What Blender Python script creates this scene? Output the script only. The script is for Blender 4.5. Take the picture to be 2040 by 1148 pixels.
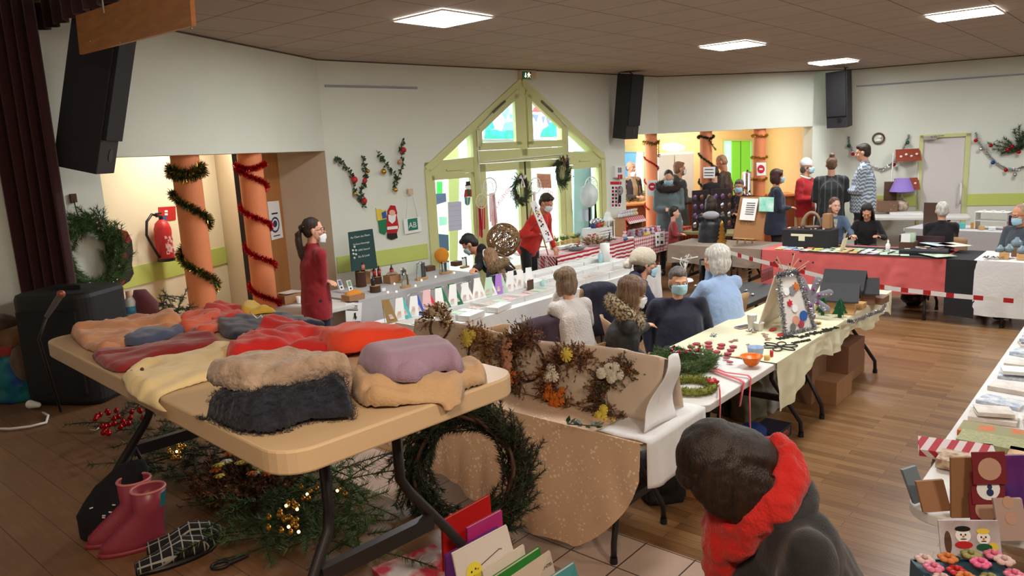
import bpy,bmesh,math,random,mathutils
from mathutils import Vector,Matrix,Quaternion,noise
random.seed(7)
for o in list(bpy.data.objects):bpy.data.objects.remove(o,do_unlink=True)
SC=bpy.context.scene;COL=SC.collection
V=Vector;PI=math.pi
def sl(c):
 c=c/255.0
 return c/12.92 if c<=.04045 else((c+.055)/1.055)**2.4
def rgb(c):return(sl(c[0]),sl(c[1]),sl(c[2]),1)
# ---------------- camera
FPX,PITCH,ROLL=1482.7,.18359,-.04928
CAM=V((0,0,2.2))
_f=V((0,math.cos(PITCH),-math.sin(PITCH)));_x=V((1,0,0));_u=_x.cross(_f)
_X=math.cos(ROLL)*_x+math.sin(ROLL)*_u;_U=-math.sin(ROLL)*_x+math.cos(ROLL)*_u
cd=bpy.data.cameras.new('camera');cam=bpy.data.objects.new('camera',cd);COL.objects.link(cam)
cd.sensor_width=36;cd.lens=FPX/2040*36;cd.clip_start=.05;cd.clip_end=200
m=Matrix((_X,_U,-_f)).transposed().to_4x4();m.translation=CAM;cam.matrix_world=m
SC.camera=cam
SC.view_settings.view_transform='Standard';SC.view_settings.look='None'
SC.view_settings.gamma=1;SC.view_settings.use_curve_mapping=False;SC.view_settings.exposure=0.25
# ---------------- daylight outside the entrance
w=bpy.data.worlds.new('sky');SC.world=w;w.use_nodes=True
w.node_tree.nodes['Background'].inputs[0].default_value=(.78,.93,1,1)
w.node_tree.nodes['Background'].inputs[1].default_value=7.0
PANEL_STRENGTH=50.0
try:
 SC.cycles.max_bounces=8;SC.cycles.transparent_max_bounces=12;SC.cycles.sample_clamp_indirect=4
except Exception:pass
# hall axes: ceiling grid, tables and floor follow u (away to the right) and v
UU=V((.66,.751,0)).normalized();VV=V((-UU.y,UU.x,0));GR=math.atan2(UU.y,UU.x)
def ray(px,py):return _f*FPX+_X*(px-1020)-_U*(py-574)
def at(px,py,z=.74):
 d=ray(px,py);return CAM+d*((z-CAM.z)/d.z)
def ad(px,py,y):
 d=ray(px,py);return CAM+d*(y/d.y)
def onw(px,py,a,b,off=0):
 """point where the line of sight meets the vertical plane through a and b (off metres towards the room)"""
 a=V((a[0],a[1]));b=V((b[0],b[1]));e=b-a;n=V((e.y,-e.x)).normalized()
 a=a+n*off;d=ray(px,py)
 det=-d.x*e.y+e.x*d.y
 t=(-a.x*e.y+e.x*a.y)/det
 return CAM+d*t
 # ---------------- materials
MATS={}
def N(t,ty,**k):
 n=t.nodes.new(ty)
 for a,v in k.items():
  if hasattr(n,a):setattr(n,a,v)
 return n
def M(name,c,rough=.6,var=.0,scale=8.,bump=0.,bscale=60.,metal=0.,emit=0.,alpha=1.,sheen=0.,stretch=None,c2=None,coat=0.,thr=None):
 if name in MATS:return MATS[name]
 m=bpy.data.materials.new(name);m.use_nodes=True;t=m.node_tree;p=t.nodes['Principled BSDF']
 col=rgb(c);p.inputs['Base Color'].default_value=col;p.inputs['Roughness'].default_value=rough
 p.inputs['Metallic'].default_value=metal
 if sheen:p.inputs['Sheen Weight'].default_value=sheen;p.inputs['Sheen Roughness'].default_value=.5
 if coat:p.inputs['Coat Weight'].default_value=coat
 if emit:p.inputs['Emission Color'].default_value=col;p.inputs['Emission Strength'].default_value=emit
 if alpha<1:p.inputs['Alpha'].default_value=alpha
 tc=N(t,'ShaderNodeTexCoord');src=tc.outputs['Object']
 if stretch:
  mp=N(t,'ShaderNodeMapping');mp.inputs['Scale'].default_value=stretch;t.links.new(src,mp.inputs[0]);src=mp.outputs[0]
 if var or c2:
  nz=N(t,'ShaderNodeTexNoise');nz.inputs['Scale'].default_value=scale;nz.inputs['Detail'].default_value=4
  t.links.new(src,nz.inputs['Vector'])
  cr=N(t,'ShaderNodeValToRGB');t.links.new(nz.outputs[0],cr.inputs[0])
  if c2:a,b=rgb(c),rgb(c2)
  else:a=tuple(x*(1-var)for x in col[:3])+(1,);b=tuple(min(1,x*(1+var))for x in col[:3])+(1,)
  lo,hi=thr or(.35,.65)
  cr.color_ramp.elements[0].position=lo;cr.color_ramp.elements[1].position=hi
  cr.color_ramp.elements[0].color=a;cr.color_ramp.elements[1].color=b
  t.links.new(cr.outputs[0],p.inputs['Base Color'])
 if bump:
  nb=N(t,'ShaderNodeTexNoise');nb.inputs['Scale'].default_value=bscale;nb.inputs['Detail'].default_value=3
  t.links.new(src,nb.inputs['Vector'])
  bp=N(t,'ShaderNodeBump');bp.inputs['Strength'].default_value=bump;bp.inputs['Distance'].default_value=.01
  t.links.new(nb.outputs[0],bp.inputs['Height']);t.links.new(bp.outputs[0],p.inputs['Normal'])
 MATS[name]=m;return m
def grid_mat(name,c,line,size,lw,rot,off=(0,0),rough=.6,var=.06,size2=None,coord='geo',bump=0,vscale=3.):
 """square grid of thin lines, sized in metres"""
 if name in MATS:return MATS[name]
 m=M(name,c,rough,var=var,scale=vscale,bump=bump);t=m.node_tree;p=t.nodes['Principled BSDF']
 g=N(t,'ShaderNodeNewGeometry')if coord=='geo' else N(t,'ShaderNodeTexCoord')
 mp=N(t,'ShaderNodeMapping',vector_type='TEXTURE');mp.inputs['Rotation'].default_value=(0,0,rot);mp.inputs['Location'].default_value=(off[0],off[1],0)
 t.links.new(g.outputs['Position' if coord=='geo' else 'Object'],mp.inputs[0])
 s=N(t,'ShaderNodeSeparateXYZ');t.links.new(mp.outputs[0],s.inputs[0])
 outs=[]
 for ax,sz in((0,size),(1,size2 or size)):
  if coord=='obj_xz':ax=(0,2)[ax]
  a=N(t,'ShaderNodeMath',operation='PINGPONG');a.inputs[1].default_value=sz/2;t.links.new(s.outputs[ax],a.inputs[0])
  b=N(t,'ShaderNodeMath',operation='LESS_THAN');b.inputs[1].default_value=lw;t.links.new(a.outputs[0],b.inputs[0]);outs.append(b)
 mx=N(t,'ShaderNodeMath',operation='MAXIMUM');t.links.new(outs[0].outputs[0],mx.inputs[0]);t.links.new(outs[1].outputs[0],mx.inputs[1])
 mix=N(t,'ShaderNodeMixRGB');t.links.new(mx.outputs[0],mix.inputs[0])
 old=p.inputs['Base Color'].links[0].from_socket if p.inputs['Base Color'].links else None
 if old:t.links.new(old,mix.inputs[1])
 else:mix.inputs[1].default_value=rgb(c)
 mix.inputs[2].default_value=rgb(line);t.links.new(mix.outputs[0],p.inputs['Base Color'])
 return m
def plank_mat(name,cols,rot,pw=.075,pl=.9,rough=.35):
 if name in MATS:return MATS[name]
 m=M(name,cols[0],rough);t=m.node_tree;p=t.nodes['Principled BSDF']
 g=N(t,'ShaderNodeNewGeometry');mp=N(t,'ShaderNodeMapping',vector_type='TEXTURE');mp.inputs['Rotation'].default_value=(0,0,rot)
 t.links.new(g.outputs['Position'],mp.inputs[0])
 br=N(t,'ShaderNodeTexBrick');br.inputs['Scale'].default_value=1;br.inputs['Brick Width'].default_value=pl;br.inputs['Row Height'].default_value=pw
 br.inputs['Mortar Size'].default_value=.0012;br.inputs['Color1'].default_value=(0,0,0,1);br.inputs['Color2'].default_value=(1,1,1,1);br.inputs['Mortar'].default_value=(.0,.0,.0,1)
 br.inputs['Bias'].default_value=0;br.offset=.37;t.links.new(mp.outputs[0],br.inputs[0])
 mp2=N(t,'ShaderNodeMapping');mp2.inputs['Scale'].default_value=(2,30,1);t.links.new(mp.outputs[0],mp2.inputs[0])
 nz=N(t,'ShaderNodeTexNoise');nz.inputs['Scale'].default_value=2.5;nz.inputs['Detail'].default_value=5;t.links.new(mp2.outputs[0],nz.inputs['Vector'])
 a=N(t,'ShaderNodeMath',operation='MULTIPLY_ADD');a.inputs[1].default_value=.45;t.links.new(br.outputs[0],a.inputs[0])
 b=N(t,'ShaderNodeMath',operation='MULTIPLY');b.inputs[1].default_value=.75;t.links.new(nz.outputs[0],b.inputs[0]);t.links.new(b.outputs[0],a.inputs[2])
 cr=N(t,'ShaderNodeValToRGB');t.links.new(a.outputs[0],cr.inputs[0])
 cr.color_ramp.elements[0].position=.2;cr.color_ramp.elements[1].position=.95
 cr.color_ramp.elements[0].color=rgb(cols[0]);cr.color_ramp.elements[1].color=rgb(cols[2])
 e=cr.color_ramp.elements.new(.55);e.color=rgb(cols[1])
 mx=N(t,'ShaderNodeMixRGB');t.links.new(br.outputs['Fac'],mx.inputs[0]);t.links.new(cr.outputs[0],mx.inputs[1]);mx.inputs[2].default_value=rgb(tuple(x*.45 for x in cols[0]))
 t.links.new(mx.outputs[0],p.inputs['Base Color'])
 return m
def glass_mat():
 if 'window_glass' in MATS:return MATS['window_glass']
 m=bpy.data.materials.new('window_glass');m.use_nodes=True;t=m.node_tree
 t.nodes.remove(t.nodes['Principled BSDF']);o=t.nodes['Material Output']
 tr=N(t,'ShaderNodeBsdfTransparent');tr.inputs[0].default_value=(.93,.98,.97,1);gl=N(t,'ShaderNodeBsdfGlossy');gl.inputs['Roughness'].default_value=.03
 mx=N(t,'ShaderNodeMixShader');fr=N(t,'ShaderNodeFresnel');fr.inputs[0].default_value=1.3
 t.links.new(fr.outputs[0],mx.inputs[0]);t.links.new(tr.outputs[0],mx.inputs[1]);t.links.new(gl.outputs[0],mx.inputs[2]);t.links.new(mx.outputs[0],o.inputs[0])
 MATS['window_glass']=m;return m
 # ---------------- mesh building
def basis(d,up=V((0,0,1))):
 d=d.normalized()
 if abs(d.dot(up))>.97:up=V((1,0,0))
 a=d.cross(up).normalized();return a,a.cross(d).normalized(),d
class MB:
 def __init__(s):s.v=[];s.f=[];s.m=[];s.cur=0;s.sm=[];s.smooth=False
 def add(s,vs,fs):
  b=len(s.v);s.v+=[tuple(x)for x in vs]
  for f in fs:s.f.append(tuple(b+i for i in f));s.m.append(s.cur);s.sm.append(s.smooth)
  return s
 def box(s,c,d,rz=0,q=None):
  c=V(c);R=q.to_matrix()if q else Matrix.Rotation(rz,3,'Z')
  vs=[c+R@V((x*d[0]/2,y*d[1]/2,z*d[2]/2))for x in(-1,1)for y in(-1,1)for z in(-1,1)]
  return s.add(vs,[(0,1,3,2),(4,6,7,5),(0,4,5,1),(2,3,7,6),(0,2,6,4),(1,5,7,3)])
 def prism(s,pts,z0,z1):
  n=len(pts);vs=[(p[0],p[1],z0)for p in pts]+[(p[0],p[1],z1)for p in pts]
  return s.add(vs,[tuple(range(n))[::-1],tuple(range(n,2*n))]+[(i,(i+1)%n,n+(i+1)%n,n+i)for i in range(n)])
 def ext(s,pts,d):
  """polygon of 3-D points extruded along d"""
  n=len(pts);d=V(d);vs=[V(p)for p in pts]+[V(p)+d for p in pts]
  return s.add(vs,[tuple(range(n))[::-1],tuple(range(n,2*n))]+[(i,(i+1)%n,n+(i+1)%n,n+i)for i in range(n)])
 def cone(s,p0,p1,r0,r1,n=12,cap=True):
  p0=V(p0);p1=V(p1);a,b,_=basis(p1-p0)
  vs=[p+(a*math.cos(2*PI*i/n)+b*math.sin(2*PI*i/n))*r for p,r in((p0,r0),(p1,r1))for i in range(n)]
  sm=s.smooth;s.smooth=True
  s.add(vs,[(i,(i+1)%n,n+(i+1)%n,n+i)for i in range(n)]);s.smooth=False
  if cap:s.add(vs,[tuple(range(n))[::-1],tuple(range(n,2*n))])
  s.smooth=sm;return s
 def tube(s,pts,r,n=8,closed=False,rs=None):
  pts=[V(p)for p in pts];k=len(pts);vs=[];pa=None
  for i,p in enumerate(pts):
   if closed:d=pts[(i+1)%k]-pts[i-1]
   else:d=pts[min(i+1,k-1)]-pts[max(i-1,0)]
   if d.length<1e-9:d=V((0,0,1))
   a,b,dd=basis(d)
   if pa is not None:
    a=(pa-dd*pa.dot(dd))
    a=a.normalized()if a.length>1e-6 else basis(d)[0]
    b=a.cross(dd)
   pa=a;rr=rs[i]if rs else r
   vs+=[p+(a*math.cos(2*PI*j/n)+b*math.sin(2*PI*j/n))*rr for j in range(n)]
  fs=[(i%k*n+j,i%k*n+(j+1)%n,(i+1)%k*n+(j+1)%n,(i+1)%k*n+j)for i in range(k if closed else k-1)for j in range(n)]
  if not closed:fs+=[tuple(range(n))[::-1],tuple(range((k-1)*n,k*n))]
  sm=s.smooth;s.smooth=True;s.add(vs,fs);s.smooth=sm;return s
 def sph(s,c,r,seg=12,rings=8,q=None):
  c=V(c);r=r if hasattr(r,'__len__')else(r,r,r);R=q.to_matrix()if q else Matrix.Identity(3);vs=[]
  for i in range(1,rings):
   a=PI*i/rings
   for j in range(seg):
    b=2*PI*j/seg;vs.append(c+R@V((r[0]*math.sin(a)*math.cos(b),r[1]*math.sin(a)*math.sin(b),r[2]*math.cos(a))))
  vs+=[c+R@V((0,0,r[2])),c+R@V((0,0,-r[2]))];t=len(vs)-2
  fs=[(i*seg+j,(i+1)*seg+j,(i+1)*seg+(j+1)%seg,i*seg+(j+1)%seg)for i in range(rings-2)for j in range(seg)]
  fs+=[(t,j,(j+1)%seg)for j in range(seg)]+[(t+1,(rings-2)*seg+(j+1)%seg,(rings-2)*seg+j)for j in range(seg)]
  sm=s.smooth;s.smooth=True;s.add(vs,fs);s.smooth=sm;return s
 def lathe(s,prof,c=(0,0,0),n=16):
  c=V(c);k=len(prof);vs=[c+V((r*math.cos(2*PI*j/n),r*math.sin(2*PI*j/n),z))for r,z in prof for j in range(n)]
  fs=[(i*n+j,i*n+(j+1)%n,(i+1)*n+(j+1)%n,(i+1)*n+j)for i in range(k-1)for j in range(n)]
  sm=s.smooth;s.smooth=True;s.add(vs,fs);s.smooth=sm
  return s.add(vs,[tuple(range(n))[::-1],tuple(range((k-1)*n,k*n))])
 def loft(s,secs,n=14,cap=True):
  """secs: (centre, xaxis, yaxis) with axes scaled to the radii"""
  vs=[V(c)+V(a)*math.cos(2*PI*j/n)+V(b)*math.sin(2*PI*j/n)for c,a,b in secs for j in range(n)];k=len(secs)
  fs=[(i*n+j,i*n+(j+1)%n,(i+1)*n+(j+1)%n,(i+1)*n+j)for i in range(k-1)for j in range(n)]
  if cap:fs+=[tuple(range(n))[::-1],tuple(range((k-1)*n,k*n))]
  sm=s.smooth;s.smooth=True;s.add(vs,fs);s.smooth=sm;return s
 def quad(s,*p):return s.add(p,[tuple(range(len(p)))])
 def grid(s,P):
  """P[i][j] points"""
  a=len(P);b=len(P[0]);sm=s.smooth;s.smooth=True
  s.add([q for r in P for q in r],[(i*b+j,(i+1)*b+j,(i+1)*b+j+1,i*b+j+1)for i in range(a-1)for j in range(b-1)]);s.smooth=sm;return s
 def caps(s,p0,p1,r0,r1,n=10):
  s.sph(p0,r0,n,7);s.sph(p1,r1,n,7)
  if(V(p1)-V(p0)).length>1e-4:s.cone(p0,p1,r0,r1,n)
  return s
 def build(s,name,mat,parent=None,world=False,bevel=0,solid=0,mods=None):
  me=bpy.data.meshes.new(name);v=s.v
  if world and parent is not None:
   inv=mw(parent).inverted();v=[tuple(inv@V(p))for p in v]
  me.from_pydata(v,[],s.f);mats=mat if isinstance(mat,(list,tuple))else[mat]
  for x in mats:me.materials.append(x)
  if me.polygons:
   me.polygons.foreach_set('material_index',s.m);me.polygons.foreach_set('use_smooth',s.sm)
  me.validate();me.update()
  o=bpy.data.objects.new(name,me);COL.objects.link(o)
  if parent is not None:o.parent=parent
  if bevel:
   b=o.modifiers.new('b','BEVEL');b.width=bevel;b.segments=2;b.limit_method='ANGLE';b.angle_limit=.7
  if solid:
   b=o.modifiers.new('s','SOLIDIFY');b.thickness=solid;b.offset=0
  return o
def mw(o):
 m=Matrix.LocRotScale(o.location,o.rotation_euler,o.scale)
 return mw(o.parent)@m if o.parent else m
def T(name,label,cat,loc=(0,0,0),rz=0,group=None):
 o=bpy.data.objects.new(name,None);COL.objects.link(o);o.location=loc;o.rotation_euler=(0,0,rz);o.empty_display_size=.05
 o['label']=label;o['category']=cat
 if group:o['group']=group
 return o
def S(mb,name,mat,label,cat,loc=None,rz=0,group=None,rot=None,**k):
 """a thing that is one mesh; the mesh is re-centred on its base when loc is None"""
 if loc is None and mb.v:
  xs=[p[0]for p in mb.v];ys=[p[1]for p in mb.v];zs=[p[2]for p in mb.v]
  c=V(((min(xs)+max(xs))/2,(min(ys)+max(ys))/2,min(zs)));mb.v=[(p[0]-c.x,p[1]-c.y,p[2]-c.z)for p in mb.v];loc=c
 o=mb.build(name,mat,**k);o.location=loc or(0,0,0);o.rotation_euler=rot or(0,0,rz)
 o['label']=label;o['category']=cat
 if group:o['group']=group
 return o
def struct(mb,name,mat,**k):
 o=mb.build(name,mat,**k)
 if not k.get('parent'):o['kind']='structure'
 return o
def dup(o,loc=None,rz=None,label=None,group=None,parent=None,scale=None):
 c=o.copy();COL.objects.link(c)
 if parent:c.parent=parent
 if loc is not None:c.location=loc
 if rz is not None:c.rotation_euler=(o.rotation_euler[0],o.rotation_euler[1],rz)
 if scale is not None:c.scale=(scale,)*3 if not hasattr(scale,'__len__')else scale
 if label:c['label']=label
 if group:c['group']=group
 for ch in list(o.children):
  if ch.name in COL.objects:dup(ch,parent=c)
 return c
def setmat(o,m):
 o.data=o.data.copy();o.data.materials.clear();o.data.materials.append(m);return o
def recol(root,part,m):
 for c in root.children:
  if c.name.split('.')[0]==part:setmat(c,m)
 return root
def txt(s,size,mat,parent,p,xdir,up,name='lettering',ext=.0006,mirror=False,font_sp=1.0):
 """lettering laid on a surface: world point p is its centre, xdir the reading direction"""
 cu=bpy.data.curves.new(name,'FONT');cu.body=s;cu.size=size;cu.align_x='CENTER';cu.align_y='CENTER';cu.extrude=ext;cu.resolution_u=2;cu.space_character=font_sp
 t=bpy.data.objects.new(name+'_c',cu);COL.objects.link(t)
 dg=bpy.context.evaluated_depsgraph_get();me=bpy.data.meshes.new_from_object(t.evaluated_get(dg));bpy.data.objects.remove(t)
 xd=V(xdir).normalized();ud=V(up).normalized();nd=xd.cross(ud).normalized();ud=nd.cross(xd)
 if mirror:xd=-xd
 R=Matrix((xd,ud,nd)).transposed().to_4x4();R.translation=V(p)
 if parent is not None:R=mw(parent).inverted()@R
 me.transform(R);me.materials.clear();me.materials.append(mat);me.name=name
 o=bpy.data.objects.new(name,me);COL.objects.link(o)
 if parent is not None:o.parent=parent
 return o
ORD='first second third fourth fifth sixth seventh eighth ninth tenth eleventh twelfth thirteenth fourteenth fifteenth sixteenth seventeenth eighteenth nineteenth twentieth'.split()
def R(a,b):return random.uniform(a,b)
def bake(o):
 dg=bpy.context.evaluated_depsgraph_get();dg.update()
 me=bpy.data.meshes.new_from_object(o.evaluated_get(dg));old=o.data;o.modifiers.clear();me.name=old.name;o.data=me;bpy.data.meshes.remove(old)
 return o
def blob(mb,name,mat,parent=None,voxel=.012,world=False,smooth=4,disp=0,dscale=.1):
 """fuse overlapping volumes into one continuous skin"""
 o=mb.build(name,mat,parent,world=world)
 r=o.modifiers.new('r','REMESH');r.mode='VOXEL';r.voxel_size=voxel;r.use_smooth_shade=True
 if smooth:
  sm=o.modifiers.new('s','SMOOTH');sm.iterations=smooth;sm.factor=.6
 if disp:
  tx=bpy.data.textures.new('folds','CLOUDS');tx.noise_scale=dscale;tx.noise_depth=2
  d=o.modifiers.new('d','DISPLACE');d.texture=tx;d.strength=disp;d.mid_level=.5;d.texture_coords='LOCAL'
 bake(o)
 if o.data.polygons:o.data.polygons.foreach_set('use_smooth',[True]*len(o.data.polygons))
 return o
 # ---------------- shared materials
m_wall=M('painted_plaster',(224,227,215),.85,var=.02,scale=1.5,bump=.15,bscale=200)
m_cream=M('cream_plaster',(238,226,196),.85,var=.02,scale=1.5)
m_lime=M('lime_paint',(206,208,146),.45)
m_band=M('lime_band_paint',(196,208,110),.6)
m_white=M('white_paint',(232,232,230),.5)
m_paper=M('white_paper',(240,240,238),.7)
m_black=M('black_plastic',(22,20,24),.45)
m_dark=M('dark_metal',(45,42,42),.4,metal=.6)
m_chrome=M('chrome',(200,200,205),.2,metal=1)
m_kraft=M('kraft_card',(160,118,80),.8,var=.06,scale=20)
m_wood=M('light_wood',(196,150,92),.55,var=.12,scale=6,stretch=(1,12,12))
m_dwood=M('dark_wood',(84,56,38),.6,var=.2,scale=8,stretch=(1,8,8))
m_orange=M('orange_paint',(232,140,92),.6)
m_glass=glass_mat()
# ================= THE ROOM
ZC=3.3
A1=(-2.06,8.67);A0=(-3.45,3.6);B1=(2.63,13.0);C1=(6.19,13.52);D1=(10.6,11.41)
eA=(V(A1)-V((-2.66,6.48))).normalized();A0=tuple(V(A1)-eA*5.2)
B0=A1
m_floor=plank_mat('oak_strip_floor',((104,70,40),(134,96,60),(158,120,80)),GR+PI/2,.07,.75,.33)
m_stagefl=plank_mat('stage_boards',((104,72,48),(124,88,58),(140,104,70)),GR+PI/2,.14,1.4,.5)
m_tile=grid_mat('pink_floor_tiles',(196,170,152),(72,58,50),.3,.004,GR,(.48,3.6),.3,.07)
m_ceil=grid_mat('ceiling_tiles',(170,152,138),(104,92,82),.6,.006,GR,(-.43,6.03),.8,.03)
# wood floor beyond the tiled strip; the join runs along v through (.46,4.03)
def uv(a,b):return UU*a+VV*b
P0=V((.46,4.03,0))
def quadz(p,a0,a1,b0,b1,z):return[p+uv(a0,b0)+V((0,0,z)),p+uv(a1,b0)+V((0,0,z)),p+uv(a1,b1)+V((0,0,z)),p+uv(a0,b1)+V((0,0,z))]
mb=MB();mb.ext(quadz(P0,0,14,-14,9,-.05),(0,0,.05));struct(mb,'floor',m_floor)
mb=MB();mb.ext(quadz(P0,-3.2,0,-14,9,-.05),(0,0,.05));struct(mb,'floor_tiled_strip',m_tile)
# stage floor, its edge on x+y = 2.33 (about .82 m above the hall)
SE=V((-.35,2.68,0))
mb=MB();mb.ext(quadz(SE,-4.5,0,-7,4.6,.0),(0,0,.82));o=struct(mb,'floor_stage',m_stagefl)
mb=MB()
mb.ext([(-6,-4,ZC),(14,-4,ZC),(14,13.6,ZC),(D1[0],D1[1],ZC),(C1[0],C1[1],ZC),(B1[0],B1[1],ZC),(A1[0],A1[1],ZC),(A0[0],A0[1],ZC),(-6,3,ZC)],(0,0,.08));struct(mb,'ceiling',m_ceil)
def wallq(mb,a,b,s0,s1,z0,z1,th=.3,off=0):
 a=V((a[0],a[1],0));b=V((b[0],b[1],0));e=(b-a).normalized();n=V((-e.y,e.x,0))
 p=[a+e*s0+n*off,a+e*s1+n*off,a+e*s1+n*(off+th),a+e*s0+n*(off+th)]
 mb.prism(p,z0,z1)
def sw(p,a):return(V((p[0],p[1]))-V(a)).length
# wall A (left) with its alcove opening; lintel at 2.3
LZ=2.29
sA0=sw(onw(222,500,A0,A1),A0);LA=sw(A1,A0)
mb=MB();wallq(mb,A0,A1,0,sA0,0,ZC);wallq(mb,A0,A1,sA0,LA,LZ,ZC);struct(mb,'wall_left',m_wall)
# wall B with the gabled entrance and the start of the bar opening
LB=sw(B1,B0);jb=onw(1245,300,B0,B1);sBj=sw(jb,B0)
wl=sw(onw(845,332,B0,B1),B0);wr=sw(onw(1205,320,B0,B1),B0);wm=sw(onw(1040,200,B0,B1),B0)
WZ=2.03;AP=3.2
eB=(V(B1)-V(B0)).normalized();eB3=V((eB.x,eB.y,0));nB=V((-eB.y,eB.x,0))
def pB(s,z,off=0):return V((B0[0],B0[1],0))+eB3*s+nB*off+V((0,0,z))
TH=.3
mb=MB();wallq(mb,B0,B1,0,wl,0,ZC);wallq(mb,B0,B1,wr,sBj,0,ZC);wallq(mb,B0,B1,sBj,LB+.1,2.35,ZC)
mb.ext([pB(wl,WZ),pB(wm,AP),pB(wm,ZC),pB(wl,ZC)],nB*TH);mb.ext([pB(wm,AP),pB(wr,WZ),pB(wr,ZC),pB(wm,ZC)],nB*TH)
struct(mb,'wall_entrance',m_wall)
# wall C: lintel over the bar, wall D to the right with its door
cj=onw(1618,300,B1,C1);sCj=sw(cj,B1);LC=sw(C1,B1)
mb=MB();wallq(mb,B1,C1,-.05,LC,2.35,ZC);wallq(mb,B1,C1,sCj,LC+.05,0,ZC);struct(mb,'wall_bar',m_wall)
dl=sw(onw(1836,330,C1,D1),C1);dr=sw(onw(1922,330,C1,D1),C1);LD=sw(D1,C1);DT=2.05
mb=MB();wallq(mb,C1,D1,0,dl,0,ZC);wallq(mb,C1,D1,dr,LD,0,ZC);wallq(mb,C1,D1,dl,dr,DT,ZC);struct(mb,'wall_far_right',m_wall)
# walls behind the camera and to the right close the hall
mb=MB();mb.ext([(D1[0],D1[1],0),(13.5,8,0),(13.5,8,ZC),(D1[0],D1[1],ZC)],(.2,.2,0));mb.ext([(13.5,8,0),(9,-3.6,0),(9,-3.6,ZC),(13.5,8,ZC)],(.3,-.1,0));struct(mb,'wall_right',m_wall)
m_stw=M('stage_wall_paint',(96,82,66),.9,var=.1)
mb=MB();mb.ext([(9,-3.6,0),(-5,-3.6,0),(-5,-3.6,ZC),(9,-3.6,ZC)],(0,-.2,0));struct(mb,'wall_back',m_stw)
mb=MB();mb.ext([(-5,-3.6,0),(-4.6,4.2,0),(-4.6,4.2,ZC),(-5,-3.6,ZC)],(-.2,0,0));mb.ext([(-4.6,4.2,0),(A0[0],A0[1],0),(A0[0],A0[1],ZC),(-4.6,4.2,ZC)],(0,.2,0));struct(mb,'wall_stage',m_stw)
# thin dark line where walls meet the ceiling
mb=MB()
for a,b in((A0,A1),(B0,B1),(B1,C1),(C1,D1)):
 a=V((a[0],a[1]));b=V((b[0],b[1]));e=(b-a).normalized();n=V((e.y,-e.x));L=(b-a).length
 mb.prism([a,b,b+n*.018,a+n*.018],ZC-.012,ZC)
struct(mb,'trim_ceiling',M('dark_ceiling_edge',(90,78,70),.8))
# lime bands (chair rails)
mb=MB()
def band(mb,a,b,s0,s1,z0,z1,th=.012):wallq(mb,a,b,s0,s1,z0,z1,th,-th)
band(mb,B0,B1,.02,wl-.04,.87,1.06);band(mb,C1,D1,dr+.06,LD,.88,1.08);band(mb,C1,D1,.02,dl-.06,.88,1.08)
struct(mb,'trim_lime_rail',m_band)
# wall conduit strips near the ceiling
mb=MB();a=onw(628,170,B0,B1);b=onw(830,177,B0,B1);wallq(mb,B0,B1,sw(a,B0)+.03,sw(b,B0),3.0,3.025,.02,-.02)
a=onw(1706,171,C1,D1);wallq(mb,C1,D1,sw(a,C1),LD,2.99,3.015,.02,-.02);struct(mb,'trim_conduit',M('grey_conduit',(150,152,160),.5))
# ---------------- LED ceiling panels
m_led=bpy.data.materials.new('led_panel');m_led.use_nodes=True
p=m_led.node_tree.nodes['Principled BSDF'];p.inputs['Base Color'].default_value=(1,1,1,1);p.inputs['Emission Color'].default_value=(.98,1,.985,1);p.inputs['Emission Strength'].default_value=PANEL_STRENGTH
G0=V((-.43,6.03,0))
def panel(i,j,lab,name='ceiling_light'):
 c=G0+UU*(.6*i+.3)+VV*(.6*j+.3)
 t=T(name,lab,'ceiling light',(c.x,c.y,ZC-.012),GR,'square ceiling lights')
 m1=MB();m1.box((0,0,.002),(.575,.575,.006));m1.build('diffuser',m_led,t)
 m1=MB()
 for a,b,c_,d in((0,.292,.6,.012),(0,-.292,.6,.012),(.292,0,.012,.6),(-.292,0,.012,.6)):m1.box((a,b,0),(c_,d,.014))
 m1.build('frame',m_white,t)
for(px,py,lab)in((885,34,'largest glowing square ceiling panel, above the gabled entrance'),(1406,93,'glowing square ceiling panel in front of the bar opening'),(1672,118,'smallest glowing square ceiling panel, near the hanging speaker beside the bar'),(1965,20,'glowing square ceiling panel cut by the picture edge, above the white door')):
 q=at(px,py,ZC)-G0;panel(round(q.dot(UU)/.6-.5),round(q.dot(VV)/.6-.5),lab)
for q in((2.1,4.9),(7.4,9.8),(4.9,3.0),(8.2,6.4)):  # panels out of view, assumed along the grid and added for brightness
 q=V((q[0],q[1],0))-G0;panel(round(q.dot(UU)/.6-.5),round(q.dot(VV)/.6-.5),'assumed square ceiling panel light out of view over the open floor')
 # dim warm fill light added over the stage, not a real fixture
ld=bpy.data.lights.new('stage_fill_light','AREA');ld.energy=42;ld.size=.7;ld.color=(1,.78,.56);lo=bpy.data.objects.new('stage_fill_light',ld);COL.objects.link(lo);lo.location=(-.2,.1,3.2);lo.rotation_euler=(math.radians(22),0,math.radians(5))
ld=bpy.data.lights.new('stage_front_fill','AREA');ld.energy=42;ld.size=.4;ld.color=(1,.86,.7);lo=bpy.data.objects.new('stage_front_fill',ld);COL.objects.link(lo);lo.location=(1.9,.6,3.22);lo.rotation_euler=(V((.1,4.2,.3))-V(lo.location)).to_track_quat('-Z','Y').to_euler()  # added fill that brightens the ivory cloth, no fixture there
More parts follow.
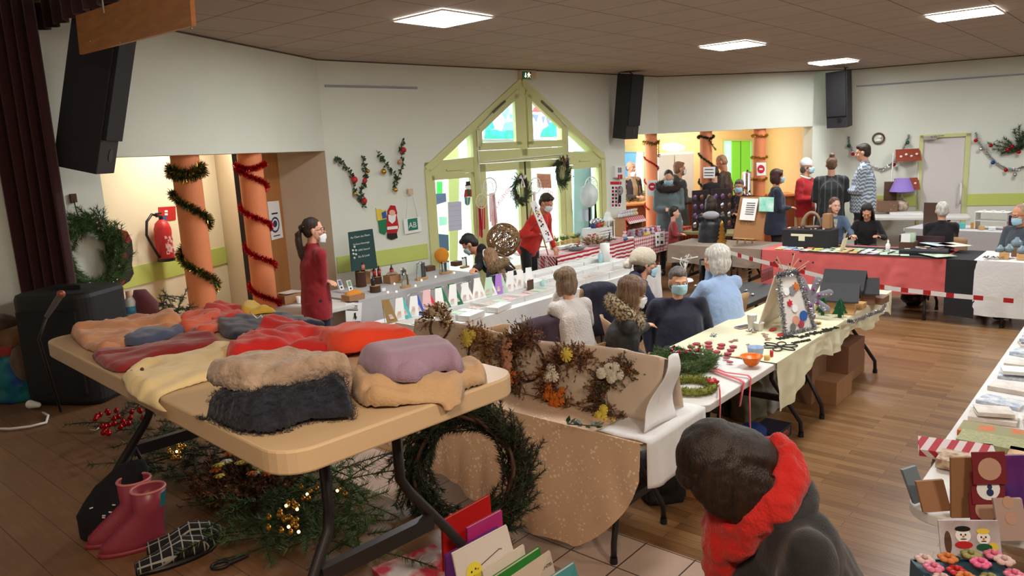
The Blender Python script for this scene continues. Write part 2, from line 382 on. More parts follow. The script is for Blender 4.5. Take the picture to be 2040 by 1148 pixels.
# ---------------- gabled entrance window (window_1)
FR=T('window_1','','',(0,0,0));del FR['label'];del FR['category'];FR['kind']='structure'
FR.location=pB(wm,0);FR.rotation_euler=(0,0,math.atan2(eB.y,eB.x))
hw_l=-(wm-wl);hw_r=wr-wm
def gab(x):return AP+(WZ-AP)*(x/hw_l if x<0 else x/hw_r)
def bar(mb,p,q,w,d=.09,y=.06):
 """frame bar in the window plane (x along wall, z up)"""
 p=V((p[0],y,p[1]));q=V((q[0],y,q[1]));e=(q-p).normalized();n=V((-e.z,0,e.x))*w/2
 mb.ext([p+n+V((0,-d/2,0)),q+n+V((0,-d/2,0)),q-n+V((0,-d/2,0)),p-n+V((0,-d/2,0))],(0,d,0))
def wx(px,py):return(onw(px,py,B0,B1)-pB(wm,0)).dot(eB3)
xl=wx(948,300);xr=wx(1127,290);HZ=2.1
mb=MB()
for p,q in(((hw_l+.05,0),(hw_l+.05,WZ-.02)),((hw_r-.05,0),(hw_r-.05,WZ-.02)),((hw_l+.03,WZ-.03),(0,AP-.06)),((0,AP-.06),(hw_r-.03,WZ-.03))):bar(mb,p,q,.1,.16)
bar(mb,(hw_l,2.0),(xl,2.03),.2,.12);bar(mb,(xl,2.12),(xr,2.12),.17,.14);bar(mb,(xr,2.03),(hw_r,2.0),.2,.12)
bar(mb,(xl,0),(xl,gab(xl)-.06),.1,.14);bar(mb,(xr,0),(xr,gab(xr)-.06),.1,.14);bar(mb,(0,2.1),(0,AP-.08),.12,.14)
bar(mb,(hw_l,.2),(xl,.2),.3,.1);bar(mb,(xr,.2),(hw_r,.2),.3,.1)
mb.build('frame',m_lime,FR,bevel=.006)
# opening sashes above, with pull cords and handles
for s,x in((-1,xl),(1,xr)):
 x0=s*.07;x1=x-s*.06;mb=MB();zz=lambda t:gab(t)-.16
 bar(mb,(x0+s*.05,2.26),(x0+s*.05,zz(x0)-.03),.1,.06,.0);bar(mb,(x1,2.26),(x1,zz(x1)+.0),.09,.06,0);bar(mb,(x0,2.26),(x1,2.26),.1,.06,0);bar(mb,(x0,zz(x0)),(x1,zz(x1)),.1,.06,0)
 mb.build('sash',m_lime,FR,bevel=.004)
 mb=MB();a=V((x*.4,-.04,gab(x*.4)-.1));b=V((x*.66,-.04,gab(x*.66)-.1));mb.tube([a,b],.016,6);mb.build('opener',M('grey_metal',(120,118,105),.4,metal=.5),FR)
 mb=MB();c_=V((x,-.05,gab(x)-.12));mb.tube([b,c_,V((x,-.05,1.3 if s<0 else 1.75))],.007,5);mb.build('pull_rod',m_white,FR)
 # door pair and side lights: leaf frames
def leaf(x0,x1,z0,z1,w=.085,name='door_leaf',low=0):
 mb=MB();bar(mb,(x0+w/2,z0),(x0+w/2,z1),w,.06,.03);bar(mb,(x1-w/2,z0),(x1-w/2,z1),w,.06,.03)
 bar(mb,(x0,z1-w/2),(x1,z1-w/2),w,.06,.03);bar(mb,(x0,z0+w/2+low/2),(x1,z0+w/2+low/2),w+low,.06,.03)
 return mb.build(name,m_lime,FR,bevel=.004)
leaf(xl+.05,-.012,.02,2.03,.11,low=.3);leaf(.012,xr-.05,.02,2.03,.11,low=.3)
leaf(hw_l+.1,xl-.05,.35,1.92,.06,'side_light');leaf(xr+.05,hw_r-.1,.35,1.92,.06,'side_light')
mb=MB();bar(mb,(0,.02),(0,2.02),.022,.03,.01);mb.build('door_seal',m_black,FR)
mb=MB();bar(mb,(xl+.1,2.055),(xr-.1,2.1),.012,.012,-.03);mb.build('garland_wire',m_white,FR)
mb=MB();bar(mb,(hw_l+.35,1.98),(hw_l+.62,1.98),.022,.02,-.01);bar(mb,(hw_r-.62,1.98),(hw_r-.35,1.98),.022,.02,-.01);mb.build('vent_grille',m_lime,FR)
mb=MB()
for x,z in((-.1,1.05),(.1,1.05)):mb.tube([V((x,-.02,z)),V((x,-.07,z)),V((x*2.4,-.07,z))],.011,6)
mb.build('door_handle',m_dark,FR)
for pts in([(xl+.1,.15),(-.06,.15),(-.06,1.99),(xl+.1,1.99)],[(.06,.15),(xr-.1,.15),(xr-.1,1.99),(.06,1.99)],[(hw_l+.1,.4),(xl-.05,.4),(xl-.05,1.9),(hw_l+.1,1.9)],[(xr+.05,.4),(hw_r-.1,.4),(hw_r-.1,1.9),(xr+.05,1.9)],
[(hw_l+.12,2.1),(xl-.04,2.1),(xl-.04,gab(xl)-.1)],[(xr+.04,2.1),(hw_r-.12,2.1),(xr+.04,gab(xr)-.1)],[(xl+.08,2.24),(-.08,2.24),(-.08,gab(-.08)-.2),(xl+.08,gab(xl)-.16)],[(.08,2.24),(xr-.08,2.24),(xr-.08,gab(xr)-.16),(.08,gab(.08)-.2)]):
 mb=MB();mb.quad(*[V((x,.045,z))for x,z in pts]);mb.build('pane',m_glass,FR)
 # ---------------- vestibule and yard outside
m_out=M('pale_render',(235,240,240),.9)
mb=MB();a=pB(wl-2.5,-.05,TH+.01);mb.ext([pB(-4,-.06,TH+.01),pB(14,-.06,TH+.01),pB(14,-.06,12),pB(-4,-.06,12)],(0,0,.05));struct(mb,'ground_yard',M('pale_paving',(215,215,210),.9))
def outp(u0,z0,u1,z1,off,mat,name,label=None,cat=None,th=.02,parent=None):
 mb=MB();mb.ext([pB(u0,z0,off),pB(u1,z0,off),pB(u1,z1,off),pB(u0,z1,off)],nB*th)
 if label:return S(mb,name,mat,label,cat)
 return mb.build(name,mat,parent,world=bool(parent))
 # ================= helpers for flat things on walls
BA,BB=B0,B1
def flat(mb,pxs,a,b,off=.004,th=.004):
 ps=[onw(x,y,a,b,off)for x,y in pxs];e=V((b[0]-a[0],b[1]-a[1],0)).normalized();n=V((e.y,-e.x,0))
 mb.ext(ps,n*th);return mb
def rectpx(x0,y0,x1,y1,sl_=0):return[(x0,y0),(x1,y0+sl_),(x1,y1+sl_),(x0,y1)]
def nrm(a,b):
 e=V((b[0]-a[0],b[1]-a[1],0)).normalized();return e,V((e.y,-e.x,0))
c_red=M('red_paint',(190,36,40),.45);c_dred=M('dark_red',(130,20,28),.6);c_green=M('deep_green',(20,84,54),.5);c_blue=M('mid_blue',(40,90,160),.5)
c_teal=M('teal_green',(50,150,130),.6);c_navy=M('navy_paint',(38,50,96),.6);c_yel=M('yellow_paint',(230,200,70),.5);c_grey=M('mid_grey',(128,130,134),.6);c_skin=M('face_paint',(232,178,150),.6)
m_gold=M('gold_foil',(206,160,70),.25,metal=.9);m_silver=M('silver_foil',(205,208,214),.2,metal=.95);m_redfoil=M('red_foil',(190,20,30),.25,metal=.7);m_greenfoil=M('green_foil',(20,66,34),.3,metal=.6)
m_ink=M('dark_ink',(30,30,36),.7);m_redink=M('red_ink',(196,30,52),.6)
# ---------------- what stands outside the entrance
mb=MB();mb.ext([pB(wl-1.2,-.05,2.6),pB(wr+1.5,-.05,2.6),pB(wr+1.5,3.3,2.6),pB(wl-1.2,3.3,2.6)],nB*.1);struct(mb,'wall_porch',m_out)
mb=MB();mb.ext([pB(wl-.12,0,TH+.02),pB(wl-.12,0,2.58),pB(wl-.12,2.35,2.58),pB(wl-.12,2.35,TH+.02)],-eB3*.1);struct(mb,'wall_porch_side',m_out)
mb=MB();flat(mb,[(878,300),(908,270),(912,340),(908,520),(893,520),(890,340)],BA,BB,-.9,.04);struct(mb,'trim_porch_post',m_lime)
t=T('painted_panorama','painted village panorama with roofs and trees on the porch wall','painting',pB(wm,2.3,2.5),math.atan2(eB.y,eB.x))
mb=MB();flat(mb,rectpx(935,165,1128,278),BA,BB,-2.5,.03);mb.build('board',M('pale_blue_board',(200,226,236),.8),t,world=True)
def shp(name,pxs,mat,par,k=1):mb=MB();flat(mb,pxs,BA,BB,-2.466,.006*k);mb.build(name,mat,par,world=True)
shp('painted_house',[(980,215),(1003,212),(1005,247),(982,250)],M('white_gouache',(245,248,250),.8),t);shp('painted_house',[(1063,235),(1070,215),(1085,225),(1098,232),(1098,262),(1063,264)],MATS['white_gouache'],t)
shp('painted_roof',[(1060,222),(1068,208),(1080,208),(1076,224)],M('gouache_red',(214,70,76),.8),t,2);shp('painted_roof',[(1060,228),(1073,228),(1068,244)],M('gouache_grey',(110,116,140),.8),t,2);shp('painted_roof',[(1078,232),(1086,231),(1082,248)],MATS['gouache_grey'],t,2);shp('painted_roof',[(1086,234),(1098,233),(1092,250)],MATS['gouache_grey'],t,2)
gt=M('gouache_green',(30,150,110),.8,c2=(60,190,160),scale=9);gb=M('gouache_cyan',(90,190,210),.8,c2=(170,224,236),scale=10)
shp('painted_tree',[(1076,272),(1080,258),(1093,250),(1094,244),(1104,243),(1108,252),(1117,262),(1117,272)],gt,t,3);shp('painted_meadow',[(965,276),(967,262),(985,258),(1000,262),(1025,255),(1030,276)],gt,t,2)
shp('painted_sky',[(990,205),(1008,190),(1030,175),(1030,235),(1008,245)],gb,t);shp('painted_pond',[(1005,245),(1030,240),(1030,262),(1000,262)],M('gouache_blue',(110,150,190),.8),t,2);shp('painted_tree',[(966,262),(970,244),(980,242),(984,256)],gt,t,3)
for lab,pxs,mat,off in(('bright green notice on the porch wall behind the left side light',rectpx(870,362,881,386),M('bright_green_paper',(70,220,90),.7),-1.2),('dark blue poster below the bright green notice behind the glass',[(868,386),(888,385),(889,402),(869,408)],M('slate_blue_paper',(84,92,130),.7),-1.2),('small slate poster above the bright green notice',[(866,346),(876,346),(877,358),(867,358)],MATS['slate_blue_paper'],-1.2),('pale blue sheet low behind the left side light',[(874,432),(890,432),(890,448),(875,450)],M('pale_cyan_paper',(170,220,222),.7),-1.0),('dark blue notice at the bottom of the left side light',[(872,466),(893,468),(894,500),(874,498)],M('denim_blue_paper',(78,100,140),.7),-.4)):
 mb=MB();flat(mb,pxs,BA,BB,off,.004);S(mb,'poster',mat,lab,'poster')
mb=MB();flat(mb,[(892,403),(919,401),(920,458),(894,461)],BA,BB,-.03,.002)
t=T('notice_sheet','large pale sheet of small print taped inside the left side light','notice',onw(906,461,BA,BB));mb.build('sheet',M('lilac_paper',(206,208,232),.7),t,world=True)
eBn,nBn=nrm(B0,B1)
for k in range(9):txt('xxxxxxx xxxx xxxxx' if False else '—————————',.03,c_grey,t,onw(906,410+k*5,BA,BB,-.026),eBn,V((0,0,1)),ext=.0002)if k%2==0 else None
# snowman sticker
t=T('snowman_sticker','shiny snowman in top hat and red coat holding presents, stuck on side light','decoration',onw(932,410,BA,BB,-.02))
def sh(name,pxs,mat,par,off=-.026,th=.004,ab=(BA,BB)):mb=MB();flat(mb,pxs,ab[0],ab[1],off,th);return mb.build(name,mat,par,world=True)
def circ(x,y,rx,ry,n=14):return[(x+rx*math.cos(2*PI*i/n),y+ry*math.sin(2*PI*i/n))for i in range(n)][::-1]
sh('head',circ(932,373,5.5,5),m_paper,t);sh('hat',[(928,362),(936,361),(937,368),(940,369),(925,371),(928,368)],m_black,t,-.02);sh('coat',[(926,378),(938,377),(940,392),(924,393)],c_red,t,-.022);sh('scarf',[(929,377),(935,377),(937,390),(932,390)],c_green,t,-.018)
sh('present',[(925,393),(937,393),(935,408),(930,410),(926,406)],M('sky_blue_foil',(70,150,200),.4),t,-.018);sh('ribbon',[(930,393),(932,393),(932,409),(930,409)],c_yel,t,-.012)
# letters on the glass doors, read from outside
t=T('garland_letters','red paper letters hung diagonally on the left door, seen reversed','letters',onw(1000,400,BA,BB,.03))
txt('JOYEUX',.085,m_redink,t,onw(1003,392,BA,BB,.0),(eBn*1+V((0,0,.85))),V((-eBn.x,-eBn.y,1)),mirror=True);txt('NOËL',.085,m_ink,t,onw(984,425,BA,BB,.0),(eBn*1+V((0,0,1.5))),V((-eBn.x,-eBn.y,.7)),mirror=True)
t=T('garland_letters','red paper letters hung on the right door, seen reversed','letters',onw(1090,385,BA,BB,.03))
txt('JOYEUX',.085,m_redink,t,onw(1093,382,BA,BB,.0),(eBn*1+V((0,0,-.5))),V((eBn.x*.5,eBn.y*.5,1)),mirror=True)
mb=MB();flat(mb,[(1069,346),(1096,347),(1098,375),(1071,374)],BA,BB,-1.2,.01);t=S(mb,'porch_sign',M('rust_board',(150,84,60),.7),'rust brown lettered board hanging in the porch behind the right door','sign')
for k in range(3):txt('——  —',.07,m_ink,t,onw(1083,352+k*7,BA,BB,-1.18),eBn,V((0,0,1)))
# right side light: grey panel, fire sign, papers
mb=MB();flat(mb,[(1141,300),(1200,300),(1204,500),(1141,500)],BA,BB,-.5,.03);struct(mb,'wall_porch_panel',M('grey_blue_panel',(168,190,200),.8))
t=T('fire_sign','red and white fire hose sign behind the right side light','sign',onw(1186,335,BA,BB,-.4));sh('plate',rectpx(1178,318,1194,333),c_red,t,-.4);sh('symbol',[(1180,320),(1185,320),(1185,331),(1180,331)],m_paper,t,-.39);sh('flame',[(1188,331),(1187,324),(1190,320),(1192,326),(1191,331)],m_paper,t,-.39);sh('caption',rectpx(1178,334,1194,340),m_black,t,-.4)
for i,(q,lab)in enumerate(((rectpx(1159,371,1173,404),'white paper sheet taped beside the balloon, the upper of two'),(rectpx(1158,418,1172,441),'white paper sheet taped under the first, the lower of two'))):
 mb=MB();flat(mb,q,BA,BB,-.03,.002);S(mb,'paper_sheet',M('pale_blue_sheet',(206,220,232),.7),lab,'paper')
 # exit sign
t=T('exit_sign','small lit green running man exit sign above the gable point','sign',onw(1046,158,BA,BB));sh('housing',rectpx(1031,141,1059,158,1),M('ivory_plastic',(214,190,160),.5),t,.0,.09)
sh('sign_face',rectpx(1040,142,1058,157,1),M('exit_green',(18,66,40),.4,emit=.4),t,.09,.004);sh('arrow',[(1046,145),(1048,145),(1048,151),(1050,151),(1047,155),(1044,151),(1046,151)],M('exit_white',(240,240,220),.4,emit=.8),t,.094,.003)
sh('running_figure',[(1052,145),(1054,144),(1055,147),(1058,149),(1055,150),(1057,156),(1054,152),(1051,156),(1052,150),(1050,149)],MATS['exit_white'],t,.094,.003)
# ---------------- left alcove
def Aoff(o):e,n=nrm(A0,A1);q=n*-o;return(A0[0]+q.x,A0[1]+q.y),(A1[0]+q.x,A1[1]+q.y)
b0,b1=Aoff(1.7);sx=lambda px,ab:sw(onw(px,450,*ab),ab[0])
mb=MB();wallq(mb,b0,b1,-1,sx(443,(b0,b1)),0,ZC,.1);struct(mb,'wall_alcove',m_cream)
mb=MB();wallq(mb,b0,b1,-1,sx(443,(b0,b1)),.96,1.17,.012,-.012);struct(mb,'trim_alcove_rail',m_band)
d0,d1=Aoff(.62);c1_=onw(443,450,b0,b1);c2_=onw(497,450,d0,d1)
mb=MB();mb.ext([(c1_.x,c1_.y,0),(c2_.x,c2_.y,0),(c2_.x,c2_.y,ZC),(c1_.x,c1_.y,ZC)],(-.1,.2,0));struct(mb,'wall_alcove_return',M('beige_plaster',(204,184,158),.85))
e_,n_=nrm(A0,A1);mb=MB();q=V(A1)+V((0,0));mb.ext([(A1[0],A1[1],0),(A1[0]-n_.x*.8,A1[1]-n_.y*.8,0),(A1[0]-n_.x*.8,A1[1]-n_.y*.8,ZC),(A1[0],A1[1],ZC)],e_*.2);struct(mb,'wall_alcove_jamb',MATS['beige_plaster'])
mb=MB();mb.ext([(b0[0],b0[1]-1,2.9),(b1[0],b1[1]+1,2.9),(A1[0],A1[1]+.3,2.9),(A0[0],A0[1],2.9)],(0,0,.1));struct(mb,'ceiling_alcove',m_wall)
ld=bpy.data.lights.new('alcove_fill_light','AREA');ld.energy=30;ld.size=.5;ld.color=(1,.95,.86);lo=bpy.data.objects.new('alcove_fill_light',ld);COL.objects.link(lo);q=(V((b0[0],b0[1],0))+e_*(sx(330,(b0,b1)))+n_*.8);lo.location=(q.x,q.y,2.85)  # assumed warm fill, added to brighten the alcove
t=T('door_1','','',onw(545,560,d0,d1));del t['label'];del t['category'];t['kind']='structure';t.location.z=0
s0=sx(499,(d0,d1));s1=sx(592,(d0,d1));w2=sx(607,(d0,d1))
mb=MB();wallq(mb,d0,d1,s0,s1,.01,2.75,.04);mb.build('door_panel',M('oak_veneer',(176,118,66),.45,var=.12,scale=5,stretch=(14,14,.8)),t,world=True)
mb=MB();wallq(mb,d0,d1,s1,w2,0,2.8,.08,-.05);mb.build('door_frame',M('brown_varnish',(120,76,44),.4),t,world=True)
mb=MB();wallq(mb,d0,d1,s0-.1,s0+.03,0,2.8,.1,-.08);wallq(mb,d0,d1,s0-.25,s0-.17,0,2.8,.06,-.1);mb.build('door_edge',M('black_door_edge',(40,26,24),.5),t,world=True)
t=T('door_poster','white mask notice with a blue round face symbol taped on oak door','poster',onw(548,478,d0,d1));sh('sheet',[(532,402),(555,400),(564,473),(541,479)],m_paper,t,.002,.003,(d0,d1));sh('mask_symbol',circ(548,448,8.5,16),c_navy,t,.006,.002,(d0,d1));sh('mask_face',circ(548,448,6.5,12),m_paper,t,.009,.002,(d0,d1));sh('masked_head',circ(548,446,4,7),c_navy,t,.012,.002,(d0,d1));sh('caption',[(541,425),(553,423),(553,426),(541,428)],m_ink,t,.006,.001,(d0,d1));sh('caption',[(545,470),(558,467),(558,469),(545,472)],m_ink,t,.006,.001,(d0,d1))
# fire extinguisher and its plate
p=onw(332,520,b0,b1,.12);t=T('fire_extinguisher','red fire extinguisher with black hose on the cream alcove wall','fire extinguisher',(p.x,p.y,p.z));h=.46
mb=MB();mb.lathe([(.0,0),(.085,0),(.09,.03),(.09,.36),(.07,.42),(.03,.46),(0,.46)],n=20);mb.build('tank',c_red,t)
mb=MB();mb.cone((0,0,0),(0,0,.035),.093,.093,20);mb.build('foot_ring',m_black,t)
mb=MB();mb.cone((0,0,.45),(0,0,.5),.025,.02,10);mb.box((.0,-.05,.53),(.02,.12,.02));mb.box((.0,-.05,.5),(.02,.1,.015));mb.build('valve_handle',m_black,t)
tu=V((-e_.x,-e_.y,0));mb=MB();mb.tube([V((0,0,.5))+tu*(.03),V((0,0,.53))+tu*.13,V((0,0,.46))+tu*.22,V((0,0,.32))+tu*.25,V((0,0,.2))+tu*.19,V((0,0,.05))+tu*.1],.014,8);mb.build('hose',m_black,t)
q=V((0,0,0))+n_*.09;lab_m=MB()
for i in range(7):
 a0=-.75+1.5*i/6;pt=(n_*math.cos(a0)+e_*math.sin(a0))*.0915;lab_m.v+=[tuple(V((pt.x,pt.y,.08))),tuple(V((pt.x,pt.y,.3)))]
for i in range(6):lab_m.f.append((2*i,2*i+2,2*i+3,2*i+1));lab_m.m.append(0);lab_m.sm.append(True)
lab_m.build('label',M('extinguisher_label',(226,190,186),.5,c2=(190,40,42),scale=22,thr=(.48,.52)),t)
t=T('extinguisher_plate','red information plate with blue corner above the extinguisher','sign',onw(332,445,b0,b1));sh('plate',[(315,413),(349,411),(350,438),(317,442)],c_red,t,.003,.004,(b0,b1));sh('blue_square',[(318,431),(331,430),(332,442),(319,443)],c_blue,t,.008,.002,(b0,b1))
for k in range(2):sh('white_box',[(328,419+k*6),(334,419+k*6),(334,423+k*6),(328,423+k*6)],m_paper,t,.008,.002,(b0,b1))
# ---------------- columns and tinsel
def column(px,py,a,b,off,r=.11,z1=2.36,lab='',nm='column'):
 p=onw(px,py,a,b,-off);mb=MB();mb.cone((0,0,0),(0,0,z1),r,r,32,False);o=S(mb,nm,m_orange,lab,'column',(p.x,p.y,0));return V((p.x,p.y,0))
def tinsel(name,path,mats,lab,rad=.035,dens=1000,group=None,cat='tinsel garland',wd=.0045):
 L=sum((path[i+1]-path[i]).length for i in range(len(path)-1));mb=MB();n=int(L*dens);
 for k in range(n):
  f=k/n*(len(path)-1);i=int(f);p=path[i].lerp(path[i+1],f-i);d=(path[i+1]-path[i]).normalized();a,b,_=basis(d)
  t_=R(0,2*PI);o=(a*math.cos(t_)+b*math.sin(t_))+d*R(-.6,.6);o.normalize();q=p+o*rad*R(.6,1.15);s=o.cross(V((R(-1,1),R(-1,1),R(-1,1)))).normalized()*wd
  mb.cur=0 if random.random()<.6 else len(mats)-1;mb.add([p-s,p+s,q+s*.3,q-s*.3],[(0,1,2,3)])
 mb.cur=0;mb.tube(path[::max(1,len(path)//60)]+[path[-1]],.006,4)
 return S(mb,name,mats,lab,cat,group=group)
def helix(c,r,z0,z1,pitch,ph=0,n=26):
 k=int(abs(z1-z0)/pitch*n)+2;return[V((c.x+r*math.cos(ph-2*PI*(z0-(z0+(z1-z0)*i/(k-1)))/pitch*-1),c.y+r*math.sin(ph-2*PI*(z0-(z0+(z1-z0)*i/(k-1)))/pitch*-1),z0+(z1-z0)*i/(k-1)))for i in range(k)]
def ring(c,r,z,n=30,wob=.02):return[V((c.x+r*math.cos(2*PI*i/n),c.y+r*math.sin(2*PI*i/n),z+wob*math.sin(4*PI*i/n+1)))for i in range(n+1)]
k1=column(385,450,A0,A1,.15,.118,lab='left orange column of the alcove, wound with gold and green tinsel');k2=column(512,450,A0,A1,.15,.118,lab='orange column before the oak door, wound with red tinsel')
fr_=lambda c:math.atan2(-c.y,-c.x)  # direction towards the viewer's side of the column
tinsel('tinsel_garland',ring(k1,.13,2.17)+ring(k1,.135,2.12),[m_greenfoil,m_gold],'gold and green tinsel ring round the top of the left alcove column',.055,1500)
tinsel('tinsel_garland',helix(k1,.135,1.98,.75,.56,fr_(k1)-PI/2),[m_greenfoil,m_gold],'gold and green tinsel spiralling down the left alcove column',.052,2200)
tinsel('tinsel_garland',ring(k2,.13,2.16)+helix(k2,.13,2.16,.7,.4,fr_(k2)-PI/2),[m_redfoil,m_redfoil],'red tinsel spiralling down the column before the oak door',.04,2000)
# ---------------- wall pier: wreath, stocking, string
def needle_branch(mb,p,d,L,nl=.035,n=60,droop=.15,w=.0018,twigs=0):
 d=d.normalized();pts=[p+d*L*i/6+V((0,0,-droop*L*(i/6)**2))for i in range(7)];mb.cur=1;mb.tube(pts,.003,3);mb.cur=0
 for k in range(n):
  f=R(.05,1)*6;i=min(5,int(f));q=pts[i].lerp(pts[i+1],f-i);dd=(pts[i+1]-pts[i]).normalized();a,b,_=basis(dd);t_=R(0,2*PI)
  o=(dd*R(.5,1.1)+(a*math.cos(t_)+b*math.sin(t_))).normalized()*nl*R(.7,1.1);s=o.cross(V((R(-1,1),R(-1,1),R(-1,1)))).normalized()*w
  mb.add([q-s,q+s,q+o],[(0,1,2)])
m_fir=M('fir_needles',(34,58,34),.6,c2=(70,96,56),scale=25);m_firb=M('fir_needles_bright',(46,88,44),.6,c2=(92,128,70),scale=25);m_twig=M('twig_bark',(74,50,36),.8)
def wreath_mesh(rad,thick,nbr,nl=.035,nn=45,seed=1,flatz=1.0,L=.12):
 random.seed(seed);mb=MB();mb.cur=1;mb.tube([V((rad*math.cos(2*PI*i/32),rad*math.sin(2*PI*i/32),0))for i in range(32)],thick*.3,6,closed=True)
 for k in range(nbr):
  a=2*PI*k/nbr+R(-.1,.1);r_=rad+R(-.5,.5)*thick;p=V((r_*math.cos(a),r_*math.sin(a),R(-.4,.6)*thick*flatz));tg=V((-math.sin(a),math.cos(a),0));out=V((math.cos(a),math.sin(a),0))
  needle_branch(mb,p,tg*1.2+out*R(-.9,1.0)+V((0,0,R(-.3,.6)*flatz)),L*R(.7,1.2),nl,nn,0)
 return mb
def upright(o,n,roll=0):
 """turn a flat thing so that its face looks along n"""
 z=V(n).normalized();x=V((0,0,1)).cross(z).normalized();y=z.cross(x);o.rotation_euler=(Matrix((x,y,z)).transposed()@Matrix.Rotation(roll,3,'Z')).to_euler();return o
p=onw(178,510,A0,A1,.09);t=T('fir_wreath','large green fir wreath with silver stars on the wall pier beside curtain','wreath',p);upright(t,n_)
wreath_mesh(.225,.095,300,.05,70,3).build('fir_ring',[m_firb,m_twig],t)
random.seed(5)
for k in range(26):
 mb=MB();a=R(-2.4,1.6);r_=R(.17,.28);c=V((r_*math.cos(a),r_*math.sin(a),R(.05,.09)))
 for j in range(5):b_=2*PI*j/5;mb.add([c,c+V((.016*math.cos(b_),.016*math.sin(b_),.004)),c+V((.006*math.cos(b_+.6),.006*math.sin(b_+.6),.004))],[(0,1,2)])
 mb.sph(c,.006,6,4);mb.build('silver_star',m_silver,t)
p2=onw(146,395,A0,A1,.02);p3=onw(155,430,A0,A1,.06);mb=MB();mb.tube([p2,p3],.004,4);mb.box(p2,(.05,.012,.06),math.atan2(e_.y,e_.x));S(mb,'wreath_hook',m_twig,'small hook and cord holding the fir wreath','hook')
t=T('christmas_stocking','red and dark Christmas stocking hanging beside the fir wreath','stocking',onw(235,470,A0,A1,.05));AA=(A0,A1)
sh('leg',[(206,470),(212,460),(228,457),(243,462),(252,480),(254,500),(252,528),(256,545),(248,560),(232,570),(222,560),(216,540),(212,510)],M('stocking_wool',(58,48,44),.95,bump=.4),t,.02,.05,AA)
sh('cuff',[(206,474),(212,460),(228,457),(243,462),(250,478),(246,486),(228,476),(212,486)],M('stocking_red',(168,40,42),.95,bump=.4),t,.03,.05,AA);sh('toe',[(219,545),(228,540),(238,562),(230,571),(222,562)],MATS['stocking_red'],t,.03,.05,AA)
sh('teddy',circ(228,488,7,8),M('teddy_red',(150,40,40),.9),t,.07,.03,AA);sh('teddy',circ(240,492,6,7),M('teddy_brown',(120,80,56),.9),t,.07,.03,AA);sh('teddy_face',circ(236,487,4.5,5),m_paper,t,.1,.01,AA);sh('teddy',circ(239,508,7,8),MATS['teddy_red'],t,.07,.03,AA)
for a in range(3):sh('snowflake',[(234+0,535),(235+a*3,530),(236+a*3,531),(235,536),(233,541-a),(232,540)],m_paper,t,.075,.004,AA)
p=[onw(x,y,A0,A1,.03)for x,y in((207,545),(208,580),(212,600),(216,645))];mb=MB();mb.tube(p,.006,5);mb.tube([q+V((.02,.01,0))for q in p],.004,5);S(mb,'cord',M('brown_cord',(120,104,92),.8),'thin brown cord hanging from the wreath down the pier','cord')
# ---------------- loudspeakers
def speaker(px,py,dep,ang,tilt,lab,h=1.0,wdt=.36,dp=.27,port=True,lean=0):
 p=ad(px,py,dep);t=T('hanging_speaker',lab,'loudspeaker',p,0,'black wall loudspeakers');t.rotation_euler=(Matrix.Rotation(ang,3,'Z')@Matrix.Rotation(tilt,3,'Y')@Matrix.Rotation(lean,3,'X')).to_euler()
 mb=MB();mb.prism([(-dp/2,-wdt*.38),(dp/2,-wdt/2),(dp/2,wdt/2),(-dp/2,wdt*.38)],0,h);mb.build('cabinet',M('speaker_black',(26,22,28),.6,bump=.2,bscale=300),t,bevel=.006)
 mb=MB();mb.box((dp/2+.012,0,h*.6),(.028,wdt*.94,h*.78));mb.build('grille',M('speaker_grille',(16,14,18),.75),t,bevel=.004)
 mb=MB();mb.cone((dp/2-.01,wdt*.12,.12),(dp/2+.004,wdt*.12,.12),.045,.045,16);mb.build('port',M('port_black',(6,6,8),.4),t)
 mb=MB();mb.tube([(-dp/2,0,h*.95),(-dp/2-.1,.0,h+.06),(-dp/2-.16,0,h+.03)],.012,6);mb.tube([(0,.1,h),(-.12,0,h+.1)],.008,5);mb.build('bracket',m_black,t)
 return t
speaker(166,338,4.95,math.radians(11),math.radians(15),'big black loudspeaker hanging beside the dark red stage curtain',1.06)
speaker(1244,276,12.0,math.radians(-42),math.radians(7),'black loudspeaker hung between the gabled entrance and the bar',.98,lean=0)
speaker(1675,253,12.9,math.radians(-140),math.radians(6),'black loudspeaker hung right of the bar opening',.92)
# ---------------- stage dressing
st_a,st_b=(-3.2,5.35),(2.2,-.05)
m_curt=M('crimson_velvet',(54,10,16),.9,sheen=.2)
def curtain(path,z0,z1,amp,waves,name,lab,nseg=160,rows=8):
 mb=MB();P=[]
 for r_ in range(rows+1):
  z=z0+(z1-z0)*r_/rows;row=[]
  for i in range(nseg+1):
   f=i/nseg;a=V(path[0]).lerp(V(path[1]),f);e=(V(path[1])-V(path[0])).normalized();n=V((-e.y,e.x));k=amp*(math.sin(f*waves*2*PI)+.4*math.sin(f*waves*5.1+r_*.2))
   row.append(V((a.x+n.x*k,a.y+n.y*k,z)))
  P.append(row)
 mb.grid(P);return S(mb,name,m_curt,lab,'curtain',solid=.006)
c0=ad(-40,300,4.75);c1c=ad(116,330,4.75);curtain(((c0.x,c0.y),(c1c.x,c1c.y)),.83,3.29,.045,6,'stage_curtain','dark red stage curtain gathered beside the wall pier')
ep,np_=nrm(st_a,st_b);mb=MB();bot=[(-60,90),(0,72),(60,63),(86,60),(106,54),(126,44),(150,32),(172,22),(205,10),(245,-4),(300,-22),(380,-45),(470,-75)]
pts=[]
for i in range(len(bot)-1):
 for k in range(8):f=k/8;pts.append((bot[i][0]*(1-f)+bot[i+1][0]*f,bot[i][1]*(1-f)+bot[i+1][1]*f))
G=[[],[]]
for i,q in enumerate(pts):
 w_=np_*(.03*math.sin(i*.9));a=onw(q[0],q[1],st_a,st_b)+w_;G[0].append(a);G[1].append(V((a.x,a.y,3.29)))
mb.grid(G);S(mb,'stage_valance',m_curt,'dark red curtain valance across the top of the stage opening','curtain',solid=.008)
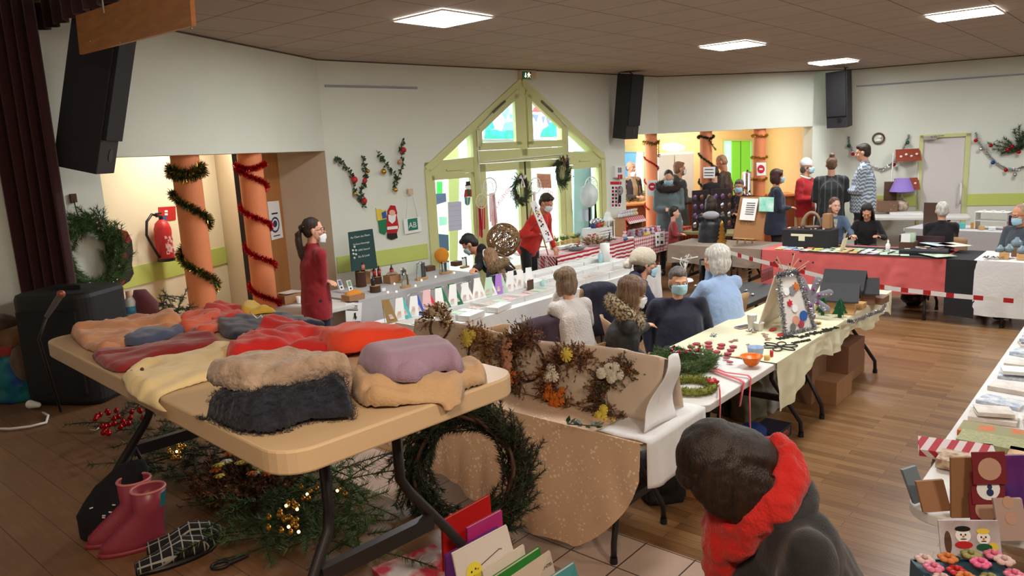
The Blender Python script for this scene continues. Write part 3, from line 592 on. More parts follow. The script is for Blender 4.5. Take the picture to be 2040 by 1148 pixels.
t=T('hanging_board','varnished plywood board hanging on a cord above the stage front','board',onw(275,60,(-2.9,5.1),(2.2,0)))
mb=MB();flat(mb,[(158,32),(384,-42),(391,52),(166,109)],(-2.9,5.1),(2.2,0),.05,.02);mb.build('plank',M('varnished_ply',(196,128,66),.4,var=.12,scale=4,stretch=(1.5,1.5,9)),t,world=True)
mb=MB();p=onw(206,14,(-2.9,5.1),(2.2,0),.08);mb.tube([p+V((0,0,-.03)),p+V((0,0,.4))],.004,5);mb.build('cord',m_paper,t,world=True)
for q in((180,82),(240,85),(381,56)):mb=MB();mb.sph(onw(q[0],q[1],(-2.9,5.1),(2.2,0),.075),.006,6,4);mb.build('screw',m_chrome,t,world=True)
# ---------------- bar alcove
ca,cb=B1,C1;eC,nC=nrm(B1,C1)
def Coff(o):q=nC*-o;return(B1[0]+q.x,B1[1]+q.y),(C1[0]+q.x,C1[1]+q.y)
m_barwall=M('warm_yellow_plaster',(238,208,158),.85,var=.02,scale=2)
e0,e1=Coff(3.0);KK=onw(1327,300,e0,e1);LLp=ad(1218,300,14.5)
mb=MB();wallq(mb,e0,e1,sw(KK,e0),8,0,ZC,.1);struct(mb,'wall_bar_back',m_barwall)
mb=MB();mb.ext([(LLp.x,LLp.y,0),(KK.x,KK.y,0),(KK.x,KK.y,ZC),(LLp.x,LLp.y,ZC)],(-.1,.06,0));struct(mb,'wall_bar_left',m_barwall)
q=V((cj.x,cj.y,0));mb=MB();mb.ext([q-nC*.3,q-nC*.3+V((.3,3.2,0)),q-nC*.3+V((.3,3.2,ZC)),q-nC*.3+V((0,0,ZC))],(.1,0,0));struct(mb,'wall_bar_right',m_barwall)
mb=MB();mb.ext([(2,13.35,2.9),(7,13.9,2.9),(7,17.5,2.9),(2,17.5,2.9)],(0,0,.1));struct(mb,'ceiling_bar',m_wall)
LW=((LLp.x,LLp.y),(KK.x,KK.y))
t=T('window_2','','',onw(1265,390,*LW));del t['label'];del t['category'];t['kind']='structure'
def frame_px(par,x0,y0,x1,y1,ab,wpx,mat,off=.0,th=.04,name='frame'):
 mb=MB();flat(mb,[(x0-wpx,y0-wpx),(x1+wpx,y0-wpx),(x1+wpx,y0),(x0-wpx,y0)],*ab,off,th);flat(mb,[(x0-wpx,y1),(x1+wpx,y1),(x1+wpx,y1+wpx),(x0-wpx,y1+wpx)],*ab,off,th)
 flat(mb,[(x0-wpx,y0),(x0,y0),(x0,y1),(x0-wpx,y1)],*ab,off,th);flat(mb,[(x1,y0),(x1+wpx,y0),(x1+wpx,y1),(x1,y1)],*ab,off,th);mb.build(name,mat,par,world=True)
m_day=M('daylit_pane',(226,240,255),.4,emit=1.3);m_dayblue=M('daylit_blue',(90,170,236),.5,emit=.5)
sh('pane',rectpx(1238,303,1281,382),m_day,t,.004,.004,LW);sh('blue_drape',[(1238,303),(1268,303),(1264,350),(1254,376),(1238,376)],m_dayblue,t,.01,.006,LW);frame_px(t,1238,303,1281,380,LW,5,m_lime,.01);sh('lintel',rectpx(1236,290,1290,298),m_lime,t,.01,.04,LW)
EB=(e0,e1);t=T('door_2','','',onw(1467,400,e0,e1));del t['label'];del t['category'];t['kind']='structure'
sh('lit_opening',rectpx(1440,281,1496,420),M('mint_glow',(176,240,216),.5,emit=.7),t,.004,.004,EB);sh('green_door',rectpx(1457,280,1494,420),M('lit_green_door',(120,206,62),.5,emit=.35),t,.012,.03,EB);sh('door_joint',rectpx(1475,280,1476,420),c_green,t,.044,.002,EB);frame_px(t,1440,281,1496,420,EB,4,m_lime,.01,.06)  # green door emits a little: light on it is put into its colour
# counter
g0,g1=Coff(.75)
def cs(px):return(onw(px,390,g0,g1).xy-V(g0)).dot(eC.xy)
t=T('bar_counter','long reddish brown wooden bar counter behind the orange columns','bar counter',onw(1400,430,g0,g1));t.location.z=0
mb=MB();wallq(mb,g0,g1,cs(1225),cs(1615),.0,1.08,.5);mb.build('counter_front',M('reddish_wood',(134,66,36),.45,var=.15,scale=5,stretch=(10,10,1)),t,world=True)
mb=MB();wallq(mb,g0,g1,cs(1222),cs(1615),1.08,1.12,.62,-.06);mb.build('counter_top',M('counter_wood',(196,124,70),.35),t,world=True,bevel=.008)
# fridges with lit box above
h0,h1=Coff(2.0)
for i,(xa,xb,lab)in enumerate(((1309,1343,'tall white fridge nearest the left bar column, under the lit box'),(1343.5,1382,'tall white fridge behind the bar, door handle side towards the middle column'))):
 mb=MB();s0=sw(onw(xa,340,h0,h1),h0);s1=sw(onw(xb,340,h0,h1),h0);t=T('fridge',lab,'fridge',onw((xa+xb)/2,420,h0,h1),0,'white fridges behind the bar');t.location.z=0
 wallq(mb,h0,h1,s0,s1,.02,1.98,.4);mb.build('body',m_white,t,world=True,bevel=.012);mb=MB();wallq(mb,h0,h1,s0+.01,s1-.01,.75,1.96,.03,-.035);mb.build('door',M('fridge_white',(240,238,232),.3),t,world=True,bevel=.01)
 mb=MB();wallq(mb,h0,h1,s0+.01,s1-.01,.05,.73,.03,-.035);mb.build('lower_door',MATS['fridge_white'],t,world=True,bevel=.01)
t=T('lit_box','bright rectangular light standing on top of the white fridges','lamp',onw(1337,300,h0,h1,-.25));sh('lamp_box',[(1319,288),(1336,285),(1355,292),(1354,299),(1336,302),(1320,297)],M('lamp_box_glow',(255,236,196),.5,emit=7),t,-.3,.25,(h0,h1));sh('lamp_foot',rectpx(1330,300,1344,302),m_white,t,-.25,.15,(h0,h1))
ld=bpy.data.lights.new('bar_lamp','AREA');ld.energy=38;ld.size=.8;ld.color=(1,.88,.68);lo=bpy.data.objects.new('bar_lamp',ld);COL.objects.link(lo);lo.location=(3.9,15.2,2.85)
# bar columns
kb=[column(1297,300,ca,cb,.15,.105,2.37,'left orange column of the bar, with red tinsel'),column(1406.5,300,ca,cb,.15,.105,2.37,'middle orange column of the bar, with green tinsel'),column(1513,300,ca,cb,.15,.105,2.37,'right orange column of the bar, ringed with gold tinsel')]
tinsel('tinsel_garland',ring(kb[0],.13,2.2)+[kb[0]+V((.12,-.05,z))for z in(2.1,2.0,1.95)],[m_gold,m_greenfoil],'gold tinsel ring at the top of the left bar column',.045,700)
tinsel('tinsel_garland',helix(kb[0],.12,1.97,1.05,.42,fr_(kb[0])-PI/2),[m_redfoil],'thin red tinsel winding down the left bar column',.022,900)
tinsel('tinsel_garland',ring(kb[1],.13,2.25)+[kb[1]+V((.02+.04*i,-.12,2.2-.06*i))for i in range(4)],[m_greenfoil,m_greenfoil],'green tinsel ring at the top of the middle bar column',.035,800)
tinsel('tinsel_garland',helix(kb[1],.125,1.98,1.1,.5,fr_(kb[1])-PI/2),[m_greenfoil,m_greenfoil],'green tinsel winding down the middle bar column',.03,900)
for i,(z,lab)in enumerate(((2.23,'topmost'),(1.85,'second'),(1.47,'third'),(1.16,'lowest'))):tinsel('tinsel_garland',ring(kb[2],.125,z,wob=.01),[m_gold,m_gold],lab+' gold tinsel ring on the right bar column',.035,900,'gold tinsel rings on the bar column')
CC=(ca,cb)
def sign(name,lab,pxs,ab,off,circle=None,lines=(),cat='sign',cmat=None):
 xs=[q[0]for q in pxs];ys=[q[1]for q in pxs];t=T(name,lab,cat,onw(sum(xs)/4,max(ys),*ab,off));sh('sheet',pxs,m_paper,t,off,.003,ab)
 if circle:sh('red_disc',circ(*circle),cmat or m_redink,t,off+.006,.002,ab);sh('white_bar',[(circle[0]-circle[2]*.45,circle[1]-1.5),(circle[0]+circle[2]*.45,circle[1]-1.5),(circle[0]+circle[2]*.45,circle[1]+1.5),(circle[0]-circle[2]*.45,circle[1]+1.5)],m_paper,t,off+.01,.002,ab)
 for(x0,y0,x1,y1)in lines:sh('print_line',[(x0,y0),(x1,y0),(x1,y1),(x0,y1)],m_ink,t,off+.006,.001,ab)
 return t
sign('notice','white notice with red disc on the left bar column',[(1289,359),(1309,359),(1309,391),(1289,391)],CC,.12,(1299,372,7.5,8))
sign('notice','white notice with red disc on the right bar column',[(1507,324),(1526,324),(1526,349),(1508,350)],CC,.12,(1516,337,7.5,8.5))
sign('notice','white notice with three lines of print on the middle bar column',[(1401,333),(1425,332),(1424,355),(1401,355)],CC,.13,None,[(1404,337,1421,338.5),(1403,343.5,1422,345),(1403,349,1421,350.5)])
for i,(q,lab)in enumerate((([(1567,299),(1577,297),(1574,324),(1564,325)],'upper paper hanging on the yellow bar wall'),([(1564,326),(1574,324),(1571,352),(1561,351)],'lower paper hanging on the yellow bar wall'))):
 mb=MB();flat(mb,q,e0,e1,.01,.003);S(mb,'paper_sheet',M('cream_paper',(230,206,168),.8),lab,'paper')
 # things on the counter
p=onw(1489,352,g0,g1,-.25);t=T('coffee_urn','tall steel coffee urn standing on the bar counter','urn',(p.x,p.y,1.12));mb=MB();mb.lathe([(.12,0),(.12,.04),(.11,.05),(.11,.42),(.09,.45),(0,.46)],n=18);mb.build('body',m_chrome,t);mb=MB();mb.tube([(0,-.11,.1),(0,-.16,.1),(0,-.16,.07)],.012,6);mb.build('tap',m_black,t);mb=MB();mb.sph((0,0,.47),.02,8,6);mb.build('lid_knob',m_black,t)
p=onw(1470,360,g0,g1,-.2);t=T('flower_pot','small pot of orange and yellow flowers on the bar counter','flowers',(p.x,p.y,1.12));mb=MB();mb.lathe([(.05,0),(.07,.08),(.0,.08)],n=12);mb.build('pot',c_dred,t)
mb=MB()
for k in range(90):d=V((R(-1,1),R(-1,1),R(.1,1))).normalized();p0=V((0,0,.08))+d*R(.05,.15);s=V((R(-1,1),R(-1,1),R(-1,1))).normalized()*.02;mb.add([p0,p0+d*.05+s,p0+d*.06-s],[(0,1,2)])
mb.build('leaves',c_green,t);mb=MB();[mb.sph((R(-.14,.14),R(-.12,.05),R(.12,.2)),.018,6,4)for k in range(12)];mb.build('blossoms',M('orange_petals',(240,130,30),.6),t)
p=onw(1258,372,g0,g1,-.15);mb=MB();random.seed(4)
for k in range(9):needle_branch(mb,V((p.x+R(-.12,.12),p.y+R(-.05,.05),1.13)),V((R(-1,1),R(-1,1),R(.4,1))),.14,.03,50)
S(mb,'conifer_sprigs',[M('olive_needles',(110,106,46),.7),m_twig],'bunch of yellow green sprigs on the left end of the bar counter','plant')
# ---------------- white door on the right wall
DD=(C1,D1);t=T('door_3','','',onw(1880,450,C1,D1));del t['label'];del t['category'];t['kind']='structure';t.location.z=0
mb=MB();wallq(mb,C1,D1,dl,dr,.01,DT,.05,.02);mb.build('door_panel',M('door_white',(214,208,206),.5),t,world=True)
mb=MB();wallq(mb,C1,D1,dl-.05,dl+.01,0,DT+.05,.1,-.02);wallq(mb,C1,D1,dr-.01,dr+.06,0,DT+.05,.1,-.02);wallq(mb,C1,D1,dl-.05,dr+.06,DT,DT+.06,.1,-.02);mb.build('door_frame',m_lime,t,world=True,bevel=.004)
p=onw(1853,275,C1,D1,.06);mb=MB();eD,nD=nrm(C1,D1);mb.box(p,(.2,.05,.06),math.atan2(eD.y,eD.x));mb.tube([p+V((0,0,.02)),p-nD*-.12+eD*.05+V((0,0,.03)),p+eD*.2+V((0,0,.03))],.01,5);mb.build('door_closer',m_chrome,t,world=True)
p=onw(1913,385,C1,D1,.02);mb=MB();mb.tube([p+V((0,0,.17)),p+nD*.07+V((0,0,.15)),p+nD*.08,p+nD*.07+V((0,0,-.15)),p+V((0,0,-.17))],.018,8);mb.build('door_handle',m_white,t,world=True)
# ================= PEOPLE
def skinmat(n,c):return M('skin_'+n,c,.5,var=.05,scale=12)
SK=skinmat('fair',(226,168,138));SK2=skinmat('warm',(206,142,108));SK3=skinmat('pale',(234,186,160))
def cloth(n,c,bump=.3,bs=220,**k):return M('cloth_'+n,c,.9,bump=bump,bscale=bs,sheen=.15,**k)
def hairm(n,c,c2):return M('hair_'+n,c,.5,c2=c2,scale=9,stretch=(9,9,1),bump=.4,bscale=40)
H_dk=hairm('dark_brown',(30,20,16),(58,38,28));H_bk=hairm('black',(14,12,14),(34,28,28));H_br=hairm('brown',(84,60,44),(134,104,78));H_lb=hairm('light_brown',(110,78,52),(160,124,90));H_gr=hairm('white_grey',(178,174,168),(226,222,214));H_au=hairm('auburn',(54,26,22),(92,50,38));H_gn=hairm('grey',(70,62,58),(120,110,104));H_fg=hairm('deep_brown',(18,10,7),(42,25,16))
m_mask=M('surgical_mask',(168,208,224),.8);m_maskw=M('white_mask',(228,230,232),.8);m_eye=M('eye_white',(225,218,212),.3);m_iris=M('iris',(44,30,24),.2);m_lip=M('lips',(176,92,84),.5);m_fur=M('fur_trim',(62,50,40),.95,c2=(186,164,130),scale=60,thr=(.42,.58));m_glasses=M('glasses_frame',(40,28,26),.3)
def ik(a,b,l1,l2,pole):
 d=b-a;L=min(d.length,(l1+l2)*.985);d=d.normalized();b2=a+d*L
 x=(l1*l1-l2*l2+L*L)/(2*L);h=math.sqrt(max(0,l1*l1-x*x));p=pole-d*pole.dot(d);p=p.normalized()if p.length>1e-5 else V((0,0,-1))
 return a+d*x+p*h,b2
def hand(mb,w,d,palm,s=1,curl=.5,side=1):
 """wrist point w, direction d, palm normal"""
 d=d.normalized();n=(palm-d*palm.dot(d)).normalized();x=d.cross(n)*side
 mb.loft([(w,x*.026*s,n*.018*s),(w+d*.03*s,x*.036*s,n*.016*s),(w+d*.085*s,x*.041*s,n*.013*s),(w+d*.092*s,x*.036*s,n*.01*s)],12)
 for i,(o,L)in enumerate(((-.03,.066),(-.0105,.075),(.0105,.072),(.029,.056))):
  b=w+d*(.084-abs(o)*.2)*s+x*o*s;d1=(d+n*curl*.7+x*o*2.5).normalized();d2=(d+n*curl*2.0).normalized();m_=b+d1*L*.5*s
  mb.caps(b,m_,.0092*s,.0085*s,8);mb.caps(m_,m_+d2*L*.5*s,.0085*s,.0072*s,8)
 b=w+d*.03*s-x*.034*s;e=b+(d*.6-x*.75+n*.4).normalized()*.036*s;mb.caps(b,e,.012*s,.0105*s,8);mb.caps(e,e+(d*.9-x*.2+n*.5).normalized()*.032*s,.0105*s,.009*s,8)
def person(label,top,depth=None,z=None,face=0,pose='stand',lean=0,pitch=0,yaw=0,tilt=0,wid=1.,hair=('short',H_dk),topm=None,botm=None,skin=SK,mask=None,glasses=False,hands=('down','down'),female=True,neckline=.0,long_top=0,extras=None,head_s=1.,near=False,shoe=None,sit_z=.5,collar=False,shoulder=1.,hood=None,curl=.5,base_z=0.,legs=True,nk=.5,bulk=0):
 P=ad(top[0],top[1],depth)if depth else at(top[0],top[1],z);fa=math.radians(face)
 ax=V((math.sin(math.radians(lean))*0,math.sin(math.radians(lean)),math.cos(math.radians(lean))))  # spine
 F3=V((0,1,0));s=1.
 for _ in range(12):
  hip=V((0,0,(.93*s if pose=='stand' else sit_z+.1)))
  nb=hip+ax*.54*s  # neck base
  hd=ax.lerp(V((0,0,1)),.35).normalized();
  hR=Matrix.Rotation(math.radians(yaw),3,'Z')@Matrix.Rotation(math.radians(-pitch),3,'X')@Matrix.Rotation(math.radians(tilt),3,'Y')
  hz=hR@V((0,0,1));hy=hR@V((0,1,0));hx=hR@V((1,0,0));hs=head_s*(.55+.45*s)
  hc=nb+hd*.06*s+(hd*(1-nk)+hz*nk).normalized()*.115*hs+hy*.02*hs
  ttop=hc+hz*.125*hs;cur=max(ttop.z,(hc+V((0,0,.105*hs))).z);s*=((P.z-base_z)/cur)**(1 if pose=='stand' else 1.6)
  s=max(.4,min(1.35,s))
 rz=fa-PI/2;Rz=Matrix.Rotation(rz,3,'Z');off=Rz@V((ttop.x,ttop.y,0));loc=V((P.x-off.x,P.y-off.y,base_z))
 t=T('person',label,'person',loc,rz)
 toL=lambda p:Rz.inverted()@(V(p)-loc)
 vox=.0065 if near else.011;vc=.012 if near else.016
 sx=V((1,0,0));bk=ax.cross(sx)*-1;bk=sx.cross(ax)  # bk = forward-ish normal of torso (sx x ax)
 fwd=-bk if bk.y<0 else bk
 sw_=(.165 if female else.185)*s*wid**.5*shoulder;sh_c=hip+ax*.48*s
 # arms
 arms=[]
 for i,sd in enumerate((-1,1)):
  a=sh_c+sx*sd*sw_;h=hands[i]
  if isinstance(h,str):
   tgt={'down':a+V((sd*.07,.05,-.50*s)),'lap':hip+V((sd*.09,.30*s,.06)),'front':hip+V((sd*.07,.2*s*max(1,wid*.85),.2*s)),'belly':hip+V((sd*.04,.18*s*wid,.2*s)),
   'cross':sh_c+V((-sd*.1,.07*s,-.27*s+sd*.02)),'table':V((sd*.16,.46*s,.80)),'chin':hc+hy*.1+hz*-.09+sx*sd*.02,'back':hip+V((sd*.2,-.05,.0)),'reach':sh_c+V((sd*.05,.45*s,-.25*s)),'none':a+V((sd*.07,.05,-.50*s))}[h]
  else:tgt=toL(h)
  pole=V((sd*.6,-.5,-.8))if h!='cross' else V((sd*.8,-.2,-1))
  e,w_=ik(a,tgt,.285*s,.25*s,pole);arms.append((a,e,w_,sd))
  # legs
 lg=[]
 for sd in(-1,1):
  a=hip+sx*sd*.09*s*wid**.5
  if pose=='stand':k=V((a.x*1.05,.03,.48*s));f=V((a.x*1.1,-.01,.07*s))
  else:k=a+V((sd*.05,.40*s,.0));f=V((k.x,k.y-.05,.07))
  lg.append((a,k,f,sd))
 b=MB()
 b.sph(hc+hz*.028*hs-hy*.012*hs,(.076*hs,.094*hs,.092*hs),20,14,hR.to_quaternion());b.sph(hc+hy*.022*hs-hz*.04*hs,(.06*hs,.066*hs,.078*hs),16,12,hR.to_quaternion())
 b.sph(hc+hy*.06*hs-hz*.098*hs,(.027*hs,.024*hs,.02*hs),10,8);b.caps(hc+hy*.088*hs+hz*.008*hs,hc+hy*.107*hs-hz*.03*hs,.007*hs,.0125*hs,8)
 b.sph(hc+hy*.074*hs+hz*.022*hs,(.05*hs,.018*hs,.012*hs),12,8,hR.to_quaternion());b.sph(hc+hy*.083*hs-hz*.062*hs,(.026*hs,.012*hs,.01*hs),10,8,hR.to_quaternion())
 for sd in(-1,1):
  b.sph(hc+hx*sd*.079*hs-hz*.012*hs-hy*.008*hs,(.01*hs,.02*hs,.031*hs),8,8,hR.to_quaternion());b.sph(hc+hx*sd*.042*hs+hy*.058*hs-hz*.03*hs,(.022*hs,.022*hs,.02*hs),8,6)
 b.caps(hc-hz*.06*hs-hy*.012*hs,nb,.052*hs,.055*s,12)
 q=lambda f:hip+ax*f*s
 b.loft([(q(-.08),sx*.13*s*wid,fwd*.09*s*wid),(q(.05),sx*.14*s*wid,fwd*.1*s*wid),(q(.2),sx*.12*s*wid,fwd*.09*s*wid),(q(.4),sx*.14*s,fwd*.1*s),(q(.48),sx*.11*s,fwd*.06*s),(q(.55),sx*.048*s,fwd*.05*s)],16)
 b.caps(sh_c-sx*sw_*.9,sh_c+sx*sw_*.9,.04*s,.04*s,10)
 for i,(a,e,w_,sd)in enumerate(arms):
  b.caps(a,e,.045*s,.038*s,10);b.caps(e,w_,.038*s,.026*s,10);dd=(w_-e)
  pn=V((-sd,0,0))if hands[i]in('down','none')else V((0,0,-1));hand(b,w_-dd.normalized()*.005,dd,pn,s if s>.8 else s*1.1,curl,sd)
 for(a,k,f,sd)in lg:b.caps(a,k,.08*s,.052*s,10);b.caps(k,f,.052*s,.034*s,10);b.caps(f,f+V((0,.13*s,-.03)),.035*s,.03*s,8)
 blob(b,'body',skin,t,vox,smooth=3)
 # clothes
 tm=topm or cloth('grey',(110,110,112));bm=botm or cloth('black_trousers',(26,26,32));w2=wid
 c=MB();lo_=-.1-long_top
 c.loft([(q(lo_),sx*(.175+long_top*.12)*s*w2,fwd*(.13+long_top*.08)*s*w2),(q(.03),sx*.17*s*w2,fwd*.135*s*w2),(q(.18),sx*.155*s*w2,fwd*.125*s*w2),(q(.36),sx*.175*s*w2**.6,fwd*.13*s*w2**.6),(q(.46),sx*.165*s,fwd*.1*s),(q(.525),sx*(.09+neckline)*s,fwd*.075*s),(q(.545+(.045 if collar else 0)),sx*.062*s,fwd*.062*s)],20)
 for(a,e,w_,sd)in arms:c.caps(a-sx*sd*.02,a+V((0,0,-.01)),.062*s,.068*s,12);c.caps(q(.515)+sx*sd*.04*s,a,.05*s,.06*s,12);c.caps(a,e,.064*s*w2**.4,.053*s*w2**.4,12);c.caps(e,w_-(w_-e)*.06,.053*s*w2**.3,.037*s,12)
 if bulk:
  for sd in(-1,1):c.sph(q(.42)+sx*sd*.13*s-fwd*.02,(.13*s,.13*s,.13*s),16,10);c.caps(q(.3)-fwd*.03,q(.48)-fwd*.03,.17*s,.11*s,16)
 if hood:c.sph(nb-fwd*.07*s+ax*.01,(.12*s,.07*s,.08*s),14,10)
 blob(c,'jacket' if hood or long_top else 'sweater',tm,t,vc,smooth=14 if bulk else 3,disp=.022*s,dscale=.09)
 if legs:
  c=MB();c.loft([(hip+V((0,0,-.1*s)),sx*.15*s*w2,V((0,.11*s*w2,0))),(hip+V((0,0,.06*s)),sx*.145*s*w2,V((0,.105*s*w2,0)))],14)
  for(a,k,f,sd)in lg:c.caps(a,k,.092*s*w2**.5,.065*s,12);c.caps(k,f+V((0,0,.03)),.065*s,.05*s,12)
  blob(c,'trousers',bm,t,.018,smooth=3)
  for(a,k,f,sd)in lg:
   c=MB();c.sph(f+V((0,.05*s,-.028)),(.045*s,.135*s,.05*s),12,8);o=c.build('shoe',shoe or M('shoe_leather',(30,26,26),.5),t)
   # face
 for sd in(-1,1):
  ec=hc+hx*sd*.031*hs+hy*.083*hs+hz*.003*hs;c=MB();c.sph(ec,(.0125*hs,.008*hs,.0075*hs),10,8,hR.to_quaternion());c.cur=1;c.sph(ec+hy*.0048*hs,(.0058*hs,.004*hs,.006*hs),8,6,hR.to_quaternion());c.build('eye',[m_eye,m_iris],t)
  c=MB();c.tube([ec+hz*.017*hs-hx*.014*hs*sd+hy*.004,ec+hz*.021*hs+hy*.006,ec+hz*.017*hs+hx*.016*hs*sd-hy*.004],.0026*hs,5);c.build('eyebrow',hair[1],t)
 if not mask:
  c=MB();c.sph(hc+hy*.091*hs-hz*.061*hs,(.021*hs,.006*hs,.0065*hs),10,6,hR.to_quaternion());c.build('lips',m_lip,t)
 if mask:
  mm,drop=mask if isinstance(mask,tuple)else(mask,0);c=MB();G=[]
  for i in range(9):
   row=[]
   for j in range(13):
    v_=-1+2*i/8;u_=-1+2*j/12;an=u_*1.25;bul=(1-.3*abs(v_)**2)
    row.append(hc+hx*.074*hs*math.sin(an)+hy*hs*(.022+(.088+.004*math.cos(v_*9))*math.cos(an)*(1-.16*v_*v_)+(.012 if abs(u_)<.2 else 0)*(1 if v_>.2 else.2))+hz*hs*(-.05-drop+v_*.05*(1-.45*abs(u_)**2)))
   G.append(row)
  c.grid(G);c.build('face_mask',mm,t,solid=.002)
  for sd in(-1,1):
   c=MB();a_=hc+hx*sd*.07*hs+hy*.05*hs-hz*(.035+drop)*hs;e_r=hc+hx*sd*.085*hs-hy*.015*hs;c.tube([a_,hc+hx*sd*.084*hs+hy*.01*hs+hz*.01*hs,e_r+hz*.0,hc+hx*sd*.083*hs-hz*.045*hs,a_-hz*.03*hs],.0016,4);c.build('mask_loop',mm,t)
 if glasses:
  c=MB()
  for sd in(-1,1):
   cc=hc+hx*sd*.033*hs+hy*.104*hs;c.tube([cc+hx*.024*hs*math.cos(2*PI*i/14)+hz*.018*hs*math.sin(2*PI*i/14)for i in range(14)],.0018,5,closed=True);c.tube([cc+hx*sd*.024*hs,hc+hx*sd*.08*hs+hy*.06*hs+hz*.004,hc+hx*sd*.082*hs-hy*.01*hs],.0018,4)
  c.tube([hc+hx*-.009*hs+hy*.106*hs,hc+hx*.009*hs+hy*.106*hs],.0018,4);c.build('glasses',m_glasses,t)
  # hair
 st,hm=hair[0],hair[1];q_=hR.to_quaternion();c=MB();g=lambda x,y,z_:hc+hx*x*hs+hy*y*hs+hz*z_*hs
 E_=lambda x,y,z_,a,b_,c_:c.sph(g(x,y,z_),(a*hs,b_*hs,c_*hs),18,12,q_)
 if st=='short':E_(0,-.022,.045,.083,.094,.09);E_(0,-.045,-.0,.079,.066,.085);E_(0,.04,.09,.06,.045,.03)
 elif st=='cropped':E_(0,-.022,.04,.08,.092,.088);E_(0,-.04,-.0,.077,.066,.08)
 elif st=='bald':E_(-.05,-.04,-.0,.034,.05,.045);E_(.05,-.04,-.0,.034,.05,.045);E_(0,-.07,-.01,.065,.036,.05)
 elif st in('bob','puffy'):
  k=1.12 if st=='puffy' else 1.;E_(0,-.024,.05,.088*k,.1*k,.09*k);E_(0,-.052,-.02,.086*k,.07*k,.105)
  for sd in(-1,1):E_(sd*.068,-.012,-.035,.03*k,.05,.1);E_(sd*.06,.03,.055,.032,.05,.05)
  E_(0,.058,.09,.06,.035,.026)
 elif st=='long':
  E_(0,-.022,.045,.084,.096,.09);c.loft([(g(0,-.05,.02),hx*.082*hs,hy*.06*hs),(g(0,-.06,-.1),hx*.095*hs,hy*.05*hs),(g(0,-.075,-.24),hx*.09*hs,hy*.038*hs),(g(0,-.07,-.34),hx*.06*hs,hy*.025*hs)],16)
  for sd in(-1,1):c.loft([(g(sd*.07,.0,.05),hx*.022*hs,hy*.045*hs),(g(sd*.085,.0,-.06),hx*.022*hs,hy*.042*hs),(g(sd*.09,.01,-.2),hx*.026*hs,hy*.035*hs),(g(sd*.085,.02,-.3),hx*.015*hs,hy*.02*hs)],12)
 elif st=='side':  # long hair gathered over the left shoulder
  E_(0,-.022,.045,.083,.094,.09);E_(0,-.045,-.0,.079,.066,.085);c.loft([(g(.06,-.02,-.02),hx*.035*hs,hy*.04*hs),(g(.085,.02,-.12),hx*.045*hs,hy*.035*hs),(g(.08,.08,-.26),hx*.045*hs,hy*.03*hs),(g(.07,.11,-.4),hx*.022*hs,hy*.02*hs)],14)
 elif st=='pony':
  E_(0,-.02,.042,.081,.093,.088);E_(0,-.045,-.0,.077,.062,.08);E_(0,-.115,.03,.03,.03,.03)
  c.loft([(g(0,-.12,.035),hx*.026*hs,hz*.026*hs),(g(0,-.15,-.02),hx*.04*hs,hy*.032*hs),(g(0,-.15,-.12),hx*.048*hs,hy*.036*hs),(g(0,-.14,-.24),hx*.04*hs,hy*.03*hs),(g(0,-.13,-.32),hx*.014*hs,hy*.012*hs)],14)
 elif st=='bun':E_(0,-.02,.042,.082,.093,.088);E_(0,-.045,-.0,.078,.062,.08);E_(.0,-.04,.145,.042,.042,.036)
 elif st=='hat':E_(0,-.05,-.04,.08,.06,.07);E_(0,.0,-.0,.08,.06,.05)
 blob(c,'hair',hm,t,.007 if near else.011,smooth=2,disp=.008 if near else.006,dscale=.03)
 info=dict(t=t,hc=hc,hx=hx,hy=hy,hz=hz,hs=hs,g=g,nb=nb,ax=ax,fwd=fwd,s=s,hip=hip,q=q,sx=sx,arms=arms,sh=sh_c,qh=q_,toL=toL,sw=sw_,loc=loc,Rz=Rz)
 return info
def strands(mb,c,rad,n,L,spread=1.,w=.002,mat=None):
 for k in range(n):
  d=V((R(-1,1),R(-1,1),R(-1,1)));
  if d.length<.01:continue
  d.normalize();p=V((c[0]+d.x*rad[0],c[1]+d.y*rad[1],c[2]+d.z*rad[2]));s=d.cross(V((R(-1,1),R(-1,1),R(-1,1)))).normalized()*w;e=p+(d*.6+V((R(-.5,.5),R(-.5,.5),R(-.6,.3)))*spread).normalized()*L
  mb.add([p-s,p+s,e],[(0,1,2)])
def fur_ring(I,r0,n=900,L=.035,back=0.,name='fur_collar',mat=None,thick=.045,tilt=.35):
 mb=MB();c=I['nb']+I['ax']*.02
 pts=[c+I['sx']*r0*math.cos(a)+I['fwd']*(r0*.85*math.sin(a)-back)-I['ax']*tilt*r0*math.sin(a)for a in[2*PI*i/20 for i in range(20)]]
 mb.tube(pts,thick,10,closed=True)
 for k in range(n):
  i=random.randrange(20);p=pts[i].lerp(pts[(i+1)%20],random.random());d=V((R(-1,1),R(-1,1),R(-1,1))).normalized();p=p+d*thick*.9;s=d.cross(V((.3,.5,.8))).normalized()*.003;mb.add([p-s,p+s,p+(d+V((0,0,-.3))).normalized()*L],[(0,1,2)])
 return mb.build(name,mat or m_fur,I['t'])
def badge(I,name,mat,pts,lift=.0):mb=MB();mb.ext(pts,I['fwd']*.004);return mb.build(name,mat,I['t'])
random.seed(11)
# 1 woman in the red sweater, at the left end of the cosmetics table
I=person('person in dark red turtleneck with ponytail, arms crossed, beside the chalkboard table',(622,433),z=1.66,face=38,lean=2,yaw=-22,hair=('pony',H_dk),topm=cloth('crimson_knit',(150,26,38),.5,160),botm=cloth('navy_trousers',(30,34,56)),glasses=True,hands=('cross','cross'),collar=True,mask=(m_maskw,.04),near=True,long_top=.1,wid=1.08)
mb=MB();mb.tube([I['g'](.078*math.cos(a),-.1+.02*math.sin(a),.03+.015*math.cos(a))for a in[PI*i/8 for i in range(9)]],.004,5);mb.build('hair_clip',m_silver,I['t'])
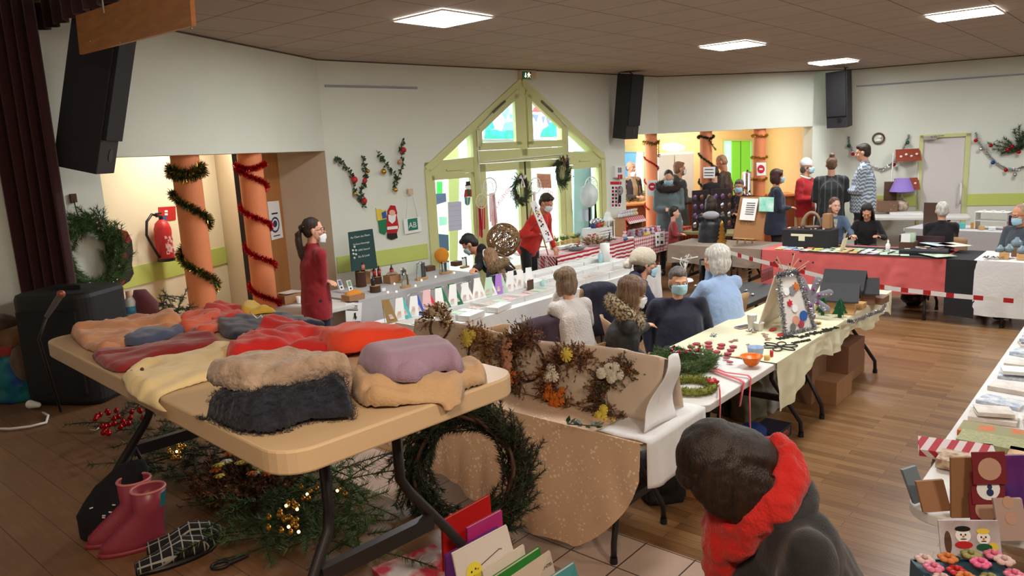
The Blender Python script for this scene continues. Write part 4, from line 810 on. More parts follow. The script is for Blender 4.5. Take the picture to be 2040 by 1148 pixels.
# 2 adult bending over, black coat
h2=at(985,560,.86)
I=person('person in fuzzy black coat and blue mask bending over the cosmetics table',(921,470),z=1.28,face=168,lean=48,pitch=42,yaw=8,hair=('short',H_bk),topm=M('black_fleece',(20,18,22),.95,bump=.8,bscale=90),mask=m_mask,hands=(at(935,555,.95),at(930,560,.95)),near=True,long_top=.25,wid=1.1,skin=SK2,hood=True)
mb=MB();mb.tube([I['q'](.42)+I['sx']*-.12-I['fwd']*.15,I['q'](.25)-I['fwd']*.165,I['q'](.05)+I['sx']*.15-I['fwd']*.1],.012,6);mb.build('bag_strap',M('tan_leather',(120,90,64),.6),I['t'])
# 3 girl
I=person('child with long light brown hair, white headband and furry hood below the black coat',(968,497),z=1.15,face=150,lean=12,pitch=25,hair=('long',H_lb),topm=cloth('dark_navy_coat',(28,32,48)),mask=m_mask,hands=('front','front'),skin=SK3,near=True,wid=1.1)
fur_ring(I,.1,700,.03,.06,'fur_hood',M('brown_fur',(84,66,44),.95,c2=(140,114,80),scale=50),.05)
mb=MB();mb.tube([I['g'](.086*math.cos(a),.02,.03+.102*math.sin(a))for a in[PI*i/12 for i in range(13)]],.006,6);mb.build('headband',m_paper,I['t'])
# 4 red top, leaning over the gingham table
I=person('person in bright red sweater and white mask leaning over the plant table',(1095,388),depth=9.9,face=-38,lean=28,pitch=28,hair=('short',H_dk),topm=cloth('bright_red',(206,44,34)),mask=m_maskw,hands=(at(1104,492,.86),'front'),skin=SK2,near=True,wid=1.05)
# 5 barman
I=person('balding man in striped sweater behind the left end of the bar',(1257,321),depth=14.4,face=-55,hair=('bald',H_gn),topm=grid_mat('striped_knit',(60,48,48),(176,150,120),.32,.06,0,(0,0),.9,.05,coord='obj'),female=False,mask=(m_maskw,.07),hands=('front','front'),skin=SK2)
# 6 grey puffer
I=person('person in grey quilted jacket with dark fur hood and blue mask before the bar',(1332,341),depth=12.3,face=-100,pitch=28,hair=('cropped',H_dk),topm=cloth('grey_quilt',(98,112,116),.3,60),mask=m_mask,hands=('belly','belly'),wid=1.22,hood=True,long_top=.12)
fur_ring(I,.17,800,.05,.03,'fur_hood',M('dark_fur',(24,18,18),.95,c2=(60,46,40),scale=40),.055,.3)
mb=MB();
for k in range(7):z=-.12+.085*k;mb.loft([(I['q'](z),I['sx']*.218*I['s'],I['fwd']*.172*I['s']),(I['q'](z+.012),I['sx']*.218*I['s'],I['fwd']*.172*I['s'])],20)
# 7 man behind
I=person('man in dark olive parka and mask standing behind the grey quilted jacket',(1354,322),depth=13.15,face=5,hair=('short',hairm('ginger_grey',(110,72,50),(160,112,84))),topm=cloth('olive_parka',(62,58,50)),mask=m_maskw,female=False,hands=('down','front'),wid=1.15,long_top=.2,hood=True,skin=SK2)
# 8,9 at the bar
I=person('man in brown leather jacket with short fair hair, head bowed at the bar',(1430,311),depth=13.4,face=150,pitch=30,hair=('cropped',hairm('fair',(150,112,78),(190,150,110))),topm=M('brown_leather',(70,52,42),.5),female=False,hands=('front','front'),wid=1.1,skin=SK2,long_top=.1)
I=person('person in black coat with black hair hunched beside the middle orange column',(1419,332),depth=13.25,face=100,pitch=25,hair=('short',H_bk),topm=cloth('black_wool',(30,24,26)),hands=('front','front'),wid=1.0,long_top=.2)
# 10 man in black tee seated
I=person('man in black printed top and blue mask sitting behind the jewellery stand',(1472,358),depth=12.6,face=-115,pitch=8,yaw=-10,hair=('short',H_gn),topm=M('black_printed_shirt',(30,26,30),.9,c2=(110,70,66),scale=14,thr=(.56,.62)),mask=m_mask,female=False,hands=('front','front'),wid=1.15,skin=SK2)
# 11 child red
I=person('small child with dark hair and red coat standing at the end of the gingham table',(1343,411),depth=12.0,face=-5,hair=('short',H_dk),topm=cloth('child_red',(150,50,50)),hands=('front','front'),skin=SK3)
# 12 child puffer, back view
I=person('child in black quilted coat with grey hood seen from behind at the craft table',(1416,392),depth=10.9,face=75,pitch=10,hair=('bob',H_dk),topm=M('black_quilt',(38,38,46),.45,c2=(22,22,28),scale=14,bump=.5,bscale=25),hands=('reach','front'),wid=1.45,long_top=.1,hood=True)
mb=MB();mb.sph(I['nb']-I['fwd']*.1,(.12,.06,.06),14,8);mb.build('grey_hood',cloth('light_grey_fleece',(166,168,176)),I['t'])
# 13 woman navy
I=person('person in navy sweater with long auburn hair and blue mask beside the easel',(1549,337),depth=12.0,face=-12,hair=('bob',H_au),topm=cloth('navy_knit',(44,50,70)),mask=m_mask,hands=('down','front'),wid=1.3,long_top=.15)
# 14 santa hat
I=person('person in red Christmas sweater, white hat and blue mask near the bar corner',(1608,318),depth=12.6,face=-50,yaw=18,hair=('hat',H_gn),topm=cloth('christmas_red',(176,26,34)),botm=cloth('orange_skirt',(196,120,60)),mask=m_mask,hands=('front','front'),wid=1.15,neckline=.02)
mb=MB();mb.lathe([(.098,0),(.1,.03),(.085,.08),(.05,.115),(.0,.13)],I['g'](0,-.015,.035),18);mb.build('white_hat',M('white_plush',(220,222,226),.95,bump=.4),I['t'])
fur_ring(I,.085,60,.005,0,'white_collar',M('white_knit',(226,224,220),.9),.018)
mb=MB();c_=I['q'](.3)+I['fwd']*.135;[mb.sph(c_+V((0,.01,-.03*k)),(.02+.012*k,.01,.02),8,6)for k in range(3)];mb.build('tree_motif',c_green,I['t'])
# 15 plaid
I=person('person with brown hair bun and dark checked shirt, back turned, beside the white patterned jacket',(1657,312),depth=11.9,face=70,hair=('bun',H_br),topm=grid_mat('dark_check',(50,54,58),(92,92,90),.09,.008,0,(0,0),.9,.1,coord='obj'),botm=cloth('grey_trousers',(58,60,66)),hands=('front','front'),wid=1.2,long_top=.22)
# 16 blue patterned jacket
def zig(name):
 m=M(name,(176,190,206),.8);t=m.node_tree;p=t.nodes['Principled BSDF'];tc=N(t,'ShaderNodeTexCoord');s=N(t,'ShaderNodeSeparateXYZ');t.links.new(tc.outputs['Object'],s.inputs[0])
 a=N(t,'ShaderNodeMath',operation='ADD');t.links.new(s.outputs[0],a.inputs[0]);t.links.new(s.outputs[1],a.inputs[1]);pp=N(t,'ShaderNodeMath',operation='PINGPONG');pp.inputs[1].default_value=.035;t.links.new(a.outputs[0],pp.inputs[0])
 b=N(t,'ShaderNodeMath',operation='ADD');t.links.new(pp.outputs[0],b.inputs[0]);t.links.new(s.outputs[2],b.inputs[1]);w=N(t,'ShaderNodeMath',operation='PINGPONG');w.inputs[1].default_value=.028;t.links.new(b.outputs[0],w.inputs[0])
 l=N(t,'ShaderNodeMath',operation='GREATER_THAN');l.inputs[1].default_value=.014;t.links.new(w.outputs[0],l.inputs[0]);mx=N(t,'ShaderNodeMixRGB');t.links.new(l.outputs[0],mx.inputs[0]);mx.inputs[1].default_value=rgb((206,210,214));mx.inputs[2].default_value=rgb((106,126,156));t.links.new(mx.outputs[0],p.inputs['Base Color']);return m
I=person('tall man in white and blue zigzag patterned jacket, back turned, by the white wall',(1717,287),depth=11.8,face=148,pitch=8,hair=('short',H_dk),topm=zig('zigzag_jacket'),botm=cloth('black_jeans',(30,30,34)),female=False,hands=('front','down'),wid=1.25,collar=True)
# 17 girl denim
I=person('young person in denim jacket with long side hair sitting behind the pink table',(1664,394),depth=10.6,face=-100,pitch=2,yaw=12,pose='sit',hair=('side',hairm('chestnut',(76,46,34),(120,78,56))),topm=cloth('denim',(78,98,122),.4,150),hands=('table','lap'),near=True,wid=1.05,skin=SK3)
mb=MB();mb.loft([(I['q'](.1),I['sx']*.04,I['fwd']*.133),(I['q'](.5),I['sx']*.05,I['fwd']*.1)],12);mb.build('white_top',M('white_patterned_top',(190,190,180),.9,c2=(120,124,110),scale=60),I['t'])
# 18 dark hair
I=person('person in black with long black hair, head bowed, behind the pink table',(1727,409),depth=10.2,face=-120,lean=20,pitch=35,pose='sit',hair=('long',H_bk),topm=cloth('black_cotton',(24,22,26)),hands=('table','table'),near=True)
# 19 white hair lady
I=person('person with short white hair in black coat sitting with back turned at the right',(1878,402),z=1.29,face=65,pose='sit',hair=('short',H_gr),topm=cloth('black_coat',(18,14,20)),botm=cloth('red_trousers',(190,24,36)),hands=('lap','lap'),wid=1.3,near=True,collar=True)
# 20 man right
I=person('man in dark grey shirt with glasses and chin mask sitting behind the pottery table',(2030,408),z=1.3,face=-170,pitch=12,pose='sit',hair=('cropped',hairm('sandy',(140,112,90),(176,150,128))),topm=cloth('charcoal_shirt',(58,64,72)),female=False,mask=(m_mask,.02),glasses=True,hands=('lap','lap'),wid=1.25,near=True,skin=SK2)
# 21 beige hat
I=person('person in cream knitted hat and navy hooded jacket',(1288,497),z=1.3,face=2,pitch=6,pose='sit',hair=('hat',H_dk),topm=cloth('navy_hoodie',(38,42,74)),hands=('table','table'),glasses=True,mask=(m_mask,.035),near=True,lean=14,hood=True,wid=1.15,skin=SK)
mb=MB();c_=I['g'](0,-.025,.05);mb.sph(c_,(.1,.115,.092),20,14,I['qh']);mb.sph(I['g'](0,-.1,.03),(.075,.05,.055),14,10,I['qh']);blob(mb,'knitted_hat',cloth('cream_knit',(218,208,188),.8,120),I['t'],.009,disp=.006,dscale=.02)
mb=MB();[mb.sph(I['g'](R(-.02,.02),-.165+R(-.02,.02),-.02+R(-.02,.02)),.03,10,7)for k in range(6)];mb.build('pompom',M('white_pompom',(226,222,214),.95,bump=.8),I['t'])
# 22 fur collar lady
I=person('person with brown bobbed hair, mottled fur collar and black coat, leaning towards the navy sweater',(1268,554),z=1.28,face=-4,pitch=14,yaw=8,pose='sit',lean=12,hair=('puffy',H_br),topm=M('black_padded_coat',(34,32,34),.6,bump=.3,bscale=50),mask=m_maskw,glasses=True,hands=('lap',at(1313,648,.82)),near=True,wid=1.3,long_top=.1)
fur_ring(I,.115,2600,.03,.02,'fur_collar',m_fur,.055,.45)
# 23 navy big
I=person('large person in navy sweater and blue mask facing the camera beside the craft table',(1352,534),z=1.24,face=-88,pitch=8,pose='sit',lean=-6,hair=('short',H_gn),topm=cloth('deep_navy',(26,28,48),.3,120),mask=m_mask,hands=('down','down'),near=True,wid=1.75,shoulder=1.12)
# 24 light blue cardigan
I=person('person with white hair in light blue cardigan, back turned, at the jewellery table',(1426,490),z=1.33,face=118,pose='sit',lean=8,pitch=4,yaw=16,hair=('puffy',H_gr),topm=M('powder_blue_wool',(150,176,214),.9,bump=.5,bscale=90,sheen=.3),hands=('table','chin'),near=True,wid=1.42,collar=True,botm=cloth('navy_skirt',(34,40,66)))
# 25 white sweater
I=person('person with short brown hair in fluffy white sweater sitting at the card trays, back turned',(1124,533),z=1.26,face=118,pose='sit',lean=16,pitch=5,hair=('bob',hairm('mousy',(92,72,56),(150,124,100))),topm=M('fluffy_white_wool',(216,208,204),.95,bump=.9,bscale=70,sheen=.3),hands=('chin','table'),near=True,wid=1.28)
# 26 foreground, looking down at the books on the stage
I=person('person in black coat and bright red scarf bending over books, brown bob hiding face',(1362,866),depth=1.84,face=-172,pitch=66,lean=16,nk=.75,bulk=1,yaw=-4,hair=('bob',H_fg),topm=M('black_wool_coat',(26,25,30),.85,bump=.25,bscale=260,sheen=.2),hands=(ad(1400,1250,1.7),ad(1500,1290,1.6)),near=True,wid=1.9,long_top=.3,head_s=1.0,shoulder=1.15)
mb=MB();g=I['g'];hs=I['hs'];hx,hy,hz=I['hx'],I['hy'],I['hz']
for sd in(-1,1):mb.loft([(g(sd*.05,.0,.09),hx*.05*hs,hy*.085*hs),(g(sd*.085,.03,.02),hx*.03*hs,hy*.09*hs),(g(sd*.098,.035,-.07),hx*.024*hs,hy*.085*hs),(g(sd*.1,.03,-.15),hx*.016*hs,hy*.07*hs)],14)
mb.sph(g(0,-.06,-.03),(.1*hs,.07*hs,.12*hs),16,10,I['qh']);mb.sph(g(0,-.02,.05),(.1*hs,.108*hs,.094*hs),20,12,I['qh'])
blob(mb,'hair_curtain',H_fg,I['t'],.008,disp=.008,dscale=.025)
mb=MB();random.seed(3)
for k in range(900):
 sd=random.choice((-1,1));b_=g(sd*.1 if sd else R(-.09,.09),R(-.05,.1)if sd else R(-.13,-.1),R(-.16,-.02));s_=hy*.0012;mb.add([b_+s_,b_-s_,b_-hz*R(.03,.06)+V((R(-.01,.01),R(-.01,.01),0))],[(0,1,2)])
mb.build('hair_strands',H_fg,I['t'])
mb=MB();c_=I['nb']+I['ax']*.03
mb.tube([c_+I['sx']*.1*math.cos(a)+I['fwd']*(.1*math.sin(a)+.01)-I['ax']*.055*math.sin(a)for a in[2*PI*i/20 for i in range(20)]],.05,12,closed=True)
mb.tube([c_+I['sx']*.09*math.cos(a)+I['fwd']*(.12*math.sin(a)+.03)-I['ax']*(.1*math.sin(a)+.02)for a in[2*PI*i/20 for i in range(20)]],.042,12,closed=True)
mb.caps(c_+I['fwd']*.12-I['ax']*.1,c_+I['fwd']*.17-I['ax']*.22,.06,.05,12)
blob(mb,'red_scarf',M('scarlet_wool',(186,26,18),.95,bump=.5,bscale=120,sheen=.2),I['t'],.009,disp=.03,dscale=.05)
mb=MB();q=I['q']
mb.tube([q(.53)+I['sx']*.125*math.cos(a)+I['fwd']*(.115*math.sin(a))for a in[PI*.9+PI*1.2*i/14 for i in range(15)]],.035,10);blob(mb,'coat_collar',MATS['black_wool_coat'],I['t'],.012,disp=.012)
FG=I
# ================= FURNITURE
def leg_frame(t,x,W,H,mat,s=1,name='leg'):
 for sd in(-1,1):
  mb=MB();y0=sd*W*.16;y1=sd*W*.42;mb.tube([V((x,y0,H-.02)),V((x,y0,H*.62)),V((x+s*.02,y0+sd*.02,H*.55)),V((x+s*.05,(y0+y1)/2+sd*.02,H*.34)),V((x+s*.07,y1,H*.16)),V((x+s*.07,y1+sd*.005,0.02))],.0165,8)
  o=mb.build(name,mat,t);f=MB();f.cone((x+s*.07,y1+sd*.005,0),(x+s*.07,y1+sd*.005,.035),.022,.02,8);f.build('foot_cap',m_black,o)
 mb=MB();mb.box((x+s*.045,0,H*.4),(.03,W*.5,.045));mb.build('crossbar',mat,t)
m_hdpe=M('white_table_plastic',(222,220,216),.45,bump=.1,bscale=300);m_beige=M('beige_table_plastic',(206,178,142),.4,bump=.08,bscale=300);m_tleg=M('charcoal_tube',(50,46,46),.4,metal=.4)
def rr(L,W,r,n=6):
 p=[]
 for cx,cy,a0 in((L/2-r,W/2-r,0),(-L/2+r,W/2-r,PI/2),(-L/2+r,-W/2+r,PI),(L/2-r,-W/2+r,1.5*PI)):
  for i in range(n+1):a=a0+PI/2*i/n;p.append((cx+r*math.cos(a),cy+r*math.sin(a)))
 return p
def ftable(c,rz,L,W,H,mat,lab,z0=0,th=.045,group='folding trestle tables',r=.06):
 t=T('folding_table',lab,'table',(c[0],c[1],z0),rz,group);mb=MB();mb.prism(rr(L,W,r),H-th,H);mb.build('tabletop',mat,t,bevel=.006)
 for s in(-1,1):leg_frame(t,s*(L/2-.28),W,H-th,m_tleg,s)
 return t
def cen(o,L,W,d=UU,w=VV):return V((o[0],o[1],0))+d*L/2+w*W/2
def cloth(o,L,W,z,drops,mat,lab,rip=.012,d=UU,w=VV,seed=1,grp=None,nm='tablecloth',hem=.015,wl=.16,fn=None,pleat=0):
 """cloth over a table whose near corner is o; drops: near long side, far end, far long side, near end"""
 random.seed(seed);o=V((o[0],o[1],0));r_=.012;N_=14
 per=[]  # corner points with outward normals
 A=[(V((0,0)),V((L,0)),V((0,-1)),drops[0]),(V((L,0)),V((L,W)),V((1,0)),drops[1]),(V((L,W)),V((0,W)),V((0,1)),drops[2]),(V((0,W)),V((0,0)),V((-1,0)),drops[3])]
 mb=MB();top=[o+d*a+w*b+V((0,0,z+.006))for a,b in((-r_,-r_),(L+r_,-r_),(L+r_,W+r_),(-r_,W+r_))]
 G=[[top[0].lerp(top[1],i/20).lerp(top[3].lerp(top[2],i/20),j/8)+V((0,0,(.002*noise.noise(V((i*.7,j*.9,seed))))if 0<j<8 else 0))for j in range(9)]for i in range(21)]
 mb.grid(G)
 for k,(p,q,n,dr)in enumerate(A):
  if dr<=0:continue
  le=(q-p).length;ns=max(6,int(le/.035));G=[]
  for i in range(ns+1):
   f=i/ns;b=p.lerp(q,f)+n*r_;s_=f*le;row=[]
   D=fn(k,s_,le)if fn and fn(k,s_,le)is not None else dr+hem*noise.noise(V((s_*2.2,k*3+seed,0)))*2
   for j in range(N_+1):
    g_=j/N_;am=rip*g_**.8*(noise.noise(V((s_/wl,seed+k*7,g_*.6)))*2.2+(pleat*math.sin(s_*2*PI/.09)if pleat else 0))+.006*noise.noise(V((s_*14,g_*6,seed)))
    x=b+n*(abs(am)if j else 0);row.append(o+d*x.x+w*x.y+V((0,0,z+.006-D*g_)))
   G.append(row)
  mb.grid(G)
 ob=S(mb,nm,mat,lab,'tablecloth',group=grp);ob.data.materials[0]=mat;return ob
wl_cl=M('white_cloth',(226,226,226),.85,bump=.25,bscale=30);gr_cl=M('grey_cloth',(190,188,190),.85,bump=.25,bscale=30)
# cards tables
QC=(-.75,5.95);ftable(cen(QC,1.9,.75),GR,1.9,.75,.735,m_hdpe,'folding table under the white cloth carrying the greeting card rack');q2=V((QC[0],QC[1],0))+UU*1.92;ftable(cen(q2,1.9,.75),GR,1.9,.75,.735,m_hdpe,'folding table under white trays of cards beyond the fluffy white sweater')
cloth(QC,3.85,.75,.74,(.5,.4,.55,.5),wl_cl,'white gathered cloth over the long greeting card tables',.03,seed=3,wl=.08)
# cosmetics table and side table
Q1=(-1.6,7.55);ftable(cen(Q1,1.83,.75),GR,1.83,.75,.735,m_hdpe,'folding table under the grey cloth with chalkboard and oil bottles');cloth(Q1,1.83,.75,.74,(.6,.5,.5,.6),gr_cl,'light grey cloth over the cosmetics table by the wall',.022,seed=5)
q0=V((Q1[0],Q1[1],0))-UU*.72-VV*.06;ftable(cen(q0,.68,.62),GR,.68,.62,.735,m_hdpe,'small white table behind the dark red sweater, left of grey cloth')
# gingham tables
def gingham(name,c1,c2,size,stripes=False,rot=0.):
 m=M(name,c1,.85);t=m.node_tree;p=t.nodes['Principled BSDF'];tc=N(t,'ShaderNodeNewGeometry');mp=N(t,'ShaderNodeMapping',vector_type='TEXTURE');mp.inputs['Rotation'].default_value=(0,0,rot);t.links.new(tc.outputs['Position'],mp.inputs[0]);s=N(t,'ShaderNodeSeparateXYZ');t.links.new(mp.outputs[0],s.inputs[0]);sg=[]
 zy=N(t,'ShaderNodeMath',operation='SUBTRACT');t.links.new(s.outputs[2],zy.inputs[0]);t.links.new(s.outputs[1],zy.inputs[1])
 for src in([zy.outputs[0]]if stripes else[s.outputs[0],zy.outputs[0]]):
  a=N(t,'ShaderNodeMath',operation='PINGPONG');a.inputs[1].default_value=size;t.links.new(src,a.inputs[0]);b=N(t,'ShaderNodeMath',operation='GREATER_THAN');b.inputs[1].default_value=size/2;t.links.new(a.outputs[0],b.inputs[0]);sg.append(b)
 if stripes:f=sg[0].outputs[0]
 else:
  h=N(t,'ShaderNodeMath',operation='ADD');t.links.new(sg[0].outputs[0],h.inputs[0]);t.links.new(sg[1].outputs[0],h.inputs[1]);h2=N(t,'ShaderNodeMath',operation='MULTIPLY');h2.inputs[1].default_value=.5;t.links.new(h.outputs[0],h2.inputs[0]);f=h2.outputs[0]
 mx=N(t,'ShaderNodeMixRGB');t.links.new(f,mx.inputs[0]);mx.inputs[1].default_value=rgb(c1);mx.inputs[2].default_value=rgb(c2);t.links.new(mx.outputs[0],p.inputs['Base Color']);return m
m_str=gingham('red_stripes',(234,228,226),(176,34,50),.027,True,GR);m_ging=gingham('red_gingham',(236,226,226),(184,40,56),.028,rot=GR);m_ging2=gingham('orange_gingham',(214,108,70),(166,40,36),.05,rot=GR)
QS=(.62,9.98);dS=UU
ftable(cen(QS,1.9,.6),GR,1.9,.6,.735,m_hdpe,'folding table under the red striped cloth with potted plants');cloth(QS,1.95,.62,.74,(.3,.0,.3,.36),m_str,'red and white striped cloth over the plant table',.02,seed=8,fn=lambda k,s,L:.14+.24*min(1,s/L*1.35)if k==0 else None)
q3=V((QS[0],QS[1],0))+UU*1.96;ftable(cen(q3,1.8,.6),GR,1.8,.6,.735,m_hdpe,'folding table under the red gingham cloth with wrapped sweets');cloth(q3,1.42,.62,.74,(.3,0,.3,0),m_ging,'small checked red and white gingham cloth over the sweets table',.015,seed=9)
q4=q3+UU*1.43-VV*.01;cloth(q4,.44,.63,.745,(.42,.35,.3,0),m_ging2,'orange red checked cloth at the bar end of the sweets table',.02,seed=10)
mb=MB();a=V((QS[0],QS[1],0))-UU*.03+VV*.1;P=[[a+VV*(.5*i/12)-UU*(.02+.02*math.sin(i*2.))+V((0,0,.72-.62*j/6))for j in range(7)]for i in range(13)];mb.grid(P);S(mb,'gingham_curtain',m_ging,'dark red gingham cloth hanging to the floor at the end of the plant table','tablecloth')
# ivory table with the dried wreaths, and the craft tables
KI=V((.60,3.47,0));dI=VV;wI=UU
m_iv=M('ivory_damask',(214,172,128),.38,sheen=.3,bump=.2,bscale=14);t_=m_iv.node_tree;p_=t_.nodes['Principled BSDF'];nz=N(t_,'ShaderNodeTexVoronoi',feature='F1');nz.inputs['Scale'].default_value=42;g_=N(t_,'ShaderNodeNewGeometry');t_.links.new(g_.outputs['Position'],nz.inputs['Vector']);nn=N(t_,'ShaderNodeTexNoise');nn.inputs['Scale'].default_value=9;t_.links.new(g_.outputs['Position'],nn.inputs['Vector']);ad_=N(t_,'ShaderNodeMath',operation='MULTIPLY_ADD');ad_.inputs[1].default_value=-1.2;t_.links.new(nn.outputs[0],ad_.inputs[0]);t_.links.new(nz.outputs['Distance'],ad_.inputs[2]);cr=N(t_,'ShaderNodeValToRGB');cr.color_ramp.elements[0].position=.0;cr.color_ramp.elements[1].position=.02;cr.color_ramp.elements[0].color=rgb((252,234,206));cr.color_ramp.elements[1].color=rgb((230,194,160))
a2=N(t_,'ShaderNodeMath',operation='ADD');a2.inputs[1].default_value=.38;t_.links.new(ad_.outputs[0],a2.inputs[0]);t_.links.new(a2.outputs[0],cr.inputs[0]);t_.links.new(cr.outputs[0],p_.inputs['Base Color'])
t=ftable(KI+dI*.95+wI*.31,GR+PI/2,1.9,.62,.735,m_hdpe,'folding table under the ivory damask cloth with dried wreaths')
def ihem(k,s,L):
 if k==3:return.12+.58*min(1,max(0,(s-.0))/.38)**.8-.25*max(0,(s-1.0))+.02*math.sin(s*9)
 return None
 # near long side is the start side (k==0) in the d=VV frame
def ihem2(k,s,L):
 if k==0:return min(.7,.2+.5*min(1,s/.42)**.7)-.22*max(0,s-.8)+.02*math.sin(s*8)
 return None
def cloth2(o,L,W,z,drops,mat,lab,**k):return cloth(o,L,W,z,drops,mat,lab,d=VV,w=UU,**k)
cloth2(KI,1.95,.62,.74,(.6,.3,.2,0),m_iv,'ivory flowered damask cloth hanging almost to the tiles',rip=.035,seed=12,fn=ihem2,wl=.2)
# white under sheet on the table corner
m_sheet=M('white_sheet',(232,230,230),.7,bump=.4,bscale=12)
mb=MB();o_=KI-VV*.02;G=[]
for i in range(15):
 row=[];f=i/14*.62
 for j in range(25):
  s_=j/24*.52-.24;zz=.752
  if s_<0:row.append(o_+UU*f+V((0,0,.752+s_*(1.0+.12*math.sin(f*9))))-VV*(.012+.015*abs(math.sin(f*16))*min(1,-s_*5)))
  else:row.append(o_+UU*f+VV*s_+V((0,0,.752+.003*math.sin(f*20+s_*30))))
 G.append(row)
mb.grid(G);S(mb,'table_sheet',m_sheet,'white sheet over the right end of the ivory table','sheet',solid=.004)
# leaning display board with its cloth
m_bk=M('backdrop_cloth',(224,204,184),.85,bump=.3,bscale=10);bo=KI+UU*.25+VV*.06;mb=MB();G=[]
for i in range(60):
 s_=i/59*1.95;row=[]
 for j in range(12):
  h_=j/11*.33;zt=h_+.015*math.sin(s_*5)*(j/11);row.append(bo+VV*s_+UU*(h_*.28+.006*noise.noise(V((s_*6,h_*6,2)))*2)+V((0,0,.752+zt)))
 top=row[-1]
 for j in range(1,5):row.append(top+UU*(.035*j)+V((0,0,.012*math.sin(j*.8)-.02*j+.01*noise.noise(V((s_*9,j,0))))))
 for j in range(1,8):row.append(top+UU*(.14+.012*j)+V((0,0,-.08-.045*j)))
 G.append(row)
mb.grid(G);S(mb,'display_backdrop',m_bk,'long cream cloth backdrop standing behind the dried flower wreaths','backdrop',solid=.003)
mb=MB();G=[]
for i in range(14):
 row=[];a_=i/13*.34
 for j in range(16):
  f=j/15;row.append(bo+VV*(-.01-.02*math.sin(f*7)-.05*f*a_)+UU*(.13*(1-f)*.9-.16*f+a_*(.3+.6*f))+V((0,0,1.09-.33*f+.006*math.sin(a_*12))));
 G.append(row)
mb.grid(G);S(mb,'draped_cloth',m_sheet,'rumpled white cloth falling from the right end of the backdrop','cloth',solid=.003)
SW=V((1.05,3.95,0));t1=ftable(cen(SW,1.85,.76),GR,1.85,.76,.74,m_hdpe,'white folding table with green wreaths and red ribbons',r=.05);q5=SW+UU*1.88;t2=ftable(cen(q5,1.85,.76),GR,1.85,.76,.74,m_hdpe,'white folding table under cream cloth with wooden bird houses',r=.05)
m_creamcl=M('cream_crumpled_cloth',(232,226,192),.7,bump=.5,bscale=9)
cloth(SW+UU*.98,2.72,.76,.742,(.25,.14,.1,0),m_creamcl,'cream crumpled cloth hanging over the craft tables edge',.022,seed=21,fn=lambda k,s,L:(.33-.17*min(1,s/.9)+.05*math.sin(s*7)+.08*max(0,s-2.0))if k==0 else None,wl=.1)
# pink, taupe, white right, back tables
QP=(4.93,8.3);dP=VV;m_pink=M('salmon_pink_cloth',(212,100,100),.85,bump=.3,bscale=12)
ftable(V((QP[0],QP[1],0))+VV*1.05+UU*.38,GR+PI/2,2.1,.76,.735,m_hdpe,'folding table under the salmon pink cloth');cloth2(QP,2.14,.78,.74,(.44,.35,.4,.1),m_pink,'salmon pink cloth over the card and jewellery table',rip=.035,seed=30,wl=.18)
m_blkc=M('black_cloth',(34,32,36),.85,bump=.2,bscale=20)
t=V((QP[0],QP[1],0));cloth2(t-VV*.3,.3,.76,.742,(.66,0,.3,.3),m_blkc,'black cloth strip hanging between the pink and the white tables',rip=.01,seed=31)
ftable(t-VV*1.35+UU*.38,GR+PI/2,2.0,.76,.735,m_hdpe,'folding table under the white cloth with glass bottles at the right');cloth2(t-VV*2.3,2.02,.78,.744,(.62,0,.4,.3),wl_cl,'long smooth white cloth on the pottery table at the right',rip=.02,seed=32,wl=.3)
m_taupe=M('taupe_cloth',(150,132,118),.9,bump=.3,bscale=20);qt=t+VV*2.2+UU*.12;ftable(qt+VV*.7+UU*.36,GR+PI/2,1.4,.72,.72,m_hdpe,'folding table under the taupe cloth with the easel');cloth2(qt,1.4,.74,.725,(.26,.2,.3,.2),m_taupe,'taupe brown cloth on the easel table',rip=.02,seed=33)
qb=V((6.0,11.2,0));dB=V((.63,-.777,0));wB=V((.777,.63,0));ftable(qb+dB*.9+wB*.35,math.atan2(dB.y,dB.x),1.9,.7,.735,m_hdpe,'folding table under white cloth near the white door');cloth(qb+wB*.72,1.9,.7,.74,(.5,.2,.5,.2),gr_cl,'white cloth of the table behind the white haired person',.02,d=dB,w=-wB,seed=35)if False else cloth(qb,1.9,.7,.74,(.5,.2,.5,.2),gr_cl,'white cloth of the table behind the white haired person',.02,d=dB,w=wB,seed=35)
qd=V((5.9,12.7,0));ftable(qd+eD*.85-nD*0+V((0,0,0)),math.atan2(eD.y,eD.x),1.7,.6,.8,m_hdpe,'folding table against the right wall with lamp and baskets')
ftable((2.15,7.2),GR,1.3,.7,.7,M('black_tabletop',(26,26,30),.5),'black table with silver jewellery behind the light blue cardigan')
ftable((3.5,12.2),GR+PI/2,1.2,.6,.72,M('olive_tabletop',(168,156,110),.6),'table with pale green cloth in front of the bar')
# right stall tables
QR=V((1.5,2.72,0));ftable(QR+UU*.93-VV*.38,GR,1.86,.76,.735,m_hdpe,'white folding table with cards and boxes at the picture edge',r=.12);q6=QR+UU*1.9;ftable(q6+UU*.93-VV*.38,GR,1.86,.76,.735,m_hdpe,'white folding table of handmade notebooks at the right edge')
cloth(QR+UU*.55,3.2,.76,.738,(.06,.1,0,0),wl_cl,'white cloth under the handmade notebooks',.004,d=UU,w=-VV,seed=40)
# stage table
STc=V((-.915,2.47,.82));ST=ftable(STc,math.atan2(1.33,-1.35),1.86,.775,.74,m_beige,'beige folding table on the stage piled with clothes',.82,.06,r=.09)
for ch in list(ST.children):
 if ch.name.startswith('foot')or ch.name.startswith('crossbar'):pass
